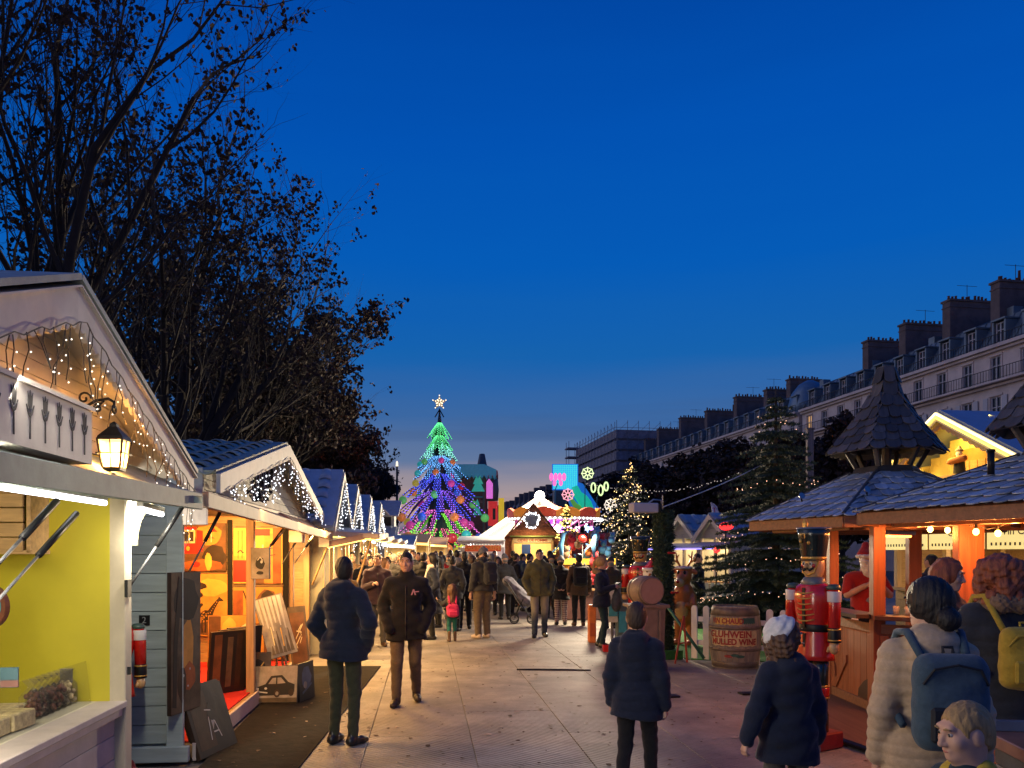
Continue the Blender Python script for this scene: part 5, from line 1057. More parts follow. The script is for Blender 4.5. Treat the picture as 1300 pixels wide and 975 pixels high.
def kiosk_parts():
 r = ka
 def panel(a, b, name='counter_panel'):
  a, b = Vector((*a, 0)), Vector((*b, 0)); d = (b - a); L = d.length; d.normalize(); n = Vector((d.y, -d.x, 0)); q = Matrix((d, n, UP)).transposed(); k = max(3, int(L / .14))
  if n.dot(Vector((-3, -5, 0))) < 0: n = -n
  for i in range(k): mb = MB(); mb.box(a + d * (i + .5) * L / k + UP * .52, (L / k - .005, .03, .9), rot=q); mb.ob('board', KWOOD, r)
  for z, h in ((.11, .1), (.95, .1)): mb = MB(); mb.box((a + b) / 2 + n * .02 + UP * z, (L, .03, h), rot=q); mb.ob('rail', KWOODX, r)
  for t in (.04, .96): mb = MB(); mb.box(a.lerp(b, t) + n * .0225 + UP * .52, (.085, .03, .72), rot=q); mb.ob('stile', KWOOD, r)
  mb = MB()
  f = frame(a + n * .024, d, UP); mb.prism([(L * .07, .17), (L * .16, .17), (L * .42, .50), (L * .42, .58)][::1], -.01, .012, f); mb.prism([(L * .07, .17), (L * .07, .5), (L * .13, .42), (L * .17, .17)], -.01, .010, f); mb.ob('brace', KWOOD, r)
  mb = MB(); mb.prism([(L * .93, .17), (L * .93, .40), (L * .84, .36), (L * .72, .26), (L * .70, .17)], -.01, .0125, f); mb.ob('corner_fillet', M('dark_fillet', (.05, .02, .01), .6), r)
  mb = MB(); mb.box((a + b) / 2 + n * .06 + UP * 1.075, (L + .06, .3, .045), rot=q); mb.ob('counter_top', COUNTER, r)
 panel((3.86, 9.62), (3.86, 8.5)); panel((3.90, 8.42), (4.55, 7.95)); panel((4.6, 7.9), (4.72, 7.1)); panel((4.72, 7.05), (4.85, 6.1))
 for x, y, w in ((3.86, 9.62, .11), (3.87, 8.46, .13), (4.24, 7.42, .24), (5.33, 10.6, .17), (5.9, 10.3, .13), (4.22, 10.9, .1), (4.72, 7.02, .1), (4.95, 6.1, .14), (6.1, 8.7, .12)):
  mb = MB(); mb.box((x, y, 1.06), (w, .11, 2.06)); mb.ob('post', KWOOD, r if y > 7.5 else kb)
 # platform with curved dark rim
 mb = MB(); C0 = Vector((5.0, 8.4, 0)); mb.lathe([(2.55, .0), (2.55, .055), (.001, .06)], C0, 44, sx=.82, sy=1.28); t = mb.ob('platform', M('platform_boards', (.12, .06, .035), .6, var=.35, sc=10, grain='y'), r)
 mb = MB(); mb.tube([C0 + Vector((2.57 * .82 * math.cos(a), 2.57 * 1.28 * math.sin(a), .035)) for a in np.linspace(2.2, 5.2, 40)], .03, 6); mb.ob('platform_rim', BLACKM, r)
 for x, y, e in ((3.75, 9.3, 5), (4.3, 8.6, 7), (4.35, 7.3, 7), (5.3, 8.9, 10)):
  pass
 # string of amber bulbs under the near eave
 s = E('bulb_string', 'string of eight amber bulbs looped under the near pavilion eave', 'string lights', at(1180, 664, 6.4)); B = []
 for px, py, Y in ((1169, 665, 7.9), (1181, 672, 7.7), (1203, 673, 7.6), (1224, 669, 7.4), (1239, 675, 7.0), (1267, 677, 7.0), (1288, 660, 6.8), (1314, 668, 6.6)): B.append(at(px, py, Y))
 mb = MB(); pts = []
 for i in range(len(B) - 1): pts += [B[i] + UP * .055, B[i].lerp(B[i + 1], .5) + UP * .03]
 mb.tube(pts + [B[-1] + UP * .055], .006, 5); mb.ob('wire', BLACKM, s)
 for i, b in enumerate(B):
  mb = MB(); mb.ball(b, (.026, .026, .03), 10, 8); o = mb.ob('bulb', AMBER, s, True); mb = MB(); mb.tube([b + UP * .028, b + UP * .065], .014, 8); mb.ob('socket', BLACKM, o)
  point('bulb_light', b + UP * -.06, 15, (1, .29, .06), .03, s)
 # heater: red glow inside the far pavilion
 h = E('heat_lamp', 'red glowing heat lamp under the far pavilion roof', 'heater', (4.45, 9.3, 2.0)); mb = MB(); mb.bar((4.2, 9.1, 1.98), (4.7, 9.4, 1.98), .12, .05); mb.ob('housing', STEEL, h)
 mb = MB(); mb.tube([(4.22, 9.1, 1.945), (4.68, 9.38, 1.945)], .015, 8); mb.ob('element', E_('heater_element', (1, .18, .03), 14), h); area('heater_light', (4.45, 9.25, 1.93), (4.3, 9.0, 0), .4, 30, (1, .32, .10), h)
 # chimney stub, little floodlight on the roof
 c = at(1258, 585, 7.0); t = E('stove_pipe', 'short black stove pipe standing on the near pavilion roof', 'pipe', c); mb = MB(); mb.tube([c + UP * -.12, c + UP * .09], .03, 12); mb.lathe([(.036, .08), (.036, .1), (.001, .1)], c, 12); mb.ob('pipe', BLACKM, t, True)
 for px, py, Y, lab in ((1017, 630, 9.3, 'small clip lamp at the left hip of the far pavilion roof'), (1100, 622, 8.9, 'round reflector lamp clipped to the front of the far pavilion roof')):
  c = at(px, py, Y); t = E('clip_lamp', lab, 'lamp', c, 0, 'clip lamps on the pavilion roof'); mb = MB(); mb.lathe([(.012, -.03), (.04, .02), (.036, .02)], c, 12, rot=Euler((R(70), 0, .3)).to_matrix()); mb.ob('reflector', STEEL, t, True); mb = MB(); mb.tube([c, c + Vector((.02, .03, -.06))], .01, 6); mb.ob('clamp', BLACKM, t)
 # coloured glasses on the counter
 for i in range(6):
  x, y = 4.05 + .09 * i, 8.42 - .07 * i; g = MB(); g.lathe([(.028, 1.10), (.034, 1.19), (.031, 1.19), (.026, 1.105)], (x, y, 0), 12)
  tag(g.ob('drinking_glass', M('pale_glass', (.6, .58, .5), .1, var=.05, alpha=.5), None, True), 'clear drinking glass lined up on the pavilion counter behind the beige coat', 'glass', 'glasses on the pavilion counter')
kiosk_parts()
# stone bench behind the blond boy
def bench():
 r = E('kerb_bench', 'low striped stone bench with wet red top behind the blond boy', 'bench', (3.1, 4.1, 0)); q = 0
 for i, (z, h, c) in enumerate(((.12, .24, (.16, .15, .14)), (.31, .13, (.05, .05, .05)), (.49, .22, (.20, .18, .15)), (.65, .09, (.055, .055, .06)))):
  mb = MB(); mb.box((3.35, 4.05, z), (1.5, .42, h), R(-8)); mb.ob('course', M('bench_course' + str(i), c, .7, var=.3, sc=6, bump=.3), r)
 mb = MB(); mb.box((3.35, 4.05, .735), (1.56, .5, .07), R(-8)); mb.ob('bench_top', M('bench_top', (.22, .10, .07), .35, var=.3, sc=6), r)
 mb = MB(); mb.box((3.35, 4.31, .80), (1.5, .04, .06), R(-8)); mb.ob('back_edge', M('blue_edge', (.09, .11, .16), .4, var=.2), r)
bench()
# ------------------------------------------------------------------ painted figures
REDG = M('nutcracker_red', (.52, .015, .010), .22, var=.1, sc=4, bump=.02, coat=.5)
DKG = M('nutcracker_dark', (.008, .018, .016), .25, var=.1, bump=.02, coat=.5)
GOLD = M('gold_braid', (.60, .33, .06), .35, metal=.3, var=.1, bump=.02)
FLESH = M('nutcracker_flesh', (.62, .36, .15), .35, var=.06, bump=.02, coat=.3)
WHT = M('figure_white', (.66, .62, .56), .4, var=.06, bump=.03)
def nutcracker(label, loc, rz, H=2.0, base=True, left=False):
 """toy soldier: drum hat, moustache, red coat with braid, tube arms with cuffs, dark trousers with stripe, square base. Faces -Y locally."""
 r = E('nutcracker', label, 'statue', loc, rz, 'nutcracker soldiers'); s = H / 2.0; V = lambda x, y, z: (x * s, y * s, z * s)
 def L(name, prof, m, c=(0, 0, 0), n=20, sx=1, sy=1, par=r, rot=None): mb = MB(); mb.lathe([(a * s, z * s) for a, z in prof], V(*c), n, sx=sx, sy=sy, rot=rot); return mb.ob(name, m, par, True, False)
 if base: mb = MB(); mb.box(V(0, 0, .075), V(.46, .40, .15), 0, 0, .012); mb.ob('base', M('base_red', (.26, .02, .02), .4, var=.3), r, False, False)
 for sx in (-1, 1):
  L('leg', [(.085, .15), (.085, .30), (.075, .34), (.08, .62), (.09, .86)], DKG, (sx * .085, 0, 0))
  L('leg_stripe', [(.093, .47), (.094, .485), (.093, .53), (.092, .55)], [REDG], (sx * .085, 0, 0)); L('leg_braid', [(.094, .555), (.095, .57)], GOLD, (sx * .085, 0, 0)); L('leg_braid', [(.093, .45), (.0945, .465)], GOLD, (sx * .085, 0, 0))
  mb = MB(); mb.ball(V(sx * .09, -.07, .19), V(.075, .13, .055), 12, 8); mb.ob('boot', BLACKM, r, True, False)
 co = L('coat', [(.235, .80), (.225, .84), (.20, 1.0), (.175, 1.08), (.18, 1.12), (.215, 1.25), (.225, 1.38), (.20, 1.46), (.12, 1.50)], REDG, sy=.78, n=28)
 L('belt', [(.186, 1.055), (.190, 1.06), (.190, 1.115), (.186, 1.12)], BLACKM, sy=.80, n=28)
 mb = MB(); mb.box(V(0, -.168, 1.27), V(.035, .012, .36)); mb.box(V(0, -.160, .93), V(.03, .012, .22)); mb.ob('button_strip', BLACKM, r, False, False)
 for z in (1.17, 1.22, 1.27, 1.32, 1.37, 1.42):
  mb = MB(); mb.tube([V(.16 * math.sin(t), -.172 * math.cos(t) - .008 + (z - 1.17) * .0, z - .018 * math.cos(t * 2)) for t in np.linspace(-.75, .75, 9)], .006 * s, 5); mb.ob('coat_braid', GOLD, co)
 L('collar', [(.125, 1.47), (.145, 1.48), (.11, 1.54), (.09, 1.55)], M('collar_grey', (.12, .13, .14), .4), sy=.9)
 for sx in (-1, 1):
  mb = MB(); mb.tube([V(sx * .255, -.01, 1.44), V(sx * .275, -.02, 1.30), V(sx * .28, -.03, 1.05)], [.062 * s, .066 * s, .06 * s], 14); a = mb.ob('arm', REDG, r, True, False)
  L('epaulette', [(.001, 1.49), (.05, 1.485), (.078, 1.46), (.07, 1.44)], M('epaulette_green', (.05, .09, .07), .4), (sx * .255, -.01, 0), par=r)
  L('sleeve_band', [(.0705, 1.33), (.072, 1.335), (.073, 1.42), (.07, 1.425)], WHT, (sx * .268, -.015, 0)); L('cuff', [(.066, .97), (.068, .98), (.066, 1.09), (.062, 1.10)], BLACKM, (sx * .28, -.03, 0))
  for z in (.985, 1.08): L('cuff_braid', [(.0685, z), (.0695, z + .006), (.0685, z + .012)], GOLD, (sx * .28, -.03, 0))
  mb = MB(); mb.ball(V(sx * .28, -.035, .925), V(.052, .058, .062), 12, 8)
  for k in range(4): mb.tube([V(sx * .28 - .03 * sx + .0 * k, -.075 + .026 * k, .93), V(sx * .26 - .03 * sx, -.075 + .026 * k, .885)], .014 * s, 6)
  mb.ob('hand', FLESH, r, True, False)
 L('head', [(.07, 1.53), (.10, 1.57), (.112, 1.62), (.115, 1.68), (.10, 1.75)], FLESH, sy=1.0, n=20)
 mb = MB(); mb.ball(V(0, -.125, 1.65), V(.022, .035, .024), 8, 6); mb.ob('nose', FLESH, r, True, False)
 for sx in (-1, 1):
  mb = MB(); mb.tube([V(sx * .005, -.122, 1.622), V(sx * .04, -.122, 1.612), V(sx * .07, -.105, 1.63), V(sx * .078, -.098, 1.655)], [.012 * s, .014 * s, .009 * s, .003 * s], 6); mb.ob('moustache', BLACKM, r, True, False)
  mb = MB(); mb.ball(V(sx * .045, -.106, 1.672), V(.02, .012, .024), 10, 6); e = mb.ob('eye', WHT, r, True, False); mb = MB(); mb.ball(V(sx * .043, -.116, 1.67), V(.009, .006, .013), 8, 6); mb.ob('pupil', BLACKM, e, True)
  mb = MB(); mb.ball(V(sx * .07, -.095, 1.65), V(.022, .010, .02), 10, 6); mb.ob('cheek', REDG, r, True, False)
  mb = MB(); mb.tube([V(sx * .02, -.114, 1.702), V(sx * .05, -.112, 1.71), V(sx * .075, -.09, 1.702)], .007 * s, 5); mb.ob('eyebrow', BLACKM, r, True, False)
  mb = MB(); mb.tube([V(sx * .11, -.04, 1.76), V(sx * .105, -.06, 1.68), V(sx * .07, -.09, 1.59), V(0, -.105, 1.565)], .010 * s, 5); mb.ob('chin_strap', GOLD, r, True, False)
 mb = MB(); mb.prism([(.0, .0), (.13 * s, 0), (.12 * s, .05 * s), (.06 * s, .085 * s), (0, .095 * s)] + [(-.06 * s, .085 * s), (-.12 * s, .05 * s), (-.13 * s, 0)], -.012 * s, .0, Matrix.Translation(V(0, -.07, 1.71)) @ Matrix.Diagonal((1, -1, 1, 1))); mb.ob('hat_peak', BLACKM, r, False, False)
 hat = L('hat', [(.122, 1.70), (.13, 1.74), (.155, 1.92), (.178, 1.985)], DKG); L('hat_top', [(.182, 1.985), (.182, 2.0), (.001, 2.005)], M('hat_blue', (.05, .10, .22), .3)); L('hat_band', [(.1235, 1.705), (.130, 1.71), (.1315, 1.73), (.128, 1.735)], GOLD)
 for sx in (-1, 1): mb = MB(); mb.tube([V(sx * .11, -.055, 1.80), V(sx * .05, -.12, 1.84), V(0, -.138, 1.88)], .007 * s, 5); mb.tube([V(sx * .12, -.03, 1.79), V(sx * .07, -.115, 1.80), V(0, -.13, 1.82)], .006 * s, 5); mb.ob('hat_cord', GOLD, hat)
 mb = MB(); mb.lathe([(.008 * s, 1.90 * s), (.022 * s, 1.96 * s), (.030 * s, 2.04 * s), (.012 * s, 2.08 * s)], V(0, -.145, 0), 8); mb.ob('plume', GOLD, hat)
 mb = MB(); mb.ball(V(-.05, -.15, 1.875), V(.018, .018, .018), 8, 6); mb.ball(V(.05, -.15, 1.86), V(.018, .018, .018), 8, 6); mb.ob('hat_bead', GOLD, hat, True)
 return r
nutcracker('large red nutcracker soldier on a dark red base in front of the pavilion', (gx(1033, 7.25), 7.25, 0), R(-58), 1.98).scale = (.84, .84, 1)
nutcracker('nutcracker soldier with tall black hat behind the barrel topped bin', (gx(813, 14.6), 14.6, 0), R(-25), 2.05)
nutcracker('slim red nutcracker peeking out between the sweets chalet and grey boards', (gx(143, 6.1), 6.1, 0), R(30), 1.62).scale = (.85, .85, 1)
def santa_mannequin():
 loc = Vector((gx(1098, 11.6), 11.6, 0)); r = E('santa_figure', 'Santa figure in a red T-shirt with white beard behind the pavilion counter', 'statue', loc); s = 1
 RED = CLOTH['red']; v = lambda *p: Vector(p)
 body = [rc((0, 0, .95), (0, 0, 1.18), .16, .17, .06), rc((-.13, 0, 1.36), (.13, 0, 1.36), .11, .11, .06), el((0, -.03, 1.66), (.09, .10, .115), .03), rc((0, 0, 1.45), (0, -.01, 1.58), .07, .06), rc((-.08, 0, .1), (-.08, 0, .95), .07, .1), rc((.08, 0, .1), (.08, 0, .95), .07, .1)]
 for sd in (-1, 1): body += [rc((sd * .22, 0, 1.38), (sd * .30, -.12, 1.15), .06, .05), rc((sd * .30, -.12, 1.15), (sd * .12, -.27, 1.28), .05, .038)] + hand_prims(v(sd * .12, -.27, 1.28), v(-sd * .12, -.12, .12), sd, 1.0, .5)
 tag(r); sm_ = lambda n, P, m, h=.014, **k: link(n, sm(n, P, h, m, **k), r, False)
 b = sm_('body', body, SKIN)
 sm_('shirt', [rc((0, 0, .88), (0, 0, 1.18), .19, .20, .06), rc((-.14, 0, 1.37), (.14, 0, 1.37), .12, .12, .06), rc((-.22, 0, 1.38), (-.29, -.09, 1.20), .085, .08), rc((.22, 0, 1.38), (.29, -.09, 1.20), .085, .08)], RED, clips=[lambda X, Y, Z: .86 - Z])
 sm_('trousers', [rc((-.085, 0, .12), (-.085, 0, .92), .09, .12), rc((.085, 0, .12), (.085, 0, .92), .09, .12)], CLOTH['black'])
 sm_('beard', [el((0, -.10, 1.52), (.085, .06, .13), .03), el((-.06, -.08, 1.60), (.04, .05, .09)), el((.06, -.08, 1.60), (.04, .05, .09)), rc((-.06, -.125, 1.625), (.06, -.125, 1.625), .022, .022)], WHT, .010, disp=lambda X, Y, Z: .006 * np.sin(90 * X + 30 * Z) * np.sin(70 * Z))
 sm_('hat', [el((0, .0, 1.73), (.105, .115, .06)), rc((0, .02, 1.74), (.05, .08, 1.86), .085, .05), rc((.05, .08, 1.86), (.11, .12, 1.80), .05, .02)], RED, .012)
 sm_('hat_rim', [rc((.10 * math.cos(a), -.005 + .112 * math.sin(a), 1.70), (.10 * math.cos(a + .6), -.005 + .112 * math.sin(a + .6), 1.70), .024, .024) for a in np.arange(0, 6.2, .6)], WHT, .01)
 mb = MB(); f = frame((0.02, -.20, 1.08), (1, 0, 0), UP); mb.prism(blob2(0, 0, .085, .045, 9), 0, .008, f); mb.ob('shirt_print', M('print_grey', (.3, .3, .3), .7), r, False, False)
def blob2(cx, cy, rx, ry, n): return [(cx + rx * math.cos(2 * PI * i / n) * (1 + .2 * (i % 2)), cy + ry * math.sin(2 * PI * i / n) * (1 + .15 * ((i + 1) % 2))) for i in range(n)]
santa_mannequin()
def reindeer():
 loc = (gx(868, 15.2), 15.2, 0); ORA = M('reindeer_orange', (.50, .16, .03), .35, var=.15, sc=5, coat=.3); TAN = M('reindeer_muzzle', (.60, .40, .14), .4, var=.1)
 r = E('reindeer_figure', 'orange standing reindeer figure with antlers and golden collar beside the garland pillar', 'statue', loc, R(-30))
 P = [rc((0, .05, .55), (0, .0, 1.0), .21, .19, .06), el((0, 0, 1.32), (.15, .16, .19), .05), rc((0, -.02, 1.05), (0, 0, 1.3), .11, .11), rc((0, -.1, 1.26), (0, -.25, 1.20), .10, .08, .04)]
 for sd in (-1, 1): P += [rc((sd * .11, .05, .5), (sd * .13, 0, .08), .09, .06), rc((sd * .13, 0, .06), (sd * .13, -.1, .05), .06, .05), rc((sd * .17, 0, .95), (sd * .24, -.12, .72), .07, .055), rc((sd * .24, -.12, .72), (sd * .14, -.24, .78), .055, .05), el((sd * .19, .02, 1.40), (.09, .03, .05), .02, rot=rotm(0, 0, sd * .5))]
 link('body', sm('body', P, .02, ORA), r, False)
 link('muzzle', sm('muzzle', [el((0, -.28, 1.19), (.10, .08, .085))], .014, TAN), r, False); link('belly', sm('belly', [el((0, -.13, .68), (.13, .09, .19))], .016, TAN), r, False)
 mb = MB(); mb.ball((0, -.365, 1.215), (.035, .03, .03), 10, 8); mb.ob('nose', REDG, r, True, False)
 for sd in (-1, 1):
  mb = MB(); mb.ball((sd * .06, -.14, 1.38), (.03, .02, .04), 8, 6); mb.ob('eye', BLACKM, r, True, False)
  mb = MB(); a = Vector((sd * .07, .02, 1.48)); mb.tube([a, a + Vector((sd * .07, 0, .13)), a + Vector((sd * .09, 0, .30))], [.024, .022, .012], 7); mb.tube([a + Vector((sd * .04, 0, .08)), a + Vector((sd * .15, -.02, .14)), a + Vector((sd * .17, -.02, .25))], [.02, .017, .01], 7); mb.tube([a + Vector((sd * .075, 0, .16)), a + Vector((sd * .02, -.02, .24))], [.016, .01], 6); mb.ob('antler', ORA, r, True, False)
 mb = MB(); mb.tube([(.14 * math.cos(t), .14 * math.sin(t), 1.03 + .02 * math.cos(t)) for t in np.linspace(0, 2 * PI, 17)], .035, 8); mb.ob('collar', GOLD, r, True, False)
 mb = MB(); mb.tube([(.145 * math.cos(t), .145 * math.sin(t) - .01, 1.47) for t in np.linspace(0, 2 * PI, 17)], .028, 8); mb.ob('head_band', WHT, r, True, False)
reindeer()
def snowman():
 loc = (gx(827, 13.9), 13.9, 0); r = E('snowman_figure', 'white snowman figure with red Santa hat behind the barrel', 'statue', loc, R(-20)); z0 = .25
 link('body', sm('body', [el((0, 0, .55), (.24, .24, .40)), el((0, 0, 1.05), (.20, .2, .22)), el((0, 0, 1.38), (.15, .15, .15))], .016, WHT), r, False)
 link('hat', sm('hat', [rc((0, 0, 1.47), (.05, .02, 1.62), .125, .07), rc((.05, .02, 1.62), (.17, .03, 1.60), .06, .03)], .014, REDG), r, False)
 mb = MB(); mb.tube([(.135 * math.cos(t), .135 * math.sin(t), 1.46) for t in np.linspace(0, 2 * PI, 15)], .035, 7); mb.ob('hat_rim', WHT, r, True, False); mb = MB(); mb.ball((.20, .03, 1.57), .045, 8, 6); mb.ob('pompom', WHT, r, True, False)
 mb = MB(); mb.tube([(0, -.14, 1.38), (0, -.27, 1.36)], [.025, .004], 7); mb.ob('nose', M('carrot', (.6, .2, .02), .5), r, True, False)
 for sd in (-1, 1): mb = MB(); mb.ball((sd * .05, -.135, 1.43), .018, 7, 5); mb.ob('eye', BLACKM, r, True, False)
 mb = MB(); mb.tube([(.16 * math.cos(t), .16 * math.sin(t), 1.23) for t in np.linspace(0, 2 * PI, 15)], .04, 7); mb.tube([(.1, -.15, 1.2), (.13, -.2, .95)], .04, 7); mb.ob('scarf', REDG, r, True, False)
snowman()
# ------------------------------------------------------------------ barrel with painted words, bin with keg, garland pillar, fence
OAK = M('barrel_oak', (.25, .195, .14), .6, var=.3, sc=12, bump=.25, rand=.15, grain='z'); HOOP = M('barrel_hoop', (.16, .12, .085), .5, metal=.3, var=.35, sc=8)
LBL = M('barrel_cream_paint', (.55, .42, .20), .7, var=.3, sc=14); LRED = M('barrel_red_paint', (.30, .03, .02), .6, var=.3, sc=20); LGRN = M('barrel_green_paint', (.03, .09, .06), .6, var=.2); LYEL = M('barrel_yellow_paint', (.60, .36, .06), .6, var=.2)
def barrel():
 c = Vector((gx(933, 12.3), 12.3, 0)); r = E('wine_barrel', 'big wooden barrel painted VIN CHAUD, GLUHWEIN and MULLED WINE', 'barrel', c); H = .94
 rad = lambda z: .335 + .06 * math.sin(PI * z / H)
 n = 26
 for k in range(n):
  a0, a1 = 2 * PI * k / n + .006, 2 * PI * (k + 1) / n - .006; vs = []; fs = []; zz = np.linspace(0, H, 7)
  for z in zz:
   for a, d in ((a0, 0), (a1, 0), (a1, .03), (a0, .03)): q = rad(z) - d; vs.append((c.x + q * math.cos(a), c.y + q * math.sin(a), z))
  for i in range(6):
   for j in range(4): fs.append((i * 4 + j, i * 4 + (j + 1) % 4, (i + 1) * 4 + (j + 1) % 4, (i + 1) * 4 + j))
  fs += [(3, 2, 1, 0), (24, 25, 26, 27)]; mb = MB(); mb.add(vs, fs); mb.ob('stave', OAK, r)
 for z, h in ((.02, .09), (.27, .045), (.60, .05), (.80, .12)):
  mb = MB(); mb.lathe([(rad(z) + .001, z), (rad(z) + .006, z + .004), (rad(z + h) + .006, z + h - .004), (rad(z + h) + .001, z + h)], c, 40); mb.ob('hoop', HOOP, r, True)
 mb = MB(); mb.lathe([(.33, H - .04), (.32, H - .03), (.001, H - .03)], c, 30); mb.ob('barrel_head', OAK, r)
 A0 = math.atan2(-c.y, -c.x)
 def wrap(mb, txt, size, z, m, off, bold, sx=1, shift=0):
  v, f = text_mesh(txt, size, .0, bold)
  vs = []
  for p in v: a = A0 + (p.x * sx + shift) / .39; zz = z + p.y; q = rad(zz) + off; vs.append((c.x + q * math.cos(a), c.y + q * math.sin(a), zz))
  mb.add(vs, [g for g in f], m)
 def band(mb, z0, z1, w0, w1, off, m):
  vs = []; fs = []; N = 24
  for i in range(N + 1):
   a = A0 + (w0 + (w1 - w0) * i / N) / .39
   for z in (z0 + .008 * math.sin(i * 1.7), (z0 + z1) / 2, z1 + .008 * math.sin(i * 2.3)): q = rad(z) + off; vs.append((c.x + q * math.cos(a), c.y + q * math.sin(a), z))
  for i in range(N):
   for j in range(2): fs.append((i * 3 + j, (i + 1) * 3 + j, (i + 1) * 3 + j + 1, i * 3 + j + 1))
  mb.add(vs, fs, m)
 mb = MB(); band(mb, .675, .775, -.33, .10, .002, 1); band(mb, .355, .585, -.40, .36, .002, 0); band(mb, .69, .775, .12, .34, .002, 2)
 wrap(mb, 'VIN CHAUD', .105, .725, 3, .005, .004, .92, -.13); wrap(mb, 'GLUHWEIN', .135, .525, 3, .005, .005, .95, -.08); wrap(mb, 'MULLED WINE', .125, .415, 3, .005, .005, .86, -.02)
 for a, z in ((-.1, .2), (.0, .215), (.08, .2)):
  t = A0 + a / .39; vs = []
  for u in np.linspace(0, 2 * PI, 10)[:-1]: q = rad(z) + .004; tt = t + .07 * math.cos(u) / .39; vs.append((c.x + q * math.cos(tt), c.y + q * math.sin(tt), z + .022 * math.sin(u)))
  mb.add(vs, [tuple(range(9))], 2 if a > -.05 else 3)
 mb.ob('painted_lettering', [LBL, LYEL, LGRN, LRED], r)
barrel()
def bin_keg():
 Y = 12.1; c = Vector((gx(820, Y), Y, 0)); BR = M('bin_brown', (.17, .115, .085), .6, var=.25, sc=7, bump=.15)
 r = E('litter_bin', 'brown weathered litter bin with wide rim behind the boy', 'bin', c)
 mb = MB(); mb.lathe([(.30, 0), (.33, .9), (.345, .93), (.33, .94), (.31, .93)], c, 4, a0=PI / 4 + .1); mb.ob('bin_body', BR, r)
 mb = MB(); mb.box(c + UP * .955, (.60, .50, .05), .1); mb.ob('rim', BR, r)
 for s in (-1, 1): mb = MB(); mb.box(c + Vector((s * .17, -.245, .5)), (.03, .03, .8), .05); mb.ob('rib', BR, r)
 k = c + Vector((-.02, -.05, 1.185)); r2 = E('wooden_keg', 'round pinkish keg lying on its side on the brown bin', 'keg', k + UP * -.2)
 ax = Vector((.36, -.93, 0)).normalized(); q = Matrix((ax.cross(UP).normalized(), UP, ax)).transposed(); q = Matrix((Vector((ax.y, -ax.x, 0)), UP, ax)).transposed()
 mb = MB(); mb.lathe([(.195, -.22), (.225, 0), (.205, .2), (.19, .21), (.19, .195), (.001, .195)], k, 30, rot=q); mb.ob('keg_body', M('keg_wood', (.22, .15, .11), .6, var=.3), r2, True)
 mb = MB(); mb.lathe([(.188, .196), (.188, .203), (.001, .203)], k, 30, rot=q); mb.ob('keg_head', M('keg_head', (.34, .20, .135), .6, var=.12), r2)
 for z in (-.14, .16): mb = MB(); mb.lathe([(.212, z - .02), (.222, z), (.214, z + .02)], k, 30, rot=q); mb.ob('hoop', HOOP, r2, True)
bin_keg()
PINEN = M('garland_needles', (.018, .045, .022), .7, var=.5, sc=5, bump=0)
def needles(mb, p, axis, ln, n, rr, w=.006):
 axis = axis.normalized(); u = axis.orthogonal().normalized(); v = axis.cross(u)
 for i in range(n):
  a = rr.uniform(0, 2 * PI); d = (u * math.cos(a) + v * math.sin(a)) + axis * rr.uniform(.2, 1); d.normalize(); b = p + axis * rr.uniform(-.02, .02); e = d.cross(axis).normalized() * w
  mb.add([b - e, b + e, b + d * ln], [(0, 1, 2)])
def pillar():
 Y = 13.3; c = Vector((gx(842, Y), Y, 0)); r = E('garland_pillar', 'tall entrance pillar wrapped in dark green fir garland', 'pillar', c); rr = random.Random(3)
 mb = MB(); mb.box(c + UP * 1.2, (.2, .2, 2.4)); mb.ob('post', PINEN, r)
 mb = MB()
 for i in range(5200):
  a = rr.uniform(0, 2 * PI); z = rr.uniform(.15, 2.46); q = rr.uniform(.10, .17); p = c + Vector((q * math.cos(a), q * math.sin(a), z)); d = Vector((math.cos(a), math.sin(a), rr.uniform(-.9, .5)))
  needles(mb, p, d, rr.uniform(.035, .075), 3, rr, .010)
 stuff(mb.ob('needles', PINEN, r))
 mb = MB(); mb.box(c + Vector((.02, -.02, .075)), (.5, .4, .15), .1); mb.ob('pillar_foot', M('green_carpet_foot', (.03, .16, .03), .9, var=.3, sc=30), r)
 for z, x in ((1.75, .10), (1.1, .15)):
  t = E('red_bow', ['small red bow high on the garland pillar', 'red bow low on the garland pillar'][z < 1.5], 'bow', c + Vector((x, -.16, z)), 0, 'bows on the pillar'); mb = MB()
  for sx in (-1, 1): mb.ball(c + Vector((x + sx * .035, -.19, z)), (.035, .014, .022), 8, 5)
  mb.ob('bow_loop', CLOTH['red'], t, True); mb = MB(); mb.ball(c + Vector((x, -.2, z)), .016, 7, 5); mb.ob('knot', CLOTH['red'], t, True)
 # floodlight box on the top
 k = at(817, 645, 13.1); t = E('floodlight', 'pale grey floodlight box seen from behind on an arm at the pillar top', 'floodlight', k)
 mb = MB(); mb.box(k, (.44, .24, .16), R(12), 0, .015); mb.ob('housing', M('flood_grey', (.42, .42, .45), .5, var=.1), t); mb = MB(); mb.box(k + Vector((.235, .02, .0)), (.03, .2, .13), R(12)); mb.ob('end_cap', BLACKM, t)
 mb = MB(); mb.tube([k + Vector((.08, 0, .08)), k + Vector((.16, 0, .14)), k + Vector((.3, .05, .13)), k + Vector((.33, .1, -.1)), c + UP * 2.4], .014, 7); mb.tube([k + Vector((.33, .1, -.1)), k + Vector((.33, .1, .22))], .01, 6); mb.ob('arm', STEEL, t)
 t = E('guy_rope', 'bright taut rope running from the pillar top up to the fir tip', 'rope', k + Vector((.33, .1, .02))); a, b = k + Vector((.33, .1, .02)), at(985, 581, 16.2); mb = MB()
 mb.tube([a.lerp(b, i / 12) + UP * (-.05 * math.sin(PI * i / 12)) for i in range(13)], .010, 5); mb.ob('rope', M('white_rope', (.5, .5, .5), .6), t)
pillar()
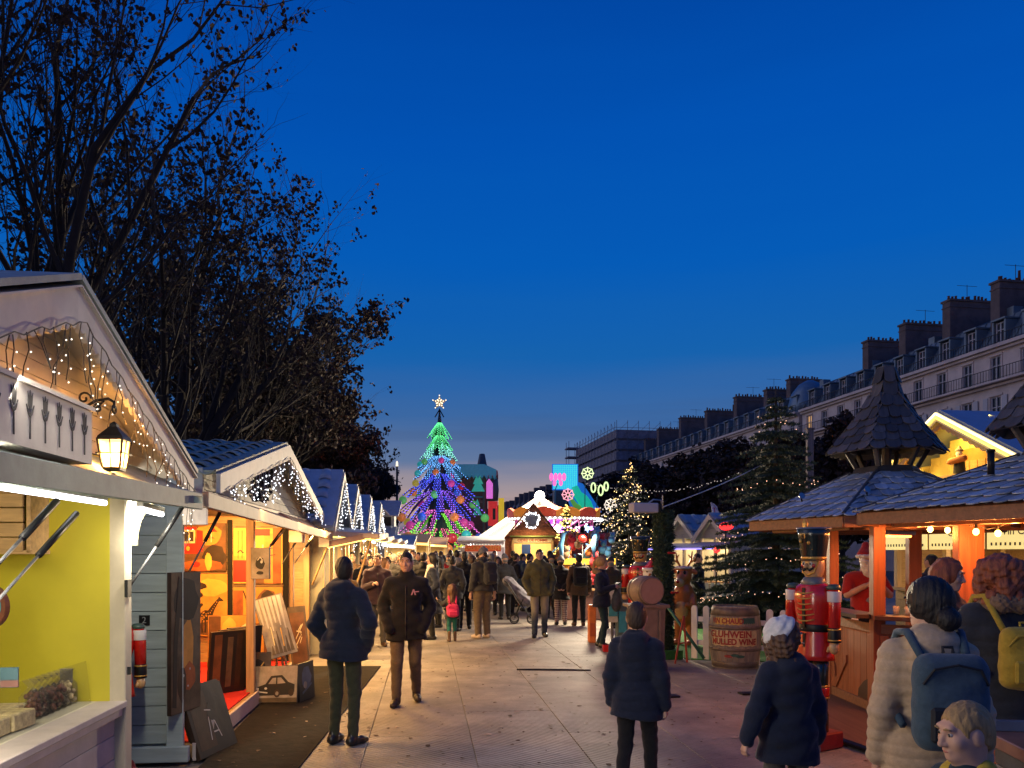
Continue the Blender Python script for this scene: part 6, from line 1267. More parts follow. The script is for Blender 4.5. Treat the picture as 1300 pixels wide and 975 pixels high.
def fence():
 PW = M('picket_white', (.62, .60, .58), .55, var=.12, sc=6, rand=.08)
 def run(label, a, b, n, h, w, rails=(.3, .68)):
  a, b = Vector((*a, 0)), Vector((*b, 0)); r = E('picket_fence', label, 'fence', a, 0, 'white picket fences'); d = (b - a).normalized(); nn = Vector((d.y, -d.x, 0)); q = Matrix((d, -nn, UP)).transposed(); fr = Matrix((d, UP, nn)).transposed().to_4x4()
  pl = [(-w / 2, 0), (w / 2, 0), (w / 2, h - w * .5)] + [(w / 2 * math.cos(t), h - w * .5 + w / 2 * math.sin(t)) for t in np.linspace(0, PI, 7)[1:-1]] + [(-w / 2, h - w * .5)]
  for i in range(n):
   p = a.lerp(b, i / (n - 1)); fr.translation = p + UP * .04; mb = MB(); mb.prism(pl, 0, .022, fr); mb.ob('picket', PW, r)
  for z in rails: mb = MB(); mb.box((a + b) / 2 - nn * .016 + UP * z, ((b - a).length, .03, .08), rot=q); mb.ob('rail', PW, r)
 run('white picket fence starting beside the painted barrel', (gx(882, 13.0), 13.0), (gx(995, 11.9), 11.9), 8, .86, .105)
 run('white picket fence behind the nutcrackers', (gx(1000, 10.9), 10.9), (gx(1085, 10.6), 10.6), 6, .86, .10)
 run('farther white picket fence behind the reindeer and fir', (gx(845, 19.5), 19.5), (gx(935, 19), 19), 13, 1.0, .09)
fence()
def trestle():
 Y = 12.6; r = E('trestle', 'narrow red folding trestle standing by the garland pillar', 'trestle', at(866, 838, Y)); RT = M('trestle_red', (.40, .05, .03), .5, var=.2); a = at(868, 782, Y)
 for px, dy in ((857, 0), (875, .15)): b = at(px, 838, Y); b.z = .005; b.y += dy; mb = MB(); mb.bar(a, b, .03, .025); mb.ob('leg', RT, r)
 mb = MB(); mb.bar(at(862, 817, Y), at(876, 815, Y + .05), .025, .02); mb.ob('rung', RT, r)
 t = E('green_pole', 'green pole leaning from the pillar down to the fence foot', 'pole', at(892, 834, 12.4)); mb = MB(); mb.tube([at(846, 768, 12.9), at(894, 836, 12.45)], .025, 8); mb.ob('pole', M('pole_green', (.03, .14, .08), .45, var=.2), t, True)
trestle()
# ------------------------------------------------------------------ fir trees with lights
FIRM = M('fir_needles', (.025, .050, .026), .65, var=.5, sc=3, bump=0, rand=.1); BARK = M('bark', (.06, .045, .032), .9, var=.4, sc=14, bump=.4)
WARMB = E_('warm_bulb', (1, .62, .22), 4); WARMR = E_('rosy_bulb', (1, .55, .34), 2.2)
def fir(label, c, H, rad, seed, tiers=24, lights=(), nb=10, lmat=None, lr=.014, tipbare=.12, dens=1.0, lab_l=None, ndl=.06, nw=.009):
 rr = random.Random(seed); c = Vector(c); r = E('fir_tree', label, 'tree', c, 0, 'fir trees'); mb = MB(); mb.tube([c, c + UP * H * .5, c + UP * H], [.02 * H, .012 * H, .004 * H], 8); mb.ob('trunk', BARK, r, True)
 tw = MB(); nd = MB(); tips = []
 for t in range(tiers):
  u = (t + rr.uniform(-.3, .3)) / tiers; z = .10 * H + .88 * H * max(0, u); L = rad * max(.01, 1 - u) ** .82 + .05 * rad; n = max(4, int(nb * (1 - .55 * u)))
  for k in range(n):
   a = 2 * PI * (k + rr.uniform(-.4, .4)) / n + t * 1.1; l = L * rr.uniform(.72, 1.12); d = Vector((math.cos(a), math.sin(a), 0)); pts = [c + UP * z + d * (l * s) + UP * (l * (.10 * s - .34 * s * s + .14 * s ** 4)) for s in (0, .3, .6, 1)]
   tw.tube(pts, [.009, .006, .004, .002], 4, cap=False)
   m = max(4, int(l / .075 * dens)); sd = Vector((-d.y, d.x, 0))
   for i in range(m):
    s = .12 + .88 * (i + rr.random()) / m; j = min(2, int(s * 3)); p = pts[j].lerp(pts[j + 1], s * 3 - j) if s < 1 else pts[3]
    for g in (-1, 1):
     ln = (.12 + .36 * (1 - s)) * l * rr.uniform(.6, 1.1) * .6; ax = (sd * g + d * rr.uniform(.5, .9) + UP * rr.uniform(-.35, .1)).normalized(); kk = max(2, int(ln / .05))
     for q in range(kk): needles(nd, p + ax * ln * (q + .5) / kk, ax + UP * .1, ndl, int(5 * dens) or 1, rr, nw)
    if rr.random() < .3: tips.append(p)
   tips.append(pts[3])
 stuff(tw.ob('branches', BARK, r)); cr = stuff(nd.ob('crown', FIRM, r))
 if lights:
  lg = E('tree_lights', lab_l, 'string lights', c, 0, 'light strings in the fir trees'); b = MB(); P = []
  for kind, n, u0, u1 in lights:
   if kind == 'scatter':
    for i in range(n): p = rr.choice(tips); P.append(p + Vector((rr.uniform(-.05, .05), rr.uniform(-.05, .05), rr.uniform(-.05, .05)))) if u0 <= (p.z - c.z) / H <= u1 else None
   else:
    turns = kind
    for i in range(n):
     u = i / n; z = H * (u0 + (u1 - u0) * u); q = rad * max(.01, 1 - (z / H - .1) / .88) ** .85 * .84 + .03; a = 2 * PI * turns * u + .4; sag = .05 * H * abs(math.sin(a * 1.5)) * .4; P.append(c + Vector((q * math.cos(a), q * math.sin(a), z - sag)) + Vector((rr.gauss(0, .025), rr.gauss(0, .025), rr.gauss(0, .03))))
  bulbs(b, P, lr); stuff(b.ob('bulb', lmat or WARMB, lg))
  w = MB(); w.tube([p for p in sorted(P, key=lambda p: -p.z)[:3]] or [c, c + UP], .003, 3); w.ob('wire', WIRE, lg)
 return r
fir('large dark fir tree beside the pavilion, bare tip and drooping garland of lights', (gx(985, 15.5), 15.5, 0), 4.95, 1.8, 11, 30, [(3.2, 200, .14, .52), (1, 30, .60, .64), ('scatter', 150, .74, 1)], 14, WARMR, .0105, lab_l='rosy lights wound round the large dark fir', dens=1.25)
fir('fir tree thickly covered with warm lights behind the black hatted nutcracker', (gx(800, 26), 26, 0), 4.75, 1.65, 12, 20, [(5, 150, .2, 1), ('scatter', 420, .3, 1)], 10, WARMB, .017, lab_l='warm lights covering the fir behind the black hat', dens=.7, ndl=.1, nw=.014)
fir('small fir tree glowing yellow in front of the roundabout', (gx(719, 25), 25, 1.1), 2.2, .55, 13, 16, [(5, 90, .1, 1), ('scatter', 170, .1, 1)], 8, E_('yellow_bulb', (1, .72, .16), 3), .026, lab_l='yellow lights in the small fir by the roundabout', dens=.5, ndl=.08, nw=.012)
# white stakes, pole, flag, chalets to the right behind
def misc_right():
 c = at(1028, 545, 33); r = E('timber_pole', 'plain weathered timber pole rising before the clipped trees', 'pole', (c.x, c.y, 0)); mb = MB(); mb.box((c.x, c.y, c.z / 2), (.26, .2, c.z)); mb.box((c.x, c.y, c.z + .02), (.34, .26, .06)); mb.ob('pole', M('grey_timber', (.15, .13, .125), .8, var=.3, sc=5, grain='z'), r)
 c = at(907, 668, 24); r = E('feather_flag', 'white feather flag with two pink letters above the blue chalet roof', 'flag', (c.x, c.y, 0)); f = frame(at(909, 668, 24), (1, 0, 0), UP); s = 24 / F
 mb = MB(); mb.prism([(-3 * s, 0), (3.5 * s, 0), (3.5 * s, 17 * s), (1.5 * s, 25 * s), (-3 * s, 29 * s), (-7 * s, 30 * s), (-5.5 * s, 22 * s)], -.008, .0, f); mb.ob('cloth', M('flag_lilac', (.42, .42, .56), .8, var=.1), r)
 mb = MB(); add_text(mb, 'T', 9 * s, Matrix.Translation((0, 0, 0)) @ f @ Matrix.Translation((-1.8 * s, 20 * s, .002))); add_text(mb, 'O', 9 * s, f @ Matrix.Translation((-.6 * s, 12 * s, .002))); mb.ob('letter', M('flag_pink', (.4, .03, .12), .7), r)
 mb = MB(); a = f @ Vector((4 * s, -30 * s, 0)); mb.tube([(a.x, a.y, 0), f @ Vector((4 * s, 0, 0)), f @ Vector((3.6 * s, 18 * s, 0)), f @ Vector((-6 * s, 30.5 * s, 0))], .012, 6); mb.ob('flag_pole', STEEL, r)
misc_right()
def right_chalets():
 for i, (px, Y, d, w, H, P, lab, l2) in enumerate(((868, 24.5, (.4, -.9, 0), 1.5, 2.2, 2.85, 'grey chalet with a wide blue tiled roof behind the reindeer', None), (908, 21.5, (.4, -.9, 0), 1.3, 2.15, 2.75, 'pale chalet peeking through the fir branches beside the flag', None))):
  r, A, q = small_chalet(lab, (gx(px, Y), Y, 0), d, w, H, P, 60 + i, M('gable_board_grey', (.36, .36, .34)), WHITEP, power=50, n_str=0, roof=M('blue_tile', (.20, .26, .33), .45, var=.2, rand=.12), deep=3.0, grp='chalets behind the fir tree', tiles=True)
  e0, e1 = A(-w / 2, .06, 2.05), A(w / 2 + .5, .06, 2.05); mb = MB(); mb.slab([e0, e1, A(w / 2 + .5, .8, 1.9), A(-w / 2, .8, 1.9)][::-1], .03); mb.ob('awning', M('awning_lilac', (.42, .40, .50), .6), r)
  mb = MB(); mb.tube([A(-w / 2, .8, 1.86), A(w / 2 + .5, .8, 1.86)], .015, 6); mb.ob('light_strip', E_('violet_glow', (.25, .2, 1), 2.5), r)
 for i, (px, py, Y, c) in enumerate(((922, 668, 20.5, 'red sign'), (910, 698, 20, 'small red sign'))):
  p = at(px, py, Y); r = E('lit_sign', 'round red lit %s shining between the fir branches' % ('sign' if i == 0 else 'lamp low down'), 'lit sign', p, 0, 'red lights behind the fir'); mb = MB(); mb.ball(p, (.19 - .1 * i, .05, .11 - .03 * i), 14, 8); mb.ob('glow', E_('red_glow', (1, .03, .03), 2.2), r, True); mb = MB(); mb.tube([(p.x, p.y + .06, 0), (p.x, p.y + .06, p.z)], .02, 6); mb.ob('stand', BLACKM, r)
right_chalets()
# ------------------------------------------------------------------ yellow lit chalet behind the pavilions
def yellow_chalet():
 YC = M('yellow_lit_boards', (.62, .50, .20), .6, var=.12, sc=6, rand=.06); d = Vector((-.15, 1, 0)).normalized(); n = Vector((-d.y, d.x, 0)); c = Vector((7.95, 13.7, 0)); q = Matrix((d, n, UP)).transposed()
 r = E('drinks_chalet', 'large chalet with glowing yellow gable edged in light strips behind the pavilions', 'market stall', c); A = lambda s, o, z: c + d * s + n * o + UP * z
 wf = Matrix((-d, UP, n)).transposed().to_4x4(); wf.translation = c; h = 2.2; H, P = 3.0, 4.12
 gf = Matrix.Translation(n * .7) @ wf
 for i in range(17):
  x = -2.05 + i * .256; top = P - .1 - abs(x) * (P - H) / h
  mb = MB(); mb.prism([(x - .124, 2.3), (x + .124, 2.3), (x + .124, top), (x - .124, top)], -.03, .006 * (i % 2), wf); mb.ob('board', YC, r)
 for s in (-1, 1):
  e, p = (s * (h + .15), H - .08), (0, P + .03)
  for w0, w1, m, z0, nm in ((.0, .16, WHITEP, 0, 'barge_board'), (.17, .27, PINE, -.06, 'lower_barge')):
   mb = MB(); poly = [(e[0], e[1] - w0), (p[0], p[1] - w0), (p[0], p[1] - w1), (e[0], e[1] - w1)]; mb.prism(scallop((e[0], e[1] - w0), (p[0], p[1] - w0), w1 - w0 - .03, .14, .035) if w0 else poly, z0, z0 + .035, gf); mb.ob(nm, m, r)
  for k, (dz, m) in enumerate(((.03, E_('warm_white_strip', (1, .82, .38), 3.5)), (.10, E_('yellow_strip', (1, .68, .10), 2.5)))):
   mb = MB(); a, b = gf @ Vector((e[0], e[1] - dz, .06)), gf @ Vector((p[0], p[1] - dz, .06)); mb.tube([a, b], .018 - .005 * k, 6); mb.ob('light_strip', m, r)
  a, b = gf @ Vector((e[0], e[1], 0)), gf @ Vector((p[0], p[1], 0)); mb = MB(); a2, b2 = a - n * 4.2, b - n * 4.2; mb.slab([a, b, b2, a2] if s > 0 else [b, a, a2, b2], .04); mb.ob('roof_slope', M('blue_sheet_roof', (.25, .30, .38), .5, var=.12, sc=3), r)
  mb = MB(); mb.bar(A(s * 1.5, .02, 2.95), A(s * 1.1, .55, 3.45), .09, .12); mb.ob('bracket', KWOODX, r)
 mb = MB(); mb.box(A(0, .35, 3.02), (4.3, .75, .06), rot=q); mb.ob('balcony_floor', PINE, r)
 # arched niche, little cupboard, wall lamp
 f = Matrix.Translation(n * .02) @ wf; mb = MB(); mb.prism([(-.5, 3.06), (.36, 3.06), (.36, 3.42)] + [(-.07 + .43 * math.cos(t), 3.42 + .14 * math.sin(t)) for t in np.linspace(0, PI, 9)[1:-1]] + [(-.5, 3.42)], 0, .02, f); mb.ob('niche', M('niche_orange', (.45, .2, .05), .6, var=.15), r)
 for k in range(4): mb = MB(); mb.prism([(-.45 + k * .19, 3.08), (-.28 + k * .19, 3.08), (-.28 + k * .19, 3.34), (-.45 + k * .19, 3.34)], .02, .032, f); mb.ob('niche_panel', PINE, r)
 mb = MB(); mb.prism([(.8, 3.08), (1.05, 3.08), (1.05, 3.5), (.8, 3.5)], .0, .03, f); mb.ob('shutter', CP, r)
 area('gable_light', A(0, .6, 3.72), A(0, .0, 2.6), .5, 42, (1, .66, .12), r, 1.6); area('gable_light', A(1.4, .6, 3.1), A(1.2, .0, 2.5), .3, 14, (1, .66, .12), r)
 # ground floor
 for i in range(6): mb = MB(); mb.box(A(0, .02, .1 + i * .165), (4.3, .03, .16), rot=q); mb.ob('plank', PINE, r)
 mb = MB(); mb.box(A(0, .12, 1.06), (4.4, .4, .05), rot=q); mb.ob('counter_top', PINE, r)
 for s in (-2.1, -.7, .7, 2.1): mb = MB(); mb.box(A(s, .02, 1.68), (.1, .1, 1.2), rot=q); mb.ob('post', PINEZ, r)
 mb = MB(); mb.box(A(0, -2.2, 1.3), (4.3, .05, 2.6), rot=q); mb.ob('back_wall', PINE, r)
 for s in (-2.15, 2.15): mb = MB(); mb.box(A(s, -1.1, 1.3), (.05, 2.2, 2.6), rot=q); mb.ob('side_wall', PINE, r)
 area('inside_light', A(0, -.8, 2.2), A(0, -.5, 0), 1, 60, (1, .75, .4), r)
 # lit menu boards under the balcony (partly hidden by the posts in front)
 SG = M('menu_board_lit', (.70, .60, .25), .6, var=.15, sc=3, emit=(1, .78, .28), es=.75); INK = M('menu_ink', (.05, .04, .03), .7)
 for k, (s, w, txt) in enumerate(((1.55, 1.3, 'Chalet'), (.15, 1.35, 'Grill'), (-1.35, 1.5, 'Vin Chaud'))):
  b = MB(); b.box(A(s, .26, 2.03), (w, .03, .44), rot=q); sg = b.ob('menu_board', SG, r); fr = Matrix((-d, UP, n)).transposed().to_4x4(); fr.translation = A(s, .278, 2.10); b = MB(); add_text(b, txt, .2, fr)
  for j in range(14): fr2 = fr.copy(); fr2.translation = A(s + (j - 6.5) * w * .066, .278, 1.87); b.box((0, 0, 0), (.001, .001, .001)) if False else b.add([fr2 @ Vector(v) for v in ((-.02, 0, 0), (.02, 0, 0), (.02, .05, 0), (-.02, .05, 0))], [(0, 1, 2, 3)])
  b.ob('menu_lettering', INK, sg)
 # carved Santa on the balcony with a keg, red and white candy bag
 p = A(-.25, .5, 3.05); t = E('santa_figure', 'bearded carved figure hugging a keg on the yellow gable balcony', 'statue', p)
 for nm, P_, m in (('body', [rc((0, 0, .1), (0, 0, .45), .14, .13), el((0, 0, .66), (.10, .1, .12)), rc((-.13, 0, .5), (-.2, -.15, .35), .06, .05)], M('figure_white', (.66, .62, .56))), ('coat', [rc((0, .02, .12), (0, .02, .42), .17, .15)], CLOTH['charcoal']), ('keg', [rc((-.22, -.16, .42), (.16, -.2, .50), .10, .10)], M('keg_orange', (.45, .15, .04), .5)), ('hat', [el((0, 0, .76), (.12, .12, .05)), rc((0, 0, .76), (0, .02, .86), .09, .05)], M('hat_grey', (.3, .26, .22), .8))): link(nm, sm(nm, P_, .02, m), t, False)
 t.rotation_euler = (0, 0, R(-40)); t.scale = (.55,) * 3
 p = A(1.0, .45, 3.05); t = E('candy_sack', 'striped red and white sack on the left end of the yellow gable balcony', 'sack', p); mb = MB(); mb.lathe([(.13, 0), (.16, .09), (.12, .23), (.04, .3)], p, 14); mb.ob('sack', WHT, t, True)
 for k in range(3): mb = MB(); mb.lathe([(.157 - .024 * k, .06 + .08 * k), (.166 - .027 * k, .08 + .08 * k), (.158 - .03 * k, .10 + .08 * k)], p, 14); mb.ob('stripe', REDG, t, True)
yellow_chalet()
# ------------------------------------------------------------------ fairground at the end of the walk
def led_tree():
 Y = 40; k = Y / F; c = Vector((gx(558, Y), Y, 0)); Z = lambda py: EYE + (HZ - py) * k
 r = E('lit_christmas_tree', 'tall fairground Christmas tree of drooping LED arms in green, blue and violet', 'Christmas tree', c); rr = random.Random(8)
 cols = dict(green=(.10, 1, .28), teal=(.25, .95, .75), sky=(.12, .45, 1), blue=(.05, .08, 1), violet=(.30, .10, 1), magenta=(.95, .15, .65), lime=(.25, 1, .05), amber=(1, .45, .1), rose=(1, .15, .25))
 core = MB(); core.lathe([(.75, 0), (.75, 1.2), (.5, Z(640)), (.28, Z(590)), (.10, Z(535)), (.02, Z(520))], c, 14); core.ob('core_cone', M('lit_tree_core', (.012, .03, .03), .6, var=.4), r, True)
 RB = {n: M('led_ribbon_' + n, (.02, .05, .03) if n in ('green', 'lime', 'teal') else (.02, .015, .08), .5, var=.2, emit=v, es=.03 if n != 'lime' else .3) for n, v in cols.items()}
 BB = {n: E_('led_' + n, tuple(.86 * x + .04 for x in v), 2.1) for n, v in cols.items()}
 tiers = [(538, 556, .55, 9, 'green', .22, 1.3), (552, 571, .62, 9, 'green', .22, 1.3), (560, 583, .92, 10, 'teal', .24, 1.25), (578, 597, 1.1, 10, 'sky', .26, 1.2), (585, 610, 1.30, 10, 'sky', .26, 1.1), (600, 622, 1.2, 9, 'blue', .26, 1), (606, 632, 1.75, 9, 'blue', .26, .9), (622, 653, 2.15, 10, 'violet', .26, .8), (628, 660, 1.7, 9, 'blue', .26, .9), (645, 676, 1.95, 10, 'magenta', .28, .9), (650, 680, 1.7, 9, 'lime', .24, .9), (668, 694, 1.75, 10, 'rose', .28, .9), (670, 697, 1.6, 9, 'lime', .3, .9)]
 for ti, (ya, yb, r0_, n_, col, w, pw) in enumerate(tiers):
  z0, z1 = Z(ya), Z(yb); P = []; n = int(n_ * 1.4)
  for a in range(n):
   an = 2 * PI * (a + .37 * ti) / n + rr.uniform(-.12, .12); d = Vector((math.cos(an), math.sin(an), 0)); sd = Vector((-d.y, d.x, 0)); m = 7; reach = r0_ * rr.uniform(.84, 1.12); z1 = Z(yb) + rr.uniform(-.1, .1); mb = MB(); vs = []
   for i in range(m + 1):
    u = i / m; q = .10 + (reach - .10) * u ** pw; z = z0 + (z1 - z0) * (u ** 1.0 + .12 * math.sin(PI * u) * (-1)); ww = w * (.55 + .45 * u) / 2 * (1 if u < .85 else .5)
    p = c + d * q + UP * z; vs += [p - sd * ww, p + UP * .05, p + sd * ww, p - UP * .03]
   fs = []
   for i in range(m):
    for j in range(4): fs.append((i * 4 + j, i * 4 + (j + 1) % 4, i * 4 + 4 + (j + 1) % 4, i * 4 + 4 + j))
   fs += [(3, 2, 1, 0), (m * 4, m * 4 + 1, m * 4 + 2, m * 4 + 3)]; mb.add(vs, fs); mb.ob('garland_arm', RB[col], r)
   for i in range(m * 2 + 1):
    u = i / (m * 2); q = .10 + (reach - .10) * u ** pw; z = z0 + (z1 - z0) * (u - .12 * math.sin(PI * u)); ww = w * (.55 + .45 * u) / 2
    for s in (-.8, 0, .8) if i % 2 else (-.4, .4): P.append(c + d * q + sd * ww * s + UP * (z + .03))
   if a % 2 == ti % 2 and ti > 1 and rr.random() < .8:
    p = c + d * (reach + .02) + UP * (z1 - .24); b = MB(); R_ = .13 + .012 * ti; b.ball(p, R_, 14, 9)
    bc = rr.choice([('red', (.45, .02, .03)), ('blue', (.03, .10, .45)), ('green', (.10, .42, .10)), ('orange', (.62, .18, .04)), ('turquoise', (.04, .45, .42)), ('gold', (.55, .42, .05)), ('pink', (.55, .05, .25))])
    bo = b.ob('bauble', M('bauble_' + bc[0], bc[1], .25, var=.05, bump=0, emit=bc[1], es=.35), r, True); b = MB(); b.tube([p + UP * R_, p + UP * (R_ + .1)], .02, 5); b.ob('bauble_cap', GOLD, bo)
  b = MB(); bulbs(b, P, .027 if ti > 1 else .022); stuff(b.ob('led_bulb', BB[col], r))
 # star
 f = frame(c + UP * Z(511), (1, 0, 0), UP); pts = [((.36 if i % 2 == 0 else .16) * math.sin(PI * i / 5), (.36 if i % 2 == 0 else .16) * math.cos(PI * i / 5)) for i in range(10)]
 mb = MB(); mb.prism(pts, -.05, .05, f); st = mb.ob('star', M('star_gold', (.4, .33, .2), .4, emit=(1, .8, .5), es=.12), r)
 b = MB(); bulbs(b, [f @ Vector((p[0] * u, p[1] * u, .07)) for p in pts for u in (.95, .55)], .035); stuff(b.ob('star_bulb', E_('star_bulb', (1, .85, .6), 2), st))
 mb = MB(); mb.tube([c + UP * Z(523), c + UP * (Z(511) - .3)], .03, 6); mb.ob('star_stem', BLACKM, r)
 for s in (-1, 1): mb = MB(); mb.tube([c + UP * (Z(511) - .35), c + UP * Z(530) + Vector((s * .22, -.1, 0))], .03, 5); mb.ob('star_stay', BLACKM, r)
 # globes round the foot
 for i in range(6):
  a = i * 1.05 + .3; p = c + Vector((1.5 * math.cos(a), -1.5 * abs(math.sin(a)), Z(697))); b = MB(); b.ball(p, .24, 14, 9); b.ob('foot_globe', M('globe_yellow', (.5, .5, .05), .4, emit=(.9, .9, .1), es=.5), r, True)
 point('tree_glow', c + Vector((0, -2.6, 2.2)), 60, (.5, .8, .5), .8, r); point('tree_glow', c + Vector((0, -2.4, 4.2)), 60, (.2, .25, 1), .8, r)
led_tree()
def brick_mat(name, c, mc, sc):
 m = M(name, c, .8, var=0, bump=0); N = m.node_tree.nodes; L = m.node_tree.links; b = N['Principled BSDF']; t = N.new('ShaderNodeTexBrick'); tc = N.new('ShaderNodeTexCoord'); mp = N.new('ShaderNodeMapping'); mp.inputs['Rotation'].default_value = (R(90), 0, 0)
 t.inputs['Scale'].default_value = sc; t.inputs['Color1'].default_value = (*c, 1); t.inputs['Color2'].default_value = (*[x * .6 for x in c], 1); t.inputs['Mortar'].default_value = (*mc, 1); L.new(tc.outputs['Object'], mp.inputs[0]); L.new(mp.outputs[0], t.inputs[0]); L.new(t.outputs[0], b.inputs['Base Color']); return m
def brick_tower():
 Y = 47; k = Y / F; r = E('brick_ride_tower', 'dark brick ride tower with snowy blue roof and green tree cutouts behind the lit tree', 'fairground ride', (gx(605, Y), Y, 0)); Z = lambda py: EYE + (HZ - py) * k; X = lambda px: gx(px, Y)
 BR = M('ride_brick', (.16, .07, .06), .8, var=.25, sc=4); GR = M('ride_trim', (.10, .12, .09), .6)
 mb = MB(); mb.box(((X(545) + X(617)) / 2, Y + 1.6, Z(605) / 2), (X(617) - X(545), 3.0, Z(605))); w = mb.ob('wall', BR, r)
 for row in range(30):        # proud brick courses
  z = .6 + row * .19
  if z > Z(607): break
  for i in range(12):
   x = X(547) + (i + .5 * (row % 2)) * .28
   if x > X(616) - .2: continue
   if (row * 7 + i * 3) % 4 == 0: mb = MB(); mb.box((x + .13, Y + .09, z), (.24, .05, .15)); mb.ob('brick', M('ride_brick_pale', (.22, .10, .085), .8, var=.3, rand=.3), w)
 for px in (582, 614): mb = MB(); mb.box((X(px), Y + .05, Z(605) / 2), (.12, .12, Z(605))); mb.ob('corner_post', GR, r)
 mb = MB(); mb.box(((X(582) + X(614)) / 2, Y + .05, Z(631)), (X(614) - X(582) - .13, .1, .1)); mb.ob('rail', M('rail_teal', (.06, .28, .24), .5), r)
 SN = M('snow_roof_blue', (.10, .38, .52), .6, var=.15, emit=(.05, .35, .5), es=.12)
 mb = MB(); x0, x1 = X(562), X(626); n = 26; pts = [(x0, Z(590)), (x1 - .5, Z(590)), (x1 + .2, Z(597))]
 for i in range(n + 1): pts.append((x1 + .2 - (x1 + .2 - x0) * i / n, Z(603) - (.22 if i % 2 else .02)))
 mb.prism(pts, -3.2, .25, frame((0, Y - .05, 0), (1, 0, 0), UP)); mb.ob('snowy_roof', SN, r)
 mb = MB(); mb.box((X(622), Y + 1, Z(601)), (.9, 2.5, .3)); mb.ob('roof_corner', M('ride_red', (.5, .05, .05), .5), r)
 mb = MB(); c = Vector((X(611), Y + 1.2, 0)); mb.lathe([(.33, Z(592)), (.17, Z(574)), (.15, Z(573))], c, 6); mb.ob('chimney', M('ride_chimney', (.02, .05, .09), .6), r)
 tree = [(-.4, 0), (.4, 0), (.18, .35), (.3, .35), (.12, .7), (.2, .7), (0, 1.1), (-.2, .7), (-.12, .7), (-.3, .35), (-.18, .35)]
 for px, py, s in ((607, 624, 1.0), (606, 654, .7), (570, 640, .8)): mb = MB(); mb.prism([(x * s, y * 1.25 * s) for x, y in tree], 0, .05, frame((X(px), Y + .02, Z(py)), (1, 0, 0), UP)); mb.ob('tree_cutout', M('cutout_teal', (.06, .42, .34), .5, emit=(.05, .6, .45), es=.3), r)
 mb = MB(); mb.lathe([(.5, Z(634)), (.55, Z(620)), (.5, Z(606))], (X(621), Y + 1.2, 0), 12); t = mb.ob('corner_turret', M('turret_grey', (.12, .11, .12), .6), r, True)
 mb = MB(); mb.prism([(-.22, 0), (.22, 0), (.22, .9), (0, 1.2), (-.22, .9)], .5, .56, frame((X(620.5), Y + 1.2, Z(632)), (1, 0, 0), UP)); mb.ob('lit_window', E_('pink_window', (.9, .2, .8), .6), r)
 for px, py0, py1, w_, cn, cc in ((626, 637, 668, 12, 'red', (.6, .02, .02)), (636.5, 633, 668, 7, 'yellow', (.75, .48, .02))):
  b = E('banner', '%s lit banner standing beside the brick ride tower' % cn, 'banner', (X(px), Y - .4, 0)); mb = MB(); mb.box((X(px), Y - .4, (Z(py0) + Z(py1)) / 2), (w_ * k, .12, Z(py0) - Z(py1))); mb.ob('banner_panel', M('banner_' + cn, cc, .5, emit=cc, es=.6), b); mb = MB(); mb.box((X(px), Y - .3, Z(py1) / 2), (.12, .08, Z(py1))); mb.ob('pole', BLACKM, b)
  if cn == 'red': mb = MB(); mb.box((X(627.5), Y - .47, (Z(646) + Z(660)) / 2), (.16, .02, Z(646) - Z(660))); mb.ob('dark_slot', BLACKM, b)
brick_tower()
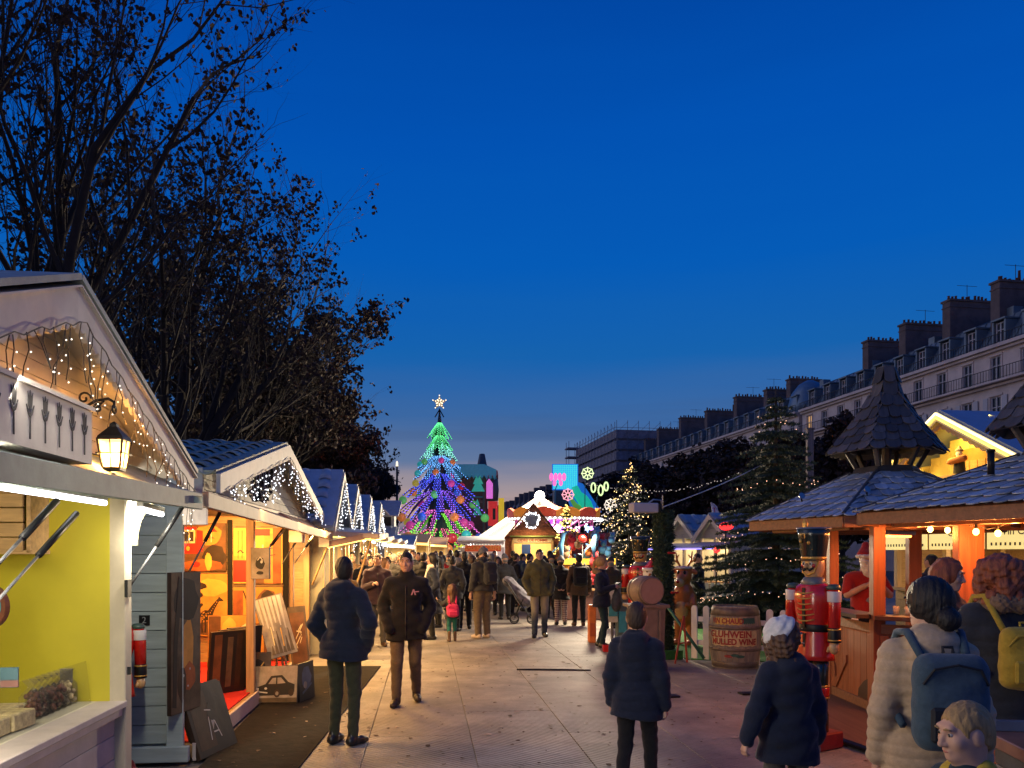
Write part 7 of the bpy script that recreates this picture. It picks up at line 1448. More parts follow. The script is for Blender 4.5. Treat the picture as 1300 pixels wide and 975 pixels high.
def marquee():
 Y = 37; k = Y / F; Z = lambda py: EYE + (HZ - py) * k; X = lambda px: gx(px, Y); CAN = M('marquee_canvas', (.72, .66, .52), .7, var=.08)
 r = E('white_marquee', 'bright white marquee with glowing tube along its gable edge behind the brick stall', 'marquee', (X(645), Y, 0)); SK = E_('marquee_tube', (1, .97, .92), 5)
 f = frame((0, Y, 0), (1, 0, 0), UP); mb = MB(); mb.prism([(X(590), .0), (X(708), 0), (X(708), Z(648)), (X(684), Z(634)), (X(590), Z(695))], -.2, -.1, f); mb.ob('gable_canvas', CAN, r)
 mb = MB(); mb.tube([(X(588), Y - .2, Z(697)), (X(684), Y - .2, Z(634)), (X(708), Y - .2, Z(648))], .09, 8); mb.ob('edge_tube', SK, r)
 for a, b in (((588, 697), (684, 632)), ((684, 632), (710, 647))): mb = MB(); mb.slab([(X(a[0]), Y - .3, Z(a[1]) + .1), (X(b[0]), Y - .3, Z(b[1]) + .1), (X(b[0]), Y + 4, Z(b[1]) + .1), (X(a[0]), Y + 4, Z(a[1]) + .1)], .06); mb.ob('roof_sheet', CAN, r)
 mb = MB(); mb.box((X(644), Y - .5, 1.2), (X(655) - X(632), .1, 2.4)); mb.ob('lit_wall', M('marquee_wall', (.8, .78, .72), .6, var=.05), r)
 mb = MB(); mb.box((X(603), Y - .6, Z(684)), (1.2, .15, .12)); mb.ob('light_box', SK, r); area('marquee_light', (X(640), Y - 1.6, Z(640)), (X(645), Y, 1.5), .8, 130, (1, .9, .7), r)
 # stall in front with striped pelmet and red lettered board
 y = Y - 2.5; k2 = y / F; x = lambda p: gx(p, y); z = lambda p: EYE + (HZ - p) * k2
 s = E('white_booth', 'white booth with grey scalloped pelmet over a red lettered board', 'market stall', (x(612), y, 0))
 mb = MB(); fr = frame((0, y, 0), (1, 0, 0), UP); pts = [(x(582), z(686)), (x(640), z(686))]; n = 30
 for i in range(n + 1): pts.append((x(640) - (x(640) - x(582)) * i / n, z(690) - (.10 if i % 2 else .0)))
 mb.prism(pts, -.05, .05, fr); mb.ob('pelmet', M('pelmet_grey', (.45, .42, .38), .7), s)
 mb = MB(); mb.prism([(x(590), z(700)), (x(636), z(700)), (x(636), z(692)), (x(590), z(692))], -.25, -.15, fr); mb.ob('sign_board', M('sign_red', (.5, .06, .02), .5, emit=(.6, .1, .02), es=.4), s)
 mb = MB(); add_text(mb, 'GAUFRES CREPES', .22, Matrix.Translation((0, -.02, 0)) @ frame((x(613), y + .14, z(696)), (1, 0, 0), UP)); mb.ob('lettering', M('letter_gold', (.7, .45, .1), .5), s)
 mb = MB(); mb.box((x(611), y + .8, 1.0), (x(640) - x(582) - .1, .1, 2.0)); mb.ob('back_wall', M('marquee_wall', (.8, .78, .72)), s)
 for p in (583, 639): mb = MB(); mb.box((x(p), y, 1.0), (.1, .1, 2.0)); mb.ob('post', WHITEP, s)
 mb = MB(); mb.slab([(x(581), y - .1, z(686)), (x(641), y - .1, z(686)), (x(641), y + 1, z(680)), (x(581), y + 1, z(680))], .05); mb.ob('canopy', CAN, s)
 mb = MB(); mb.box((x(611), y + .1, .5), (x(640) - x(582) - .1, .4, 1.0)); mb.ob('counter', WHITEP, s)
 # flood lamp at the peak
 p = Vector((X(684.5), Y - .8, Z(631))); t = E('flood_lamp', 'glaring white flood lamp at the marquee peak', 'floodlight', p); mb = MB(); mb.ball(p, .22, 14, 10); mb.ob('lamp_face', E_('flood_glare', (1, .92, .8), 30), t, True); mb = MB(); mb.tube([p + UP * -.1, Vector((p.x, Y + .1, Z(640)))], .05, 6); mb.ob('bracket', STEEL, t)
 area('flood_light', p + Vector((0, -.5, 0)), (2.5, 14, 0), .3, 3000, (1, .78, .48), t)
 p = Vector((gx(707, 31), 31, EYE + (HZ - 672) * 31 / F)); t = E('flood_lamp', 'round white flood lamp to the right of the brick stall', 'floodlight', p); mb = MB(); mb.ball(p, .13, 12, 8); mb.ob('lamp_face', E_('flood_glare', (1, .92, .8), 30), t, True); mb = MB(); mb.tube([p, Vector((p.x, p.y + .3, 0))], .04, 6); mb.ob('stand', STEEL, t)
 area('flood_light', p + Vector((0, -.3, 0)), (2.0, 14, 0), .3, 1300, (1, .80, .52), t)
marquee()
def brick_stall():
 Y = 26.5; k = Y / F; Z = lambda py: EYE + (HZ - py) * k; X = lambda px: gx(px, Y); BR = M('stall_brick', (.26, .085, .035), .8, var=.25, sc=5, bump=.2)
 r = E('brick_stall', 'small brown brick gabled stall with white wreath and pale apple sign', 'market stall', (X(677), Y, 0)); f = frame((0, Y, 0), (1, 0, 0), UP)
 mb = MB(); mb.prism([(X(641), 0), (X(712), 0), (X(712), Z(682)), (X(693), Z(664)), (X(680), Z(644)), (X(677), Z(640)), (X(674), Z(644)), (X(661), Z(664)), (X(641), Z(682))], -1.2, 0, f); w = mb.ob('front_wall', BR, r)
 row = 0; z = .3
 while z < Z(645):
  n = 18
  for i in range(n):
   x = X(641) + .05 + (i + .5 * (row % 2)) * .105; zz = EYE
   hw = (X(712) - X(641)) / 2 if z < Z(682) else (X(693) - X(661)) / 2 + ((X(712) - X(641)) - (X(693) - X(661))) / 2 * max(0, (Z(664) - z) / (Z(664) - Z(682))) if z < Z(664) else (X(693) - X(661)) / 2 * max(0, (Z(641) - z) / (Z(641) - Z(664)))
   inside = abs(x + .045 - X(677)) < hw - .06; opening = X(652) < x + .045 < X(700) and z < Z(682)
   if inside and not opening and z > 1.9 and len([o for o in w.children]) < 290: mb = MB(); mb.box((x + .045, Y - .006, z), (.092, .02, .042), t=.004); mb.ob('brick', M('stall_brick_face', (.30, .10, .045), .8, var=.3, rand=.35), w)
  z += .052; row += 1
 mb = MB(); mb.prism([(X(652), Z(700)), (X(700), Z(700)), (X(700), Z(690)), (X(652), Z(690))], .0, .02, f); mb.ob('lit_panel', M('stall_lit_panel', (.7, .5, .12), .6, emit=(1, .7, .2), es=.5), r)
 mb = MB(); mb.box((X(676), Y - .05, (Z(690) + .95) / 2), (X(700) - X(652), .05, Z(690) - .95)); mb.ob('lit_opening', M('stall_lit_opening', (.7, .48, .14), .7, emit=(1, .66, .2), es=.55), r)
 mb = MB(); mb.box((X(668), Y - .085, Z(697)), (X(676) - X(665), .02, .32)); mb.ob('blue_poster', M('poster_blue', (.02, .06, .25), .5), r)
 mb = MB(); mb.box((X(676), Y - .06, Z(686)), (X(701) - X(651), .06, .16)); sg = mb.ob('sign_board', M('sign_cream', (.62, .50, .33), .6), r)
 mb = MB(); add_text(mb, 'POMME DE POMME'[0:0] + 'CIDRE DE POMME', .125, frame((X(676), Y - .093, Z(686)), (1, 0, 0), UP), 0, .002, .004); mb.ob('lettering', M('sign_red_ink', (.35, .05, .03), .6), sg)
 mb = MB(); mb.box((X(676), Y - .12, Z(681)), (X(705) - X(648), .3, .05)); mb.ob('green_eave', M('eave_green', (.12, .16, .04), .6), r)
 for p in (651, 701): mb = MB(); mb.box((X(p), Y - .08, Z(686) / 2), (.08, .08, Z(686))); mb.ob('post', PINEZ, r)
 mb = MB(); mb.box((X(676), Y - .2, 1.0), (X(702) - X(650), .4, .06)); mb.ob('counter', PINE, r)
 for s in (-1, 1): mb = MB(); mb.slab([(X(677), Y + 1.3, Z(638)), (X(677), Y - .05, Z(638)), (X(677) + s * (X(714) - X(677)), Y - .05, Z(683)), (X(677) + s * (X(714) - X(677)), Y + 1.3, Z(683))], .03 * s); mb.ob('roof_slope', BR, r)
 area('stall_light', (X(676), Y - .7, Z(676)), (X(676), Y - .3, .8), .5, 26, (1, .7, .3), r)
 c = Vector((X(675), Y - .07, Z(660))); t = E('light_wreath', 'round wreath of white lights on the brick stall gable', 'wreath', c); mb = MB(); mb.tube([c + Vector((.22 * math.cos(a), 0, .22 * math.sin(a))) for a in np.linspace(0, 2 * PI, 25)], .03, 6); mb.ob('ring', WIREW, t, True)
 mb = MB(); rr = random.Random(5); bulbs(mb, [c + Vector(((.24 + rr.uniform(-.05, .05)) * math.cos(a), -.05, (.24 + rr.uniform(-.05, .05)) * math.sin(a))) for a in np.linspace(0, 2 * PI, 24)], .035); stuff(mb.ob('bulb', BULBC, t))
 mb = MB(); mb.lathe([(.18, 0), (.18, .03), (.001, .03)], c, 20, rot=Euler((R(90), 0, 0)).to_matrix()); mb.ob('disc', M('wreath_grey', (.2, .2, .22), .6), t)
brick_stall()
def roundabout():
 Y = 33; k = Y / F; Z = lambda py: EYE + (HZ - py) * k; c = Vector((gx(706, Y), Y + 2.0, 0)); r = E('roundabout', 'roundabout with orange and red scalloped crown and white rim bulbs', 'fairground ride', c); Rr = 2.0
 n = 12
 for i in range(n):
  a0, a1 = 2 * PI * i / n, 2 * PI * (i + 1) / n; vs = []; m = 6
  for j in range(m + 1):
   a = a0 + (a1 - a0) * j / m; h = Z(655) + .10 + .30 * (.45 + .55 * math.sin(PI * j / m)); q = Vector((math.cos(a), math.sin(a), 0))
   vs += [c + q * Rr + UP * Z(656), c + q * (Rr + .05) + UP * h, c + q * (Rr - .1) + UP * h, c + q * (Rr - .12) + UP * Z(656)]
  fs = []
  for j in range(m):
   for q in range(4): fs.append((j * 4 + q, j * 4 + 4 + q, j * 4 + 4 + (q + 1) % 4, j * 4 + (q + 1) % 4))
  mb = MB(); mb.add(vs, fs); mb.ob('crown_panel', M('crown_orange', (.62, .22, .02), .5, emit=(.6, .2, .02), es=.3) if i % 2 else M('crown_red', (.45, .05, .02), .5, emit=(.5, .05, .02), es=.25), r)
 mb = MB(); mb.lathe([(Rr + .05, Z(658)), (Rr + .1, Z(656)), (Rr - .2, Z(655))], c, 36); mb.ob('rim', WHITEP, r)
 b = MB(); bulbs(b, [c + Vector((math.cos(a) * (Rr + .13), math.sin(a) * (Rr + .13), Z(657.5))) for a in np.linspace(0, 2 * PI, 64)], .06); stuff(b.ob('rim_bulb', BULBC, r))
 mb = MB(); mb.lathe([(Rr, Z(655)), (.3, Z(640)), (.001, Z(638))], c, 24); mb.ob('roof', M('crown_red', (.45, .05, .02)), r)
 mb = MB(); mb.lathe([(.5, .2), (.45, Z(662)), (.8, Z(657))], c, 16); mb.ob('centre_drum', M('drum_violet', (.16, .06, .32), .5, emit=(.3, .1, .6), es=.3), r)
 for i in range(10):
  a = 2 * PI * i / 10 + .3; p = c + Vector((math.cos(a), math.sin(a), 0)) * (Rr - .25); mb = MB(); mb.tube([p + UP * .2, p + UP * Z(657)], .035, 6); mb.ob('pole', M('pole_pink', (.6, .15, .35), .4), r)
  mb = MB(); mb.bar(p + UP * Z(659), c + Vector((math.cos(a) * .45, math.sin(a) * .45, Z(676))), .12, .06); mb.ob('sweep_arm', M('arm_magenta', (.5, .08, .3), .5, emit=(.6, .1, .4), es=.25), r)
  if i % 2: mb = MB(); mb.ball(p + UP * .95, (.28, .16, .2), 10, 6); mb.ball(p + Vector((-.22, 0, 1.2)), (.12, .08, .18), 8, 6); mb.ob('ride_animal', M('ride_white', (.6, .58, .55), .4), r, True)
 mb = MB(); mb.lathe([(Rr, .05), (Rr, .22), (.001, .23)], c, 30); mb.ob('deck', WHITEP, r)
 b = MB(); rr = random.Random(6); bulbs(b, [c + Vector((rr.uniform(-1.6, 1.6), -1.6 + rr.uniform(-.2, .3), rr.uniform(1.6, Z(660)))) for _ in range(60)], .05); stuff(b.ob('spark_bulb', BULBC, r))
 area('ride_light', c + Vector((0, -1.0, Z(660))), c + Vector((0, -1.6, 0)), 1.2, 260, (1, .95, .95), r)
 for px, col, nm in ((751, (.7, .25, 1), 'violet'), (757, (.05, 1, .25), 'green'), (746, (.2, .4, 1), 'blue')): p = at(px, 671 + (6 if nm == 'green' else 0), 31.5); mb = MB(); mb.ball(p, .10, 8, 6); mb.tube([p, (p.x, p.y + .1, .2)], .02, 5); tag(mb.ob('colour_spot', E_('spot_' + nm, col, 4), None, True), nm + ' spotlight glowing at the right of the roundabout', 'spotlight', 'spotlights by the roundabout')
roundabout()
def slide():
 Y = 62; k = Y / F; Z = lambda py: EYE + (HZ - py) * k; X = lambda px: gx(px, Y)
 r = E('screen_tower', 'tall fairground slide with turquoise light screen and blue green chute', 'fairground ride', (X(718), Y, 0)); SC = M('screen_turquoise', (.02, .2, .22), .5, var=0, bump=0, emit=(.06, .80, .90), es=.85)
 mb = MB(); n = 12; g = (X(733) - X(702)) / n
 for i in range(n):
  for j in range(n): mb.box((X(702) + (i + .5) * g, Y - .06, Z(621) + (j + .5) * g), (g * .86, .08, g * .86), t=.01)
 mb.ob('screen_cell', SC, r); mb = MB(); mb.box((X(717.5), Y + .1, (Z(589) + Z(622)) / 2), (X(734) - X(701), .2, Z(589) - Z(622))); mb.ob('screen_back', M('screen_blue', (.01, .08, .35), .5, emit=(.02, .2, .9), es=.6), r)
 for px in (704, 731): mb = MB(); mb.tube([(X(px), Y + .3, 0), (X(px), Y + .3, Z(620))], .12, 6); mb.ob('tower_leg', STEEL, r)
 CH = [('chute_blue', (.01, .10, .55), (.01, .15, .8), 0), ('chute_green', (.02, .42, .28), (.02, .7, .4), 1)]
 mb = MB(); mb.prism([(X(734), Z(612)), (X(740), Z(614)), (X(764), Z(650)), (X(728), Z(650)), (X(722), Z(632))], -1.4, -.0, frame((0, Y, 0), (1, 0, 0), UP)); mb.ob('side_wall', M('chute_blue', (.01, .10, .55), .4, var=.3, sc=2, emit=(.01, .22, .8), es=.45), r)
 mb = MB(); pts = [Vector((X(p), Y - .25, Z(q))) for p, q in ((729, 618), (733, 628), (739, 634), (743, 640), (746, 651))]; mb.tube(pts, [.25, .35, .45, .5, .55], 10); mb.ob('chute', M('chute_green', (.02, .42, .28), .4, emit=(.02, .75, .45), es=.5), r, True)
 mb = MB(); pts = [Vector((X(p), Y - .35, Z(q))) for p, q in ((722, 628), (726, 636), (730, 642), (738, 648))]; mb.tube(pts, [.1, .15, .2, .3], 8); mb.ob('chute_rib', M('chute_lime', (.10, .35, .05), .4, emit=(.2, .6, .1), es=.35), r, True)
 mb = MB(); mb.prism([(X(704), Z(648)), (X(725), Z(648)), (X(712), Z(620)), (X(706), Z(620))], -.6, 0, frame((0, Y + .6, 0), (1, 0, 0), UP)); mb.ob('stair_side', M('slide_grey', (.09, .08, .08), .7, var=.3), r)
 # light ornaments on tall stems
 def orn(label, px, py, col, kind, s=.55, Yo=50):
  c = at(px, py, Yo); t = E('light_ornament', label, 'light ornament', c, 0, 'light ornaments over the fair'); m = MB(); mat = E_('ornament_' + col[0], col[1], 1.3); s *= .8
  if kind == 'flake':
   for a in range(8): d = Vector((math.cos(a * PI / 4), 0, math.sin(a * PI / 4))); m.tube([c + d * s * .3, c + d * s], .035, 5); m.tube([c + d * s * .75 + Vector((-d.z, 0, d.x)) * .13, c + d * s * .95, c + d * s * .75 - Vector((-d.z, 0, d.x)) * .13], .03, 4)
   m.tube([c + Vector((.28 * s * math.cos(a), 0, .28 * s * math.sin(a))) for a in np.linspace(0, 2 * PI, 13)], .03, 5)
  elif kind == 'loops':
   for dx, dz, w in ((-.38, .05, .24), (.08, -.12, .26), (.42, .12, .22)): m.tube([c + Vector((dx + w * .55 * math.cos(a), 0, dz + w * 1.2 * math.sin(a))) for a in np.linspace(0, 2 * PI, 15)], .05, 5)
  else:
   for dx in (-.4, -.13, .13, .4): m.ball(c + Vector((dx, 0, .12)), (.13, .06, .26), 8, 6)
   for dx in (-.2, .2): m.ball(c + Vector((dx, 0, -.25)), (.12, .06, .2), 8, 6)
  m.ob('light_shape', mat, t); w = MB(); w.tube([c - UP * s * .6, c - UP * s * 1.4 + Vector((-.15, .1, 0)), Vector((c.x - .2, c.y + .2, 0))], .03, 5); w.ob('stem', M('stem_teal', (.05, .2, .22), .5), t)
 orn('pink W shaped light ornament in front of the turquoise screen', 708, 608, ('pink', (1, .15, .45)), 'w', .6); orn('pink and white snowflake ornament under the turquoise screen', 721, 628, ('rose', (1, .4, .45)), 'flake', .5)
 orn('pale green snowflake ornament high beside the scaffolding', 746, 601, ('lime', (.8, 1, .45)), 'flake', .5); orn('yellow green looped ornament right of the chute', 761, 620, ('chartreuse', (.7, .95, .4)), 'loops', .5); orn('white snowflake ornament beside the warm lit fir', 775, 641, ('cream', (1, .85, .65)), 'flake', .5)
slide()
def toy_stand():
 Y = 20.6; k = Y / F; Z = lambda py: EYE + (HZ - py) * k; X = lambda px: gx(px, Y); r = E('toy_stand', 'fairground stand heaped with red and blue plush prizes and yellow fascia', 'fairground stall', (X(745), Y, 0)); rr = random.Random(12)
 mb = MB(); mb.box((X(748), Y + .1, Z(713)), (X(782) - X(714), .1, .16)); mb.ob('fascia', M('fascia_yellow', (.7, .42, .04), .5, emit=(1, .55, .08), es=.35), r)
 for p in (714, 782): mb = MB(); mb.box((X(p), Y + .2, .8), (.06, .06, 1.6)); mb.ob('post', STEEL, r)
 mb = MB(); mb.box((X(748), Y + .5, .8), (X(782) - X(714), .9, .06)); mb.ob('shelf', PINE, r)
 mb = MB(); mb.box((X(748), Y + .15, .4), (X(782) - X(714), .06, .75)); mb.ob('skirt', M('stand_skirt', (.12, .05, .04), .7), r)
 mb = MB(); mb.box((X(748), Y + 1.0, 1.2), (X(782) - X(714), .05, 2.2)); mb.ob('back_board', M('stand_back', (.2, .06, .05), .7), r)
 cols = [('red', (.55, .02, .03)), ('skyblue', (.05, .22, .45)), ('orange', (.6, .2, .03)), ('magenta', (.45, .04, .25)), ('tan', (.3, .17, .08))]
 for i in range(46):
  x = X(716) + (X(780) - X(716)) * rr.random(); z = rr.uniform(.95, 2.2); cn, cc = rr.choice(cols[:3] if rr.random() < .75 else cols); s = rr.uniform(.08, .13); y = Y + rr.uniform(.05, .5)
  t = E('plush_toy', {'red': 'red plush prize in the heap on the fairground stand', 'skyblue': 'sky blue plush prize in the heap on the fairground stand', 'orange': 'orange plush prize in the heap on the fairground stand', 'magenta': 'magenta plush prize in the heap on the fairground stand', 'tan': 'tan plush prize in the heap on the fairground stand'}[cn], 'plush toy', (x, y, z), 0, cn + ' plush prizes on the stand')
  m = M('plush_' + cn, cc, .9, var=.15, bump=.3, sc=40, sheen=.4); mb = MB(); mb.ball((x, y, z), (s, s * .9, s * 1.1), 9, 6); mb.ob('plush_body', m, t, True); mb = MB(); mb.ball((x + s * .2, y - s * .5, z + s * 1.3), s * .7, 9, 6)
  for q in (-1, 1): mb.ball((x + s * .2 + q * s * .5, y - s * .4, z + s * 1.9), s * .28, 6, 4)
  mb.ob('plush_head', m, t, True)
 for px, py in ((716, 692), (757, 690)):
  p = at(px, py, Y - .1); t = E('plush_toy', '%s tall blue dolphin shaped prize upright on the stand' % ('left' if px < 730 else 'right'), 'plush toy', p); mb = MB(); mb.tube([p + Vector((-.05, 0, -.35)), p + Vector((-.08, 0, 0)), p + Vector((.0, 0, .3)), p + Vector((.14, 0, .36))], [.035, .07, .05, .015], 9); mb.ob('plush_body', M('plush_skyblue', (.05, .22, .45)), t, True); mb = MB(); mb.bar(p + Vector((-.1, 0, .0)), p + Vector((-.3, 0, -.18)), .05, .03); mb.ob('fin', M('plush_skyblue', (.05, .22, .45)), t)
 p = at(739.5, 684, Y - .1); t = E('balloon', 'shiny red ball floating over the plush prizes', 'ball', p); mb = MB(); mb.ball(p, .115, 14, 10); mb.ob('ball', REDG, t, True); mb = MB(); mb.tube([p, p + UP * -.5], .008, 4); mb.ob('string', WIREW, t)
 area('stand_light', (X(748), Y - .5, 2.5), (X(740), Y - 2.3, 0), .6, 320, (1, .8, .55), r)
 # pale drinks trolley, orange crate and low counter near the ponytail woman
 Y2 = 15.6
 for px, py0, py1, w, cc, nm, lab in ((778, 745, 790, 16, (.55, .55, .5), 'poster_board', 'pale board with a blue bottle picture behind the ponytail woman'), (752, 768, 785, 9, (.6, .16, .03), 'orange_crate', 'orange crate on the ground behind the ponytail woman'), (790, 740, 800, 14, (.10, .14, .15), 'game_cabinet', 'dark teal game cabinet with colourful front beside the bin')):
  a, b = at(px, py0, Y2), at(px, py1, Y2); t = E(nm, lab, nm.replace('_', ' '), (a.x, Y2, 0)); zt = a.z; zb = max(0, b.z) if nm == 'poster_board' else 0; mb = MB(); mb.box((a.x, Y2 + .1, (zt + zb) / 2), (w * Y2 / F, .3, zt - zb), 0, 0, .012); mb.ob('panel', M(nm + '_body', cc, .6, var=.2), t)
  mb = MB(); mb.box((a.x, Y2 - .056, zb + (zt - zb) * .35), (w * Y2 / F * .7, .012, (zt - zb) * .35)); mb.ob('print', M(nm + '_print', (.05, .3, .4) if nm != 'orange_crate' else (.4, .08, .02), .5), t)
  if zb > 0.02: mb = MB(); mb.box((a.x, Y2 + .1, zb / 2), (.05, .05, zb)); mb.ob('leg', STEEL, t)
toy_stand()
# ------------------------------------------------------------------ arcaded street front beyond the gardens
STONE = M('pale_limestone', (.56, .475, .425), .85, var=.22, sc=.7, bump=.1); ZINC = M('zinc_roof', (.13, .175, .20), .45, metal=.2, var=.3, sc=.6, bump=.1); CHIM = M('chimney_render', (.11, .085, .08), .9, var=.3, sc=1.2); POT = M('clay_pot', (.12, .05, .035), .8, var=.2); RAIL = M('balcony_iron', (.010, .010, .012), .6); WFR = M('window_frame_white', (.42, .41, .42), .6, var=.1); PANE = M('window_pane', (.03, .04, .055), .12, var=.1, spec=.8); PANEL_ = E_('lit_pane', (1, .55, .2), .5)
dB = Vector((-.172, 1, 0)).normalized(); nB = Vector((-dB.y, dB.x, 0)); XB = lambda Y: 39 - .172 * (Y - 61)
WM = {}
def window_meshes(w, h):
 if (w, h) in WM: return WM[w, h]
 mb = MB(); t = .09
 for x in (-w / 2 + t / 2, w / 2 - t / 2, 0): mb.box((x, h / 2, -.06), (t, h, .1), t=.005)
 for z in (t / 2, h * .62, h - t / 2): mb.box((0, z, -.075), (w - .02, t * .8, .08), t=.005)
 g = MB(); g.box((0, h / 2, -.14), (w - .04, h - .04, .02), t=.002); WM[w, h] = (mb.mesh('window', WFR), g.mesh('pane', PANE)); return WM[w, h]
def street_house(label, Y0, Y1, zc, bay, seed, chims, dome=False, low=True, detail=True):
 rr = random.Random(seed); o = Vector((XB(Y0), Y0, 0)); L = (Y1 - Y0) / dB.y; r = E('town_house', label, 'building', o, 0, 'town houses along the street'); fr = Matrix((dB, UP, nB)).transposed().to_4x4(); fr.translation = o
 q = Matrix((dB, nB, UP)).transposed(); A = lambda s, out, z: o + dB * s + nB * out + UP * z; nb = int(L / bay); g = L / nb; inv = MWORLD[r.name].inverted()
 fl = [(zc - 2.55, 1.95, 1.05), (zc - 6.0, 2.2, 1.1), (zc - 9.6, 2.4, 1.15)]   # window sill z, height, width
 wall = MB(); top = zc; bot_prev = zc
 for sill, h, w in fl:
  wall.box(A(L / 2, -.25, (sill + h + bot_prev) / 2), (L, .5, bot_prev - sill - h), rot=q, t=.001)
  for i in range(nb + 1): s0 = max(0, i * g - (g - w) / 2); s1 = min(L, i * g + (g - w) / 2); wall.box(A((s0 + s1) / 2, -.25, sill + h / 2), (s1 - s0, .5, h - .002), rot=q, t=.001)
  bot_prev = sill
 wall.box(A(L / 2, -.25, bot_prev / 2), (L, .5, bot_prev), rot=q, t=.001); wall.box(A(L / 2, -8, zc / 2), (L - .1, .4, zc), rot=q); wall.box(A(.2, -4.2, zc / 2), (.38, 7.6, zc), rot=q); wall.box(A(L - .2, -4.2, zc / 2), (.38, 7.6, zc), rot=q)
 wall.ob('wall', STONE, r)
 for sill, h, w in fl[:3 if low else 2]:
  fm, pm = window_meshes(w, h)
  for i in range(nb):
   t = fr.copy(); t.translation = A((i + .5) * g, -.05, sill); wo = link('window', fm, r); wo.matrix_basis = t; MWORLD[wo.name] = t; p = link('pane', pm, wo, False); pass
   if rr.random() < .03: p.material_slots[0].link = 'OBJECT'; p.material_slots[0].material = PANEL_
   if detail: mb = MB(); mb.box(A((i + .5) * g, .04, sill + h + .12), (w + .36, .1, .16), rot=q); mb.box(A((i + .5) * g - w / 2 - .1, .03, sill + h / 2), (.14, .08, h), rot=q); mb.box(A((i + .5) * g + w / 2 + .1, .03, sill + h / 2), (.14, .08, h), rot=q); mb.ob('window_surround', STONE, wo)
   if detail and sill == fl[1][0] and rr.random() < .5:
    for sd in (-1, 1): mb = MB(); mb.box(A((i + .5) * g + sd * (w / 2 + .45), .10, sill + h / 2), (.5, .04, h), rot=q); mb.ob('shutter', WFR, wo)
 for z, d, h in ((zc + .12, .55, .26), (zc - .14, .3, .2), (zc - 2.72, .75, .16), (zc - 2.95, .3, .2), (zc - 6.2, .3, .2)):
  mb = MB(); mb.box(A(L / 2, d / 2 - .1, z), (L, d + .2, h), rot=q); mb.ob('cornice', STONE, r)
 for z, d, hh in ((zc - 2.64, .62, .95), (zc + .25, .42, .75)):
  mb = MB(); mb.bar(A(0, d, z + hh), A(L, d, z + hh), .05, .05); mb.bar(A(0, d, z + .12), A(L, d, z + .12), .035, .035); n = int(L / (.30 if detail else .6))
  for i in range(n + 1): mb.bar(A(L * i / n, d, z), A(L * i / n, d, z + hh), .03, .03, up=(1, 0, 0), t=.002)
  mb.ob('balcony_rail', RAIL, r)
 # mansard: steep zinc slope with dormers, flatter top with standing seams
 z0, z1, z2 = zc + .25, zc + 3.0, zc + 4.6
 mb = MB(); mb.slab([A(0, -.3, z0), A(0, -1.9, z1), A(L, -1.9, z1), A(L, -.3, z0)], .1); mb.slab([A(0, -1.9, z1), A(0, -6, z2), A(L, -6, z2), A(L, -1.9, z1)], .1); mb.slab([A(0, -6, z2), A(0, -8.2, zc), A(L, -8.2, zc), A(L, -6, z2)], .1)
 for s in (0.02, L - .02): mb.add([A(s, -.35, z0), A(s, -1.95, z1), A(s, -6, z2), A(s, -8.2, zc)], [(0, 1, 2, 3)])
 ro = mb.ob('roof', ZINC, r)
 mb = MB(); n = int(L / .75)
 for i in range(n): s = (i + .5) * L / n; mb.bar(A(s, -1.88, z1 + .03), A(s, -5.9, z2 + .02), .05, .05); mb.bar(A(s, -.28, z0 + .02), A(s, -1.86, z1 + .02), .05, .05)
 mb.ob('roof_seam', ZINC, ro)
 fm, pm = window_meshes(.95, 1.6)
 for i in range(nb):
  s = (i + .5) * g; mb = MB(); mb.box(A(s - .62, -1.0, zc + 1.3), (.16, 1.5, 1.9), rot=q); mb.box(A(s + .62, -1.0, zc + 1.3), (.16, 1.5, 1.9), rot=q); mb.box(A(s, -1.0, zc + 2.36), (1.5, 1.7, .14), rot=q); mb.box(A(s, -1.0, zc + .4), (1.08, 1.5, .12), rot=q); d = mb.ob('dormer', ZINC, r)
  t = fr.copy(); t.translation = A(s, -.42, zc + .55); wo = link('window', fm, r); wo.matrix_basis = t; MWORLD[wo.name] = t; p = link('pane', pm, wo, False); pass
  if i % 3 == 1 and detail: mb = MB(); mb.box(A(s + .8, -2.4, zc + 3.3), (.8, .9, .75), rot=q); mb.ob('roof_light', ZINC, r)
 for s, zt, w, back in chims:
  mb = MB(); mb.box(A(s, -back - w / 2, (zc + zt) / 2), (1.0, w, zt - zc), rot=q, t=.03); ch = mb.ob('chimney', CHIM, r)
  mb = MB(); mb.box(A(s, -back - w / 2, zt + .02), (1.2, w + .2, .18), rot=q); mb.box(A(s, -back - w / 2, zt - .55), (1.1, w + .1, .1), rot=q); mb.ob('chimney_cap', CHIM, ch)
  mb = MB()
  for i in range(int(w / .42)):
   p = A(s + rr.uniform(-.2, .2), -back - .25 - i * .42, zt + .1); hh = rr.choice((.3, .35, .45, .3, .4, 1.0 if rr.random() < .25 else .35)); mb.lathe([(.13, 0), (.10, hh), (.13, hh + .03), (.11, hh + .05)], p, 7)
  mb.ob('chimney_pots', POT, ch, True)
  if rr.random() < .7: mb = MB(); p = A(s, -back - rr.uniform(.3, w - .3), zt + .1); mb.tube([p, p + UP * 1.5], .025, 4); mb.tube([p + UP * 1.4 - nB * 1.0, p + UP * 1.4 + nB * 1.0], .02, 4); mb.ob('aerial', RAIL, ch)
 if dome:
  mb = MB(); mb.lathe([(2.6, z0), (2.5, z0 + 1.2), (2.1, z0 + 2.6), (1.3, z0 + 3.6), (.4, z0 + 4.1), (.001, z0 + 4.15)], A(1.9, -2.5, 0), 16); mb.ob('corner_dome', M('dome_zinc_blue', (.10, .17, .23), .4, metal=.2, var=.2, sc=1), r, True)
 return r
s_of = lambda Y, Y0: (Y - Y0) / dB.y
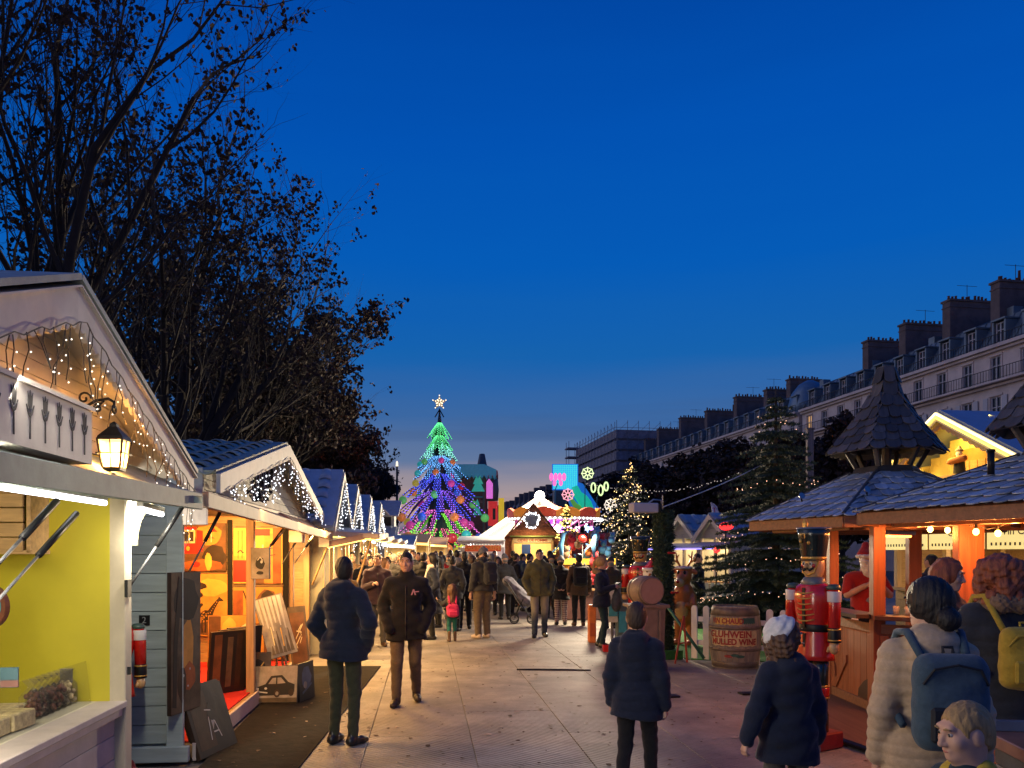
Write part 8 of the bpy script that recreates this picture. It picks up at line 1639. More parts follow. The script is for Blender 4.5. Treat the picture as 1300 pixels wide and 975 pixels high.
street_house('nearest limestone town house with iron balconies, dormers and tall chimney walls', 50, 92.4, 18, 2.95, 1, [(s_of(y, 50), z, w, b) for y, z, w, b in ((82.8, 23.7, 3.8, 1.5), (77, 23.8, 4.2, 1.5), (70.8, 24.1, 4.4, 1.3), (65.2, 23.9, 4.4, 1.3), (59.5, 24.3, 4.5, 1.2), (53, 24, 4, 1.5))])
street_house('long middle town house with blue zinc corner dome and row of dormers', 93.2, 154, 18, 3.05, 2, [(s_of(y, 93.2), z, w, b) for y, z, w, b in ((99.5, 23.4, 4.2, 2.2), (105, 23.2, 5, 2), (113, 23.8, 5, 1.6), (123, 23.6, 5.4, 1.6), (134, 24.4, 6, 1.8), (145, 24.2, 6, 2), (152, 23.2, 4, 2))], dome=True, low=False, detail=False)
def scaffold():
 Y0, Y1 = 155, 186; o = Vector((XB(Y0) - 2.6, Y0, 0)); L = (Y1 - Y0) / dB.y; A = lambda s, out, z: o + dB * s + nB * out + UP * z; H = 26.2
 r = E('scaffolded_building', 'building wrapped in grey scaffolding and netting past the long town house', 'building', o); NET = M('scaffold_net', (.19, .19, .22), .9, var=.3, sc=1.5); q = Matrix((dB, nB, UP)).transposed()
 mb = MB(); mb.box(A(L / 2, -6, (H - 1.5) / 2), (L - .6, 11, H - 1.5), rot=q); mb.ob('wall', M('scaffold_wall', (.15, .145, .16), .9, var=.3, sc=.4), r)
 for i in range(12):
  z = 1 + i * 2.1; mb = MB(); mb.slab([A(0, .0, z), A(L, 0, z), A(L, 0, z + 1.6), A(0, 0, z + 1.6)], .03); mb.ob('netting', NET, r); mb = MB(); mb.slab([A(-.02, -11, z), A(-.02, 0, z), A(-.02, 0, z + 1.6), A(-.02, -11, z + 1.6)], .03); mb.ob('netting', NET, r)
 mb = MB()
 for i in range(14): s = L * i / 13; mb.tube([A(s, .3, 0), A(s, .3, H + 1)], .06, 4)
 for i in range(6): mb.tube([A(-.3, -11 * i / 5, 0), A(-.3, -11 * i / 5, H + 1.3)], .06, 4)
 for i in range(13):
  z = 2.1 * i + .9; mb.tube([A(-.3, .3, z), A(L, .3, z)], .05, 4); mb.tube([A(-.3, .3, z), A(-.3, -11, z)], .05, 4)
  if i > 9:
   for j in range(13): mb.tube([A(L * j / 13, .3, z - 1), A(L * (j + 1) / 13, .3, z + 1.1)], .035, 3)
   for j in range(5): mb.tube([A(-.3, -11 * j / 5, z - 1), A(-.3, -11 * (j + 1) / 5, z + 1.1)], .035, 3)
 stuff(mb.ob('scaffold_poles', M('scaffold_steel', (.16, .16, .18), .6), r))
 t = E('scaffold_tower', 'open scaffold stair tower at the far end of the wrapped building', 'scaffolding', A(L, 0, 0)); mb = MB()
 for x in (0, 2.6):
  for y in (0, 2.6): mb.tube([A(L + x + .4, y - 1, 0), A(L + x + .4, y - 1, H + 1.6)], .08, 4)
 stuff(mb.ob('scaffold_poles', M('scaffold_steel', (.16, .16, .18)), t))
 for i in range(13): mb = MB(); mb.box(A(L + 1.7, .3, 1 + 2.1 * i), (3.2, 3.2, .3), rot=q); mb.ob('landing', NET, t)
scaffold()
for i, (Y0, Y1, h, lab) in enumerate(((192, 235, 21.5, 'first dark town house beyond the scaffolding, low chimneys'), (236, 300, 20.5, 'second distant house block against the sunset'), (301, 420, 20, 'last distant house block low on the horizon'))):
 r = E('distant_house', lab, 'building', (XB(Y0) + 2, Y0, 0), 0, 'distant houses'); o = Vector((XB(Y0) + .5, Y0, 0)); L = (Y1 - Y0) / dB.y; q = Matrix((dB, nB, UP)).transposed(); A = lambda s, out, z: o + dB * s + nB * out + UP * z; DS = M('distant_stone', (.16, .115, .10), .9, var=.2, sc=.3); DZ = M('distant_zinc', (.075, .075, .085), .6)
 mb = MB(); mb.box(A(L / 2, -5, (h - 4) / 2), (L, 10, h - 4), rot=q); mb.ob('wall', DS, r); mb = MB(); mb.slab([A(0, 0, h - 4), A(0, -3, h), A(L, -3, h), A(L, 0, h - 4)], .2); mb.slab([A(0, -3, h), A(0, -8, h + .5), A(L, -8, h + .5), A(L, -3, h)], .2); mb.add([A(0, 0, h - 4), A(0, -10, h - 4), A(0, -8, h + .5), A(0, -3, h)], [(0, 1, 2, 3)]); mb.ob('roof', DZ, r)
 for k in range(int(L / 9)): mb = MB(); mb.box(A(4 + k * 9, -3.5, h + .2), (1.4, 4, 3.2 + (k % 3) * .5), rot=q); mb.ob('chimney', CHIM, r)
 fm, pm = window_meshes(1.15, 2.4)
 for k in range(int(L / 4)):
  t = Matrix((dB, UP, nB)).transposed().to_4x4(); t.translation = A(2 + k * 4, .12, h - 7); wo = link('window', fm, r); wo.matrix_basis = t; MWORLD[wo.name] = t; p = link('pane', pm, wo, False)
# ------------------------------------------------------------------ bare trees with last leaves
TBARK = M('tree_bark_dark', (.022, .018, .015), .95, var=.4, sc=6, bump=.3); LEAF = M('withered_leaf', (.026, .013, .009), .85, var=.4, sc=2, bump=0, rand=.1)
def bare_tree(name, label, c, H, spread, seed, levels=(6, 7, 6, 5), fork=.22, leaf=.5, lsize=.075, group=None, lean=(0, 0), trunk_r=.2, upb=.35, nl=(3, 6), width=1, bl=.5):
 rr = random.Random(seed); c = Vector(c); r = E(name, label, 'tree', c, 0, group); tr = MB(); bt = MB(); lf = MB()
 def leafs(p, n):
  for _ in range(n):
   s = lsize * rr.uniform(.55, 1.2); o = p + Vector((rr.gauss(0, lsize), rr.gauss(0, lsize), rr.gauss(-.4, .8) * lsize)); d = Vector((rr.gauss(0, 1), rr.gauss(0, 1), rr.gauss(-.5, 1))).normalized(); e = d.cross(Vector((rr.gauss(0, 1), rr.gauss(0, 1), rr.gauss(0, 1)))).normalized()
   lf.add([o - d * s, o + e * s * .7 - d * s * .2, o + e * s * .45 + d * s * .5, o + d * s, o - e * s * .5 + d * s * .45, o - e * s * .7 - d * s * .25], [(0, 1, 2, 3), (0, 3, 4, 5)])
 def grow(p, d, L, rad, lev):
  n = 5 if lev < 2 else (4 if lev < 3 else 3); pts = [p]; q = p.copy(); dd = d.copy()
  for i in range(n):
   dd = (dd + Vector((rr.gauss(0, 1), rr.gauss(0, 1), rr.gauss(.0, .8))) * (.13 if lev < 2 else .2) + UP * (.06 + upb * .12)).normalized(); q = q + dd * (L / n); pts.append(q.copy())
  rs = [rad * (1 - .72 * i / n) for i in range(n + 1)]
  (tr if lev == 0 else bt).tube(pts, rs, 7 if lev < 1 else (5 if lev < 2 else 3), cap=False)
  if lev >= len(levels):
   if rr.random() < leaf: leafs(pts[-1], rr.randint(*nl))
   if rr.random() < leaf * .25: leafs(pts[len(pts) // 2], rr.randint(1, 3))
   return
  k = levels[lev]
  for i in range(k):
   u = .25 + .75 * (i + rr.uniform(.1, .9)) / k if lev else .12 + .88 * (i + rr.random()) / k
   j = min(n - 1, int(u * n)); s = u * n - j; b = pts[j].lerp(pts[j + 1], s); ax = (pts[j + 1] - pts[j]).normalized(); ot = ax.orthogonal().normalized(); ot = Matrix.Rotation(rr.uniform(0, 2 * PI), 3, ax) @ ot
   nd = (ax * rr.uniform(.75, 1.1) + ot * rr.uniform(.45, .9) + UP * upb * .4).normalized(); nd.x *= width; nd.normalize()
   grow(b, nd, L * rr.uniform(.42, .66) * (1.12 - .45 * u), rs[j] * rr.uniform(.40, .56), lev + 1)
  grow(pts[-1], dd, L * .45, rs[-1], min(len(levels), lev + 2))
 th = H * fork; tr.tube([c, c + UP * th * .5 + Vector((lean[0] * .2, lean[1] * .2, 0)), c + UP * th + Vector((lean[0] * .4, lean[1] * .4, 0))], [trunk_r * 1.35, trunk_r, trunk_r * .85], 10)
 base = c + UP * th + Vector((lean[0] * .4, lean[1] * .4, 0)); m = levels[0]
 for i in range(m):
  a = 2 * PI * (i + rr.uniform(-.25, .25)) / m; tilt = rr.uniform(.25, .8) * spread; d = Vector((math.cos(a) * tilt + lean[0] * .1, math.sin(a) * tilt, 1)).normalized(); grow(base - UP * rr.uniform(0, th * .25), d, H * rr.uniform(.92, 1.12) * bl, trunk_r * rr.uniform(.45, .62), 0)
 grow(base, Vector((lean[0] * .1, 0, 1)).normalized(), H * bl * 1.15, trunk_r * .7, 0)
 tr.ob('trunk', TBARK, r, True); t = stuff(bt.ob('branches', TBARK, r)); l = stuff(lf.ob('leaves', LEAF, r)); return r
T1 = bare_tree('bare_tree', 'tall nearest tree behind the sweets chalet, dark limbs with few leaves', (-7.9, 12.5, 0), 14, .70, 21, (7, 6, 5, 3), .2, .22, .05, 'trees behind the left chalets', trunk_r=.26)
T2 = bare_tree('bare_tree', 'wide dark tree behind the grey green double chalet, many brown leaves', (-8.3, 19.5, 0), 13.6, .85, 34, (7, 6, 5, 4), .2, .27, .062, 'trees behind the left chalets', trunk_r=.28)
T3 = bare_tree('bare_tree', 'third tree behind the chalets with brown leaves on drooping tips', (-9.2, 28, 0), 13, 1.1, 45, (7, 6, 6, 4), .18, .5, .085, 'trees behind the left chalets', trunk_r=.26)
T4 = bare_tree('leafy_tree', 'dense brown leaved tree above the orange glowing gable', (-10.4, 38, 0), 9.8, 1.3, 52, (7, 7, 6, 4), .2, .9, .13, 'far trees along the left row', trunk_r=.25, nl=(5, 9), bl=.62)
labs = ['brown tree behind the pale gables, next in the left row', 'brown tree left of the far dormer chalet', 'farthest brown tree at the end of the left row', 'brown tree deep behind the first row of the left trees', 'tree standing behind the nearest one at the left edge']
for i, (src, loc, rz, sc) in enumerate(((T4, (-11.3, 47, 0), 1.2, .88), (T4, (-13.4, 60, 0), 2.6, .9), (T4, (-15.8, 76, 0), 4.0, .9))): copy_tree(src, None, loc, rz, sc, labs[i])
# clipped trees before the street front
K1 = bare_tree('clipped_tree', 'clipped dark tree nearest in front of the town houses', (19.0, 46, 0), 8.2, 1.5, 61, (8, 7, 6, 4), .26, .95, .17, 'clipped trees before the town houses', trunk_r=.2, nl=(4, 7), upb=.15)
K2 = bare_tree('clipped_tree', 'second clipped tree seen between the fir and the spire', (17.6, 53, 0), 8.4, 1.5, 62, (8, 7, 6, 4), .26, .95, .18, 'clipped trees before the town houses', trunk_r=.2, nl=(4, 7), upb=.15)
i = 0
words_ = ['third', 'fourth', 'fifth', 'sixth', 'seventh', 'eighth', 'ninth', 'tenth', 'eleventh', 'twelfth']
for Y in (60, 67, 74, 82, 90, 99, 108, 118):
 copy_tree(K1 if i % 2 else K2, None, (20.4 - .175 * (Y - 38) - 1, Y, 0), i * 1.3, (1.35, 1.35, 1.06), words_[i] + ' clipped tree counted along the front row from the spire'); i += 1
for j, Y in enumerate((62, 70, 80, 92, 104, 118, 132)): copy_tree(K1 if j % 2 else K2, None, (27.5 - .175 * (Y - 38), Y + 2, 0), j * 2.1 + .5, (1.45, 1.45, 1.12), ['nearest', 'second', 'third', 'fourth', 'fifth', 'sixth', 'seventh', 'eighth', 'farthest'][j] + ' clipped tree of the rear row beneath the cornice')
# light nets between the clipped trees
def net(label, a, b, n, sag, seed, rows=1, r_=.03, drop=0):
 t = E('light_net', label, 'string lights', a, 0, 'light strings over the fair'); w = MB(); P = []; rr = random.Random(seed)
 for k in range(rows):
  o = UP * (-drop * k); pts = [Vector(a).lerp(Vector(b), i / n) + UP * (-sag * math.sin(PI * i / n)) + o + Vector((rr.gauss(0, .04), 0, rr.gauss(0, .06))) for i in range(n + 1)]; w.tube(pts, .012, 3); P += pts
 stuff(w.ob('wire', WIRE, t)); m = MB(); bulbs(m, P, r_); stuff(m.ob('bulb', E_('dim_bulb', (1, .8, .65), .8), t))
net('light string looped from the slide towards the large fir tip', at(742, 613, 58), at(985, 588, 40), 70, 1.0, 1)
net('light net sloping from the lit fir towards the roundabout', at(812, 612, 46), at(742, 652, 44), 34, .3, 2, 9, .045, .42)
# ------------------------------------------------------------------ ground
def ground():
 G = M('gravel_ground', (.20, .165, .14), .9, var=.3, sc=2.5, bump=.3)
 mb = MB(); mb.quad((-300, -20, -.03), (300, -20, -.03), (300, 900, -.03), (-300, 900, -.03)); g = mb.ob('ground', G); tag(g, kind='structure')
 # composite walkway panels with joints and anti slip ribs
 m = M('walkway_panel', (.27, .24, .20), .62, var=.22, sc=2.2, bump=.12, rand=.05); N = m.node_tree.nodes; L = m.node_tree.links; b = N['Principled BSDF']
 tc = N.new('ShaderNodeTexCoord'); wv = N.new('ShaderNodeTexWave'); wv.wave_type = 'BANDS'; wv.bands_direction = 'DIAGONAL'; wv.inputs['Scale'].default_value = 9; wv.inputs['Distortion'].default_value = .3; L.new(tc.outputs['Object'], wv.inputs[0])
 bp = N.new('ShaderNodeBump'); bp.inputs['Strength'].default_value = .45; bp.inputs['Distance'].default_value = .012; L.new(wv.outputs['Fac'], bp.inputs['Height'])
 old = b.inputs['Normal'].links[0].from_socket; L.new(old, bp.inputs['Normal']); L.new(bp.outputs[0], b.inputs['Normal'])
 # worn darker stains
 nz = N.new('ShaderNodeTexNoise'); nz.inputs['Scale'].default_value = 1.1; nz.inputs['Detail'].default_value = 9; nz.inputs['Roughness'].default_value = .7; gm = N.new('ShaderNodeNewGeometry'); L.new(gm.outputs['Position'], nz.inputs['Vector'])
 mr = N.new('ShaderNodeMapRange'); mr.inputs['From Min'].default_value = .42; mr.inputs['From Max'].default_value = .62; mr.inputs['To Min'].default_value = .68; mr.inputs['To Max'].default_value = 1.1; L.new(nz.outputs['Fac'], mr.inputs['Value'])
 n2 = N.new('ShaderNodeTexNoise'); n2.inputs['Scale'].default_value = 48; n2.inputs['Detail'].default_value = 3; L.new(gm.outputs['Position'], n2.inputs['Vector']); m2 = N.new('ShaderNodeMapRange'); m2.inputs['From Min'].default_value = .62; m2.inputs['From Max'].default_value = .70; m2.inputs['To Min'].default_value = 1; m2.inputs['To Max'].default_value = .42; L.new(n2.outputs['Fac'], m2.inputs['Value'])
 mu = N.new('ShaderNodeMath'); mu.operation = 'MULTIPLY'; L.new(mr.outputs[0], mu.inputs[0]); L.new(m2.outputs[0], mu.inputs[1])
 src = b.inputs['Base Color'].links[0].from_socket; vm = N.new('ShaderNodeVectorMath'); vm.operation = 'SCALE'; L.new(src, vm.inputs[0]); L.new(mu.outputs[0], vm.inputs['Scale']); L.new(vm.outputs[0], b.inputs['Base Color'])
 w = E('walkway', None, None, (0, 0, 0)); w['kind'] = 'structure'
 d = dL; n = nL; q = Matrix((n, d, UP)).transposed().to_4x4(); pw, pl = .96, 2.25; cache = {}
 mbp = MB(); mbp.box((0, 0, -.012), (pw - .005, pl - .005, .024), t=.004); me = mbp.mesh('walkway_panel', m)
 o = Vector((-.16, 5.45, 0)); cnt = 0
 for i in range(-2, 7):
  for j in range(-2, 13):
   t = q.copy(); t.translation = o + n * (i * pw + pw / 2) + d * (j * pl + (pl * .5 if i % 2 else 0)) + UP * rnd.uniform(-.003, .0)
   if t.translation.y > 28: continue
   p = link('walkway_panel', me, w, False); p.matrix_basis = t @ Matrix.Rotation(rnd.uniform(-.002, .002), 4, 'Z'); cnt += 1
 mb = MB(); mb.quad((-9, 27.5, -.018), (9, 27.5, -.018), (9, 60, -.018), (-9, 60, -.018)); tag(mb.ob('fair_ground', M('fair_ground', (.30, .24, .20), .8, var=.25, sc=1.5)), kind='structure')
 # rubber mat before the paintings
 f = lambda Y: -2.70 - .108 * (Y - 6.7)
 mb = MB(); mb.slab([(f(3.5) + .2, 3.5, .011), (-1.58, 3.5, .011), (-2.02, 12.3, .011), (f(12.3), 12.3, .011)], .010)
 tag(mb.ob('rubber_mat', M('rubber_mat', (.016, .0135, .012), .9, spec=.1, var=.35, sc=9, bump=.4)), 'dark rubber mat laid along the painting stall', 'mat')
 # artificial lawn behind the fence
 mb = MB(); mb.slab([(gx(872, 13.1), 13.1, .012), (8, 11.9, .012), (8, 19, .012), (2.6, 19, .012)], .011); tag(mb.ob('artificial_lawn', M('lawn_green', (.05, .20, .03), .95, var=.3, sc=40, bump=.5)), 'bright green artificial lawn round the figures', 'artificial lawn')
 # litter, leaves
 rr = random.Random(77); mb = MB(); mb2 = MB()
 for k in range(1100):
  Y = 3.6 + 14 * rr.random() ** 1.5; X = rr.uniform(-2.6, 4.2); s = rr.uniform(.006, .03) if rr.random() < .85 else rr.uniform(.03, .05); a = rr.uniform(0, 6.28); z = .014 if X < f(Y) + .95 else .003
  (mb if rr.random() < .75 else mb2).add([(X + s * math.cos(a + t) * (1 if i % 2 else .6), Y + s * math.sin(a + t) * (1 if i % 2 else .6), z + rr.uniform(0, .008)) for i, t in enumerate((0, 1.2, 2.5, 3.8, 5.1))], [(0, 1, 2, 3, 4)])
 tag(mb.ob('fallen_leaves', M('fallen_leaf', (.075, .045, .025), .9, var=.4)), 'brown scraps of leaves scattered over the walkway', 'fallen leaves', kind='stuff'); tag(mb2.ob('litter', M('pale_litter', (.36, .30, .25), .9, var=.3)), 'pale paper scraps trodden into the walkway', 'litter', kind='stuff')
 mb = MB(); c = at(720, 852, 11.9); c.z = .008; mb.tube([c + Vector((-.75, .05, 0)), c + Vector((-.2, .02, 0)), c + Vector((.35, -.02, 0))], [.012, .018, .01], 5); tag(mb.ob('cable_cover', BLACKM), 'thin black cable cover lying across the walkway panels', 'cable cover')
 for (px, py, Y, lab) in ((850, 882, 9.7, 'short black plate lying right of the boy'), (950, 879, 9.9, 'dark metal foot plate left of the nutcracker')): p = at(px, py, Y); mb = MB(); mb.box((p.x, p.y, .012), (.22, .14, .02), .2); tag(mb.ob('foot_plate', BLACKM), lab, 'foot plate', 'dark plates on the ground')
 p = at(745, 826, 14.2); mb = MB(); mb.box((p.x + .35, p.y, .06), (.14, .2, .12)); tag(mb.ob('red_block', REDG), 'small red block on the ground near the black sneakers', 'block')
ground()
# ------------------------------------------------------------------ people
C = CLOTH; HC = HAIRC
FG = 'people strolling through the market'
def P(key, label, px, Y, rz, jacket, trousers, hair, spec, Hs=1, group=None, X=None, z=0, skin=None, **extra):
 return put(key, label, px, Y, rz, dict(jacket=C[jacket], trousers=C[trousers], hair=HC[hair], **extra), Hs, group, X, z, skin, spec)
P('man_back', 'man in navy puffer jacket and olive trousers seen from behind at the paintings', 436, 7.3, 158, 'navy', 'darkolive', 'black', dict(H=1.72, res=.010, hres=.006, arms=('hip', 'pocket'), hood=True, hem=.80, head=(38, -4), th=.038, legw=.88, w=1.02))
m2 = P('man_front', 'dark haired man in black jacket and khaki trousers walking towards us, hands pocketed', 516, 9.3, 4, 'black', 'khaki', 'black', dict(H=1.76, res=.010, hres=.0055, arms=('pocket', 'pocket'), stride=.16, top='jacket', hem=.74, th=.045, head=(-8, 4), boots=True, legw=1.0, w=1.04), shoe=M('shoe_dark_brown', (.035, .025, .02), .5))
mb = MB(); mb.prism([(-.045, -.03), (-.02, .035), (-.005, .035), (.015, -.03), (.0, -.03), (-.012, .01), (-.03, -.03)], 0, .004, frame((.105, -.192, 1.30), (1, .25, 0), (0, .06, 1))); mb.prism([(.0, 0), (.05, .005), (.05, .015), (0, .012)], 0, .005, frame((.105, -.192, 1.30), (1, .25, 0), (0, .06, 1))); mb.ob('chest_emblem', M('emblem_pink', (.5, .22, .24), .7), m2, False, False)
P('boy_back', 'boy in dark navy puffer jacket walking away to the left', 808, 5.75, 158, 'navy', 'black', 'brown', dict(H=1.40, res=.009, hres=.006, arms=('hang', 'down'), hood=True, hem=.74, stride=.2, head=(12, 2), th=.042, w=1.0))
P('girl_band', 'curly haired girl with white headband looking up at the red nutcracker', 1000, 4.72, 195, 'navy', 'greytrouser', 'chestnut', dict(H=1.36, res=.009, hres=.0055, arms=('hang', ((.12, .03, -.26), (.2, .02, -.5), 1)), hair='curly', hem=.70, female=True, head=(-105, -14), th=.05, top='jacket', w=1.12, hood=True))
def headband():
 o = [x for x in bpy.data.objects if x.get('label', '').startswith('curly haired girl')][0]; H = 1.36; hs = .93; s = (H - .27 * hs) / (1.48); hc = Vector((0, .015 * s - .02 * s, H - .118 * hs)); q = rotm(R(-105), R(-14)); T = lambda x, y, z: hc + q @ Vector((x * hs, y * hs, z * hs))
 n = q @ Vector((0, .62, .78)); dd = lambda X, Y, Z: (X - hc.x) * n.x + (Y - hc.y) * n.y + (Z - hc.z) * n.z
 link('headband', sm('headband', [el(T(0, .02, .02), (.112 * hs, .130 * hs, .126 * hs), .03, rot=q)], .0055, C['white'], disp=lambda X, Y, Z: .003 * np.sin(150 * dd(X, Y, Z)) + .002 * np.sin(90 * X), clips=[lambda X, Y, Z: .035 - dd(X, Y, Z)]), o, False)
headband()
w5 = P('woman_pack', 'woman in beige puffer coat with blue backpack and low black bun', 1178, 3.72, 172, 'beige', 'navy', 'black', dict(H=1.63, res=.009, hres=.006, arms=('hang', 'down'), hood=True, female=True, hair='bun', hem=.70, bag=(.31, .42, .15, 1.20), th=.036, head=(32, 6), legw=1.05, quilt=.06, w=1.05), backpack=C['steel'], backpack_pocket=M('pack_panel_black', (.012, .012, .014), .8))
mb = MB(); mb.box((.04, .462, 1.04), (.07, .006, .035)); f = frame((.04, .466, 1.04), (-1, 0, 0), UP); mb.ob('pack_patch', M('patch_black', (.01, .01, .012), .5), w5, False, False)
mb = MB(); add_text(mb, 'EASTPAK', .014, frame((.04, .466, 1.04), (-1, 0, 0), UP)); mb.ob('patch_lettering', M('patch_red', (.4, .05, .05), .5), w5, False, False)
P('woman_yellow', 'woman with bushy red lit hair, dark fur collared coat and yellow backpack', 1268, 4.85, 178, 'charcoal', 'black', 'red', dict(H=1.72, res=.010, hres=.007, arms=('down', 'fold'), fur=True, female=True, hair='bushy', hem=.62, bag=(.30, .36, .13, 1.17), th=.05, w=1.1), backpack=C['mustard'], backpack_pocket=C['mustard'], fur_trim=C['fur'])
P('boy_blond', 'small blond boy in profile at the bottom edge, yellow hood over navy jacket', 1225, 2.95, -78, 'darkteal', 'navy', 'blond', dict(H=1.20, res=.008, hres=.004, arms=('down', 'down'), hood=False, fur=False, hem=.72, top='jacket', head=(-6, 11), th=.035, collar=True))
def boy_hood():
 o = [x for x in bpy.data.objects if x.get('label', '').startswith('small blond boy')][0]; s = (1.20 - .27 * .93) / 1.48; nb = Vector((0, .015 * s, 1.46 * s))
 V = lambda x, y, z: nb + Vector((x, y, z)) * s
 link('hood', sm('hood', [rc(V(-.07, .05, .03), V(.07, .05, .03), .05 * s, .05 * s), rc(V(-.10, -.0, .01), V(-.07, .06, .03), .045 * s, .05 * s), rc(V(.10, 0, .01), V(.07, .06, .03), .045 * s, .05 * s), rc(V(-.09, -.06, -.01), V(.09, -.06, -.01), .04 * s, .04 * s), el(V(0, .10, -.03), (.12 * s, .06 * s, .09 * s))], .008, C['yellow'], disp=lambda X, Y, Z: .004 * np.sin(40 * X + 30 * Z)), o, False)
boy_hood()
P('woman_red', 'red haired woman facing right between the beige coat and the fur collar', 1204, 6.0, 38, 'brown', 'black', 'red', dict(H=1.70, res=.011, hres=.006, arms=('down', 'phone'), female=True, hair='long', hem=.7, head=(14, 10), fur=True), fur_trim=C['brown'])
# middle distance, each seen in full
P('man_green', 'man in green jacket and faded jeans walking towards us in the centre', 685, 16.6, 3, 'olive', 'denim', 'black', dict(H=1.83, res=.013, hres=.007, arms=('pocket', 'pocket'), top='jacket', hem=.82, stride=.10, hood=True, th=.05, head=(-3, 2), w=1.04), trousers_=None)
P('man_pack', 'man in leather jacket, khaki trousers and black backpack, grey beanie', 613, 16.4, 215, 'charcoal', 'khaki', 'brown', dict(H=1.86, res=.013, hres=.008, arms=('hang', 'down'), top='jacket', hem=.90, bag=(.30, .46, .15, 1.25), hair='beanie', head=(55, 6), legw=1.15), beanie=C['grey'], backpack=C['charcoal'], shoe=SHOEW)
P('child_pink', 'small child with pink backpack, teal leggings and brown boots holding a hand', 574, 15.8, 190, 'charcoal', 'teal', 'chestnut', dict(H=1.13, res=.011, hres=.007, arms=('down', 'reach'), top='jacket', hem=.80, bag=(.24, .26, .10, 1.05), hair='long', boots=True, female=True, stride=.08, face=False), backpack=C['pink'], shoe=SHOEB)
P('woman_scarf', 'woman in long navy coat and cream scarf with long black hair, in profile', 549, 16.2, -82, 'navy', 'black', 'black', dict(H=1.74, res=.013, hres=.008, arms=('pocket', 'pocket'), top='coat', hem=.52, hair='long', female=True, scarf=True), scarf=C['cream'])
P('man_dark', 'man in black jacket seen from behind next to the beanie man', 590, 18.4, 188, 'black', 'black', 'black', dict(H=1.79, res=.014, hres=.008, arms=('hang', 'phone'), top='jacket', hem=.76, face=False))
P('man_older', 'older man in brown jacket and grey trousers by the lit stalls', 479, 15.0, 14, 'plum', 'greytrouser', 'brown', dict(H=1.74, res=.013, hres=.007, arms=('phone', 'pocket'), top='jacket', hem=.80, head=(-20, 4), w=1.1), shoe=SHOEB)
P('woman_stall', 'woman with brown hair holding a white paper beside the bright stall', 440, 13.2, 28, 'brown', 'black', 'red', dict(H=1.58, res=.013, hres=.008, arms=('phone', 'phone'), top='jacket', hem=.78, hair='long', female=True))
P('woman_tartan', 'woman in black coat, grey beanie and tartan trousers with hands behind her back', 712, 19.4, 180, 'black', 'plum', 'brown', dict(H=1.66, res=.014, hres=.009, arms=('behind', 'behind'), top='puffer', hem=.66, hair='beanie', female=True, face=False), beanie=C['grey'], trousers__=None)
P('man_brown', 'man in brown jacket with black backpack and black cap of hair', 735, 19.2, 183, 'brown', 'black', 'black', dict(H=1.74, res=.014, hres=.009, arms=('hang', 'hang'), top='jacket', hem=.74, bag=(.34, .46, .15, 1.2), face=False), backpack=C['black'], shoe=SHOEB)
wp = P('woman_pony', 'blond ponytail woman in dark fur trimmed jacket checking her phone in profile', 764, 14.8, 68, 'navy', 'darkteal', 'blond', dict(H=1.68, res=.012, hres=.007, arms=('phone', 'phone'), top='jacket', hem=.80, hair='pony', female=True, fur=True, head=(8, 16), legw=.9, stride=.06), fur_trim=C['camel'], shoe=LEATHER)
P('man_lean', 'man in black jacket with white back print leaning over the pushchair', 648, 22.5, 120, 'black', 'black', 'brown', dict(H=1.74, res=.015, hres=.010, arms=('phone', 'phone'), top='jacket', hem=.76, lean=.30))
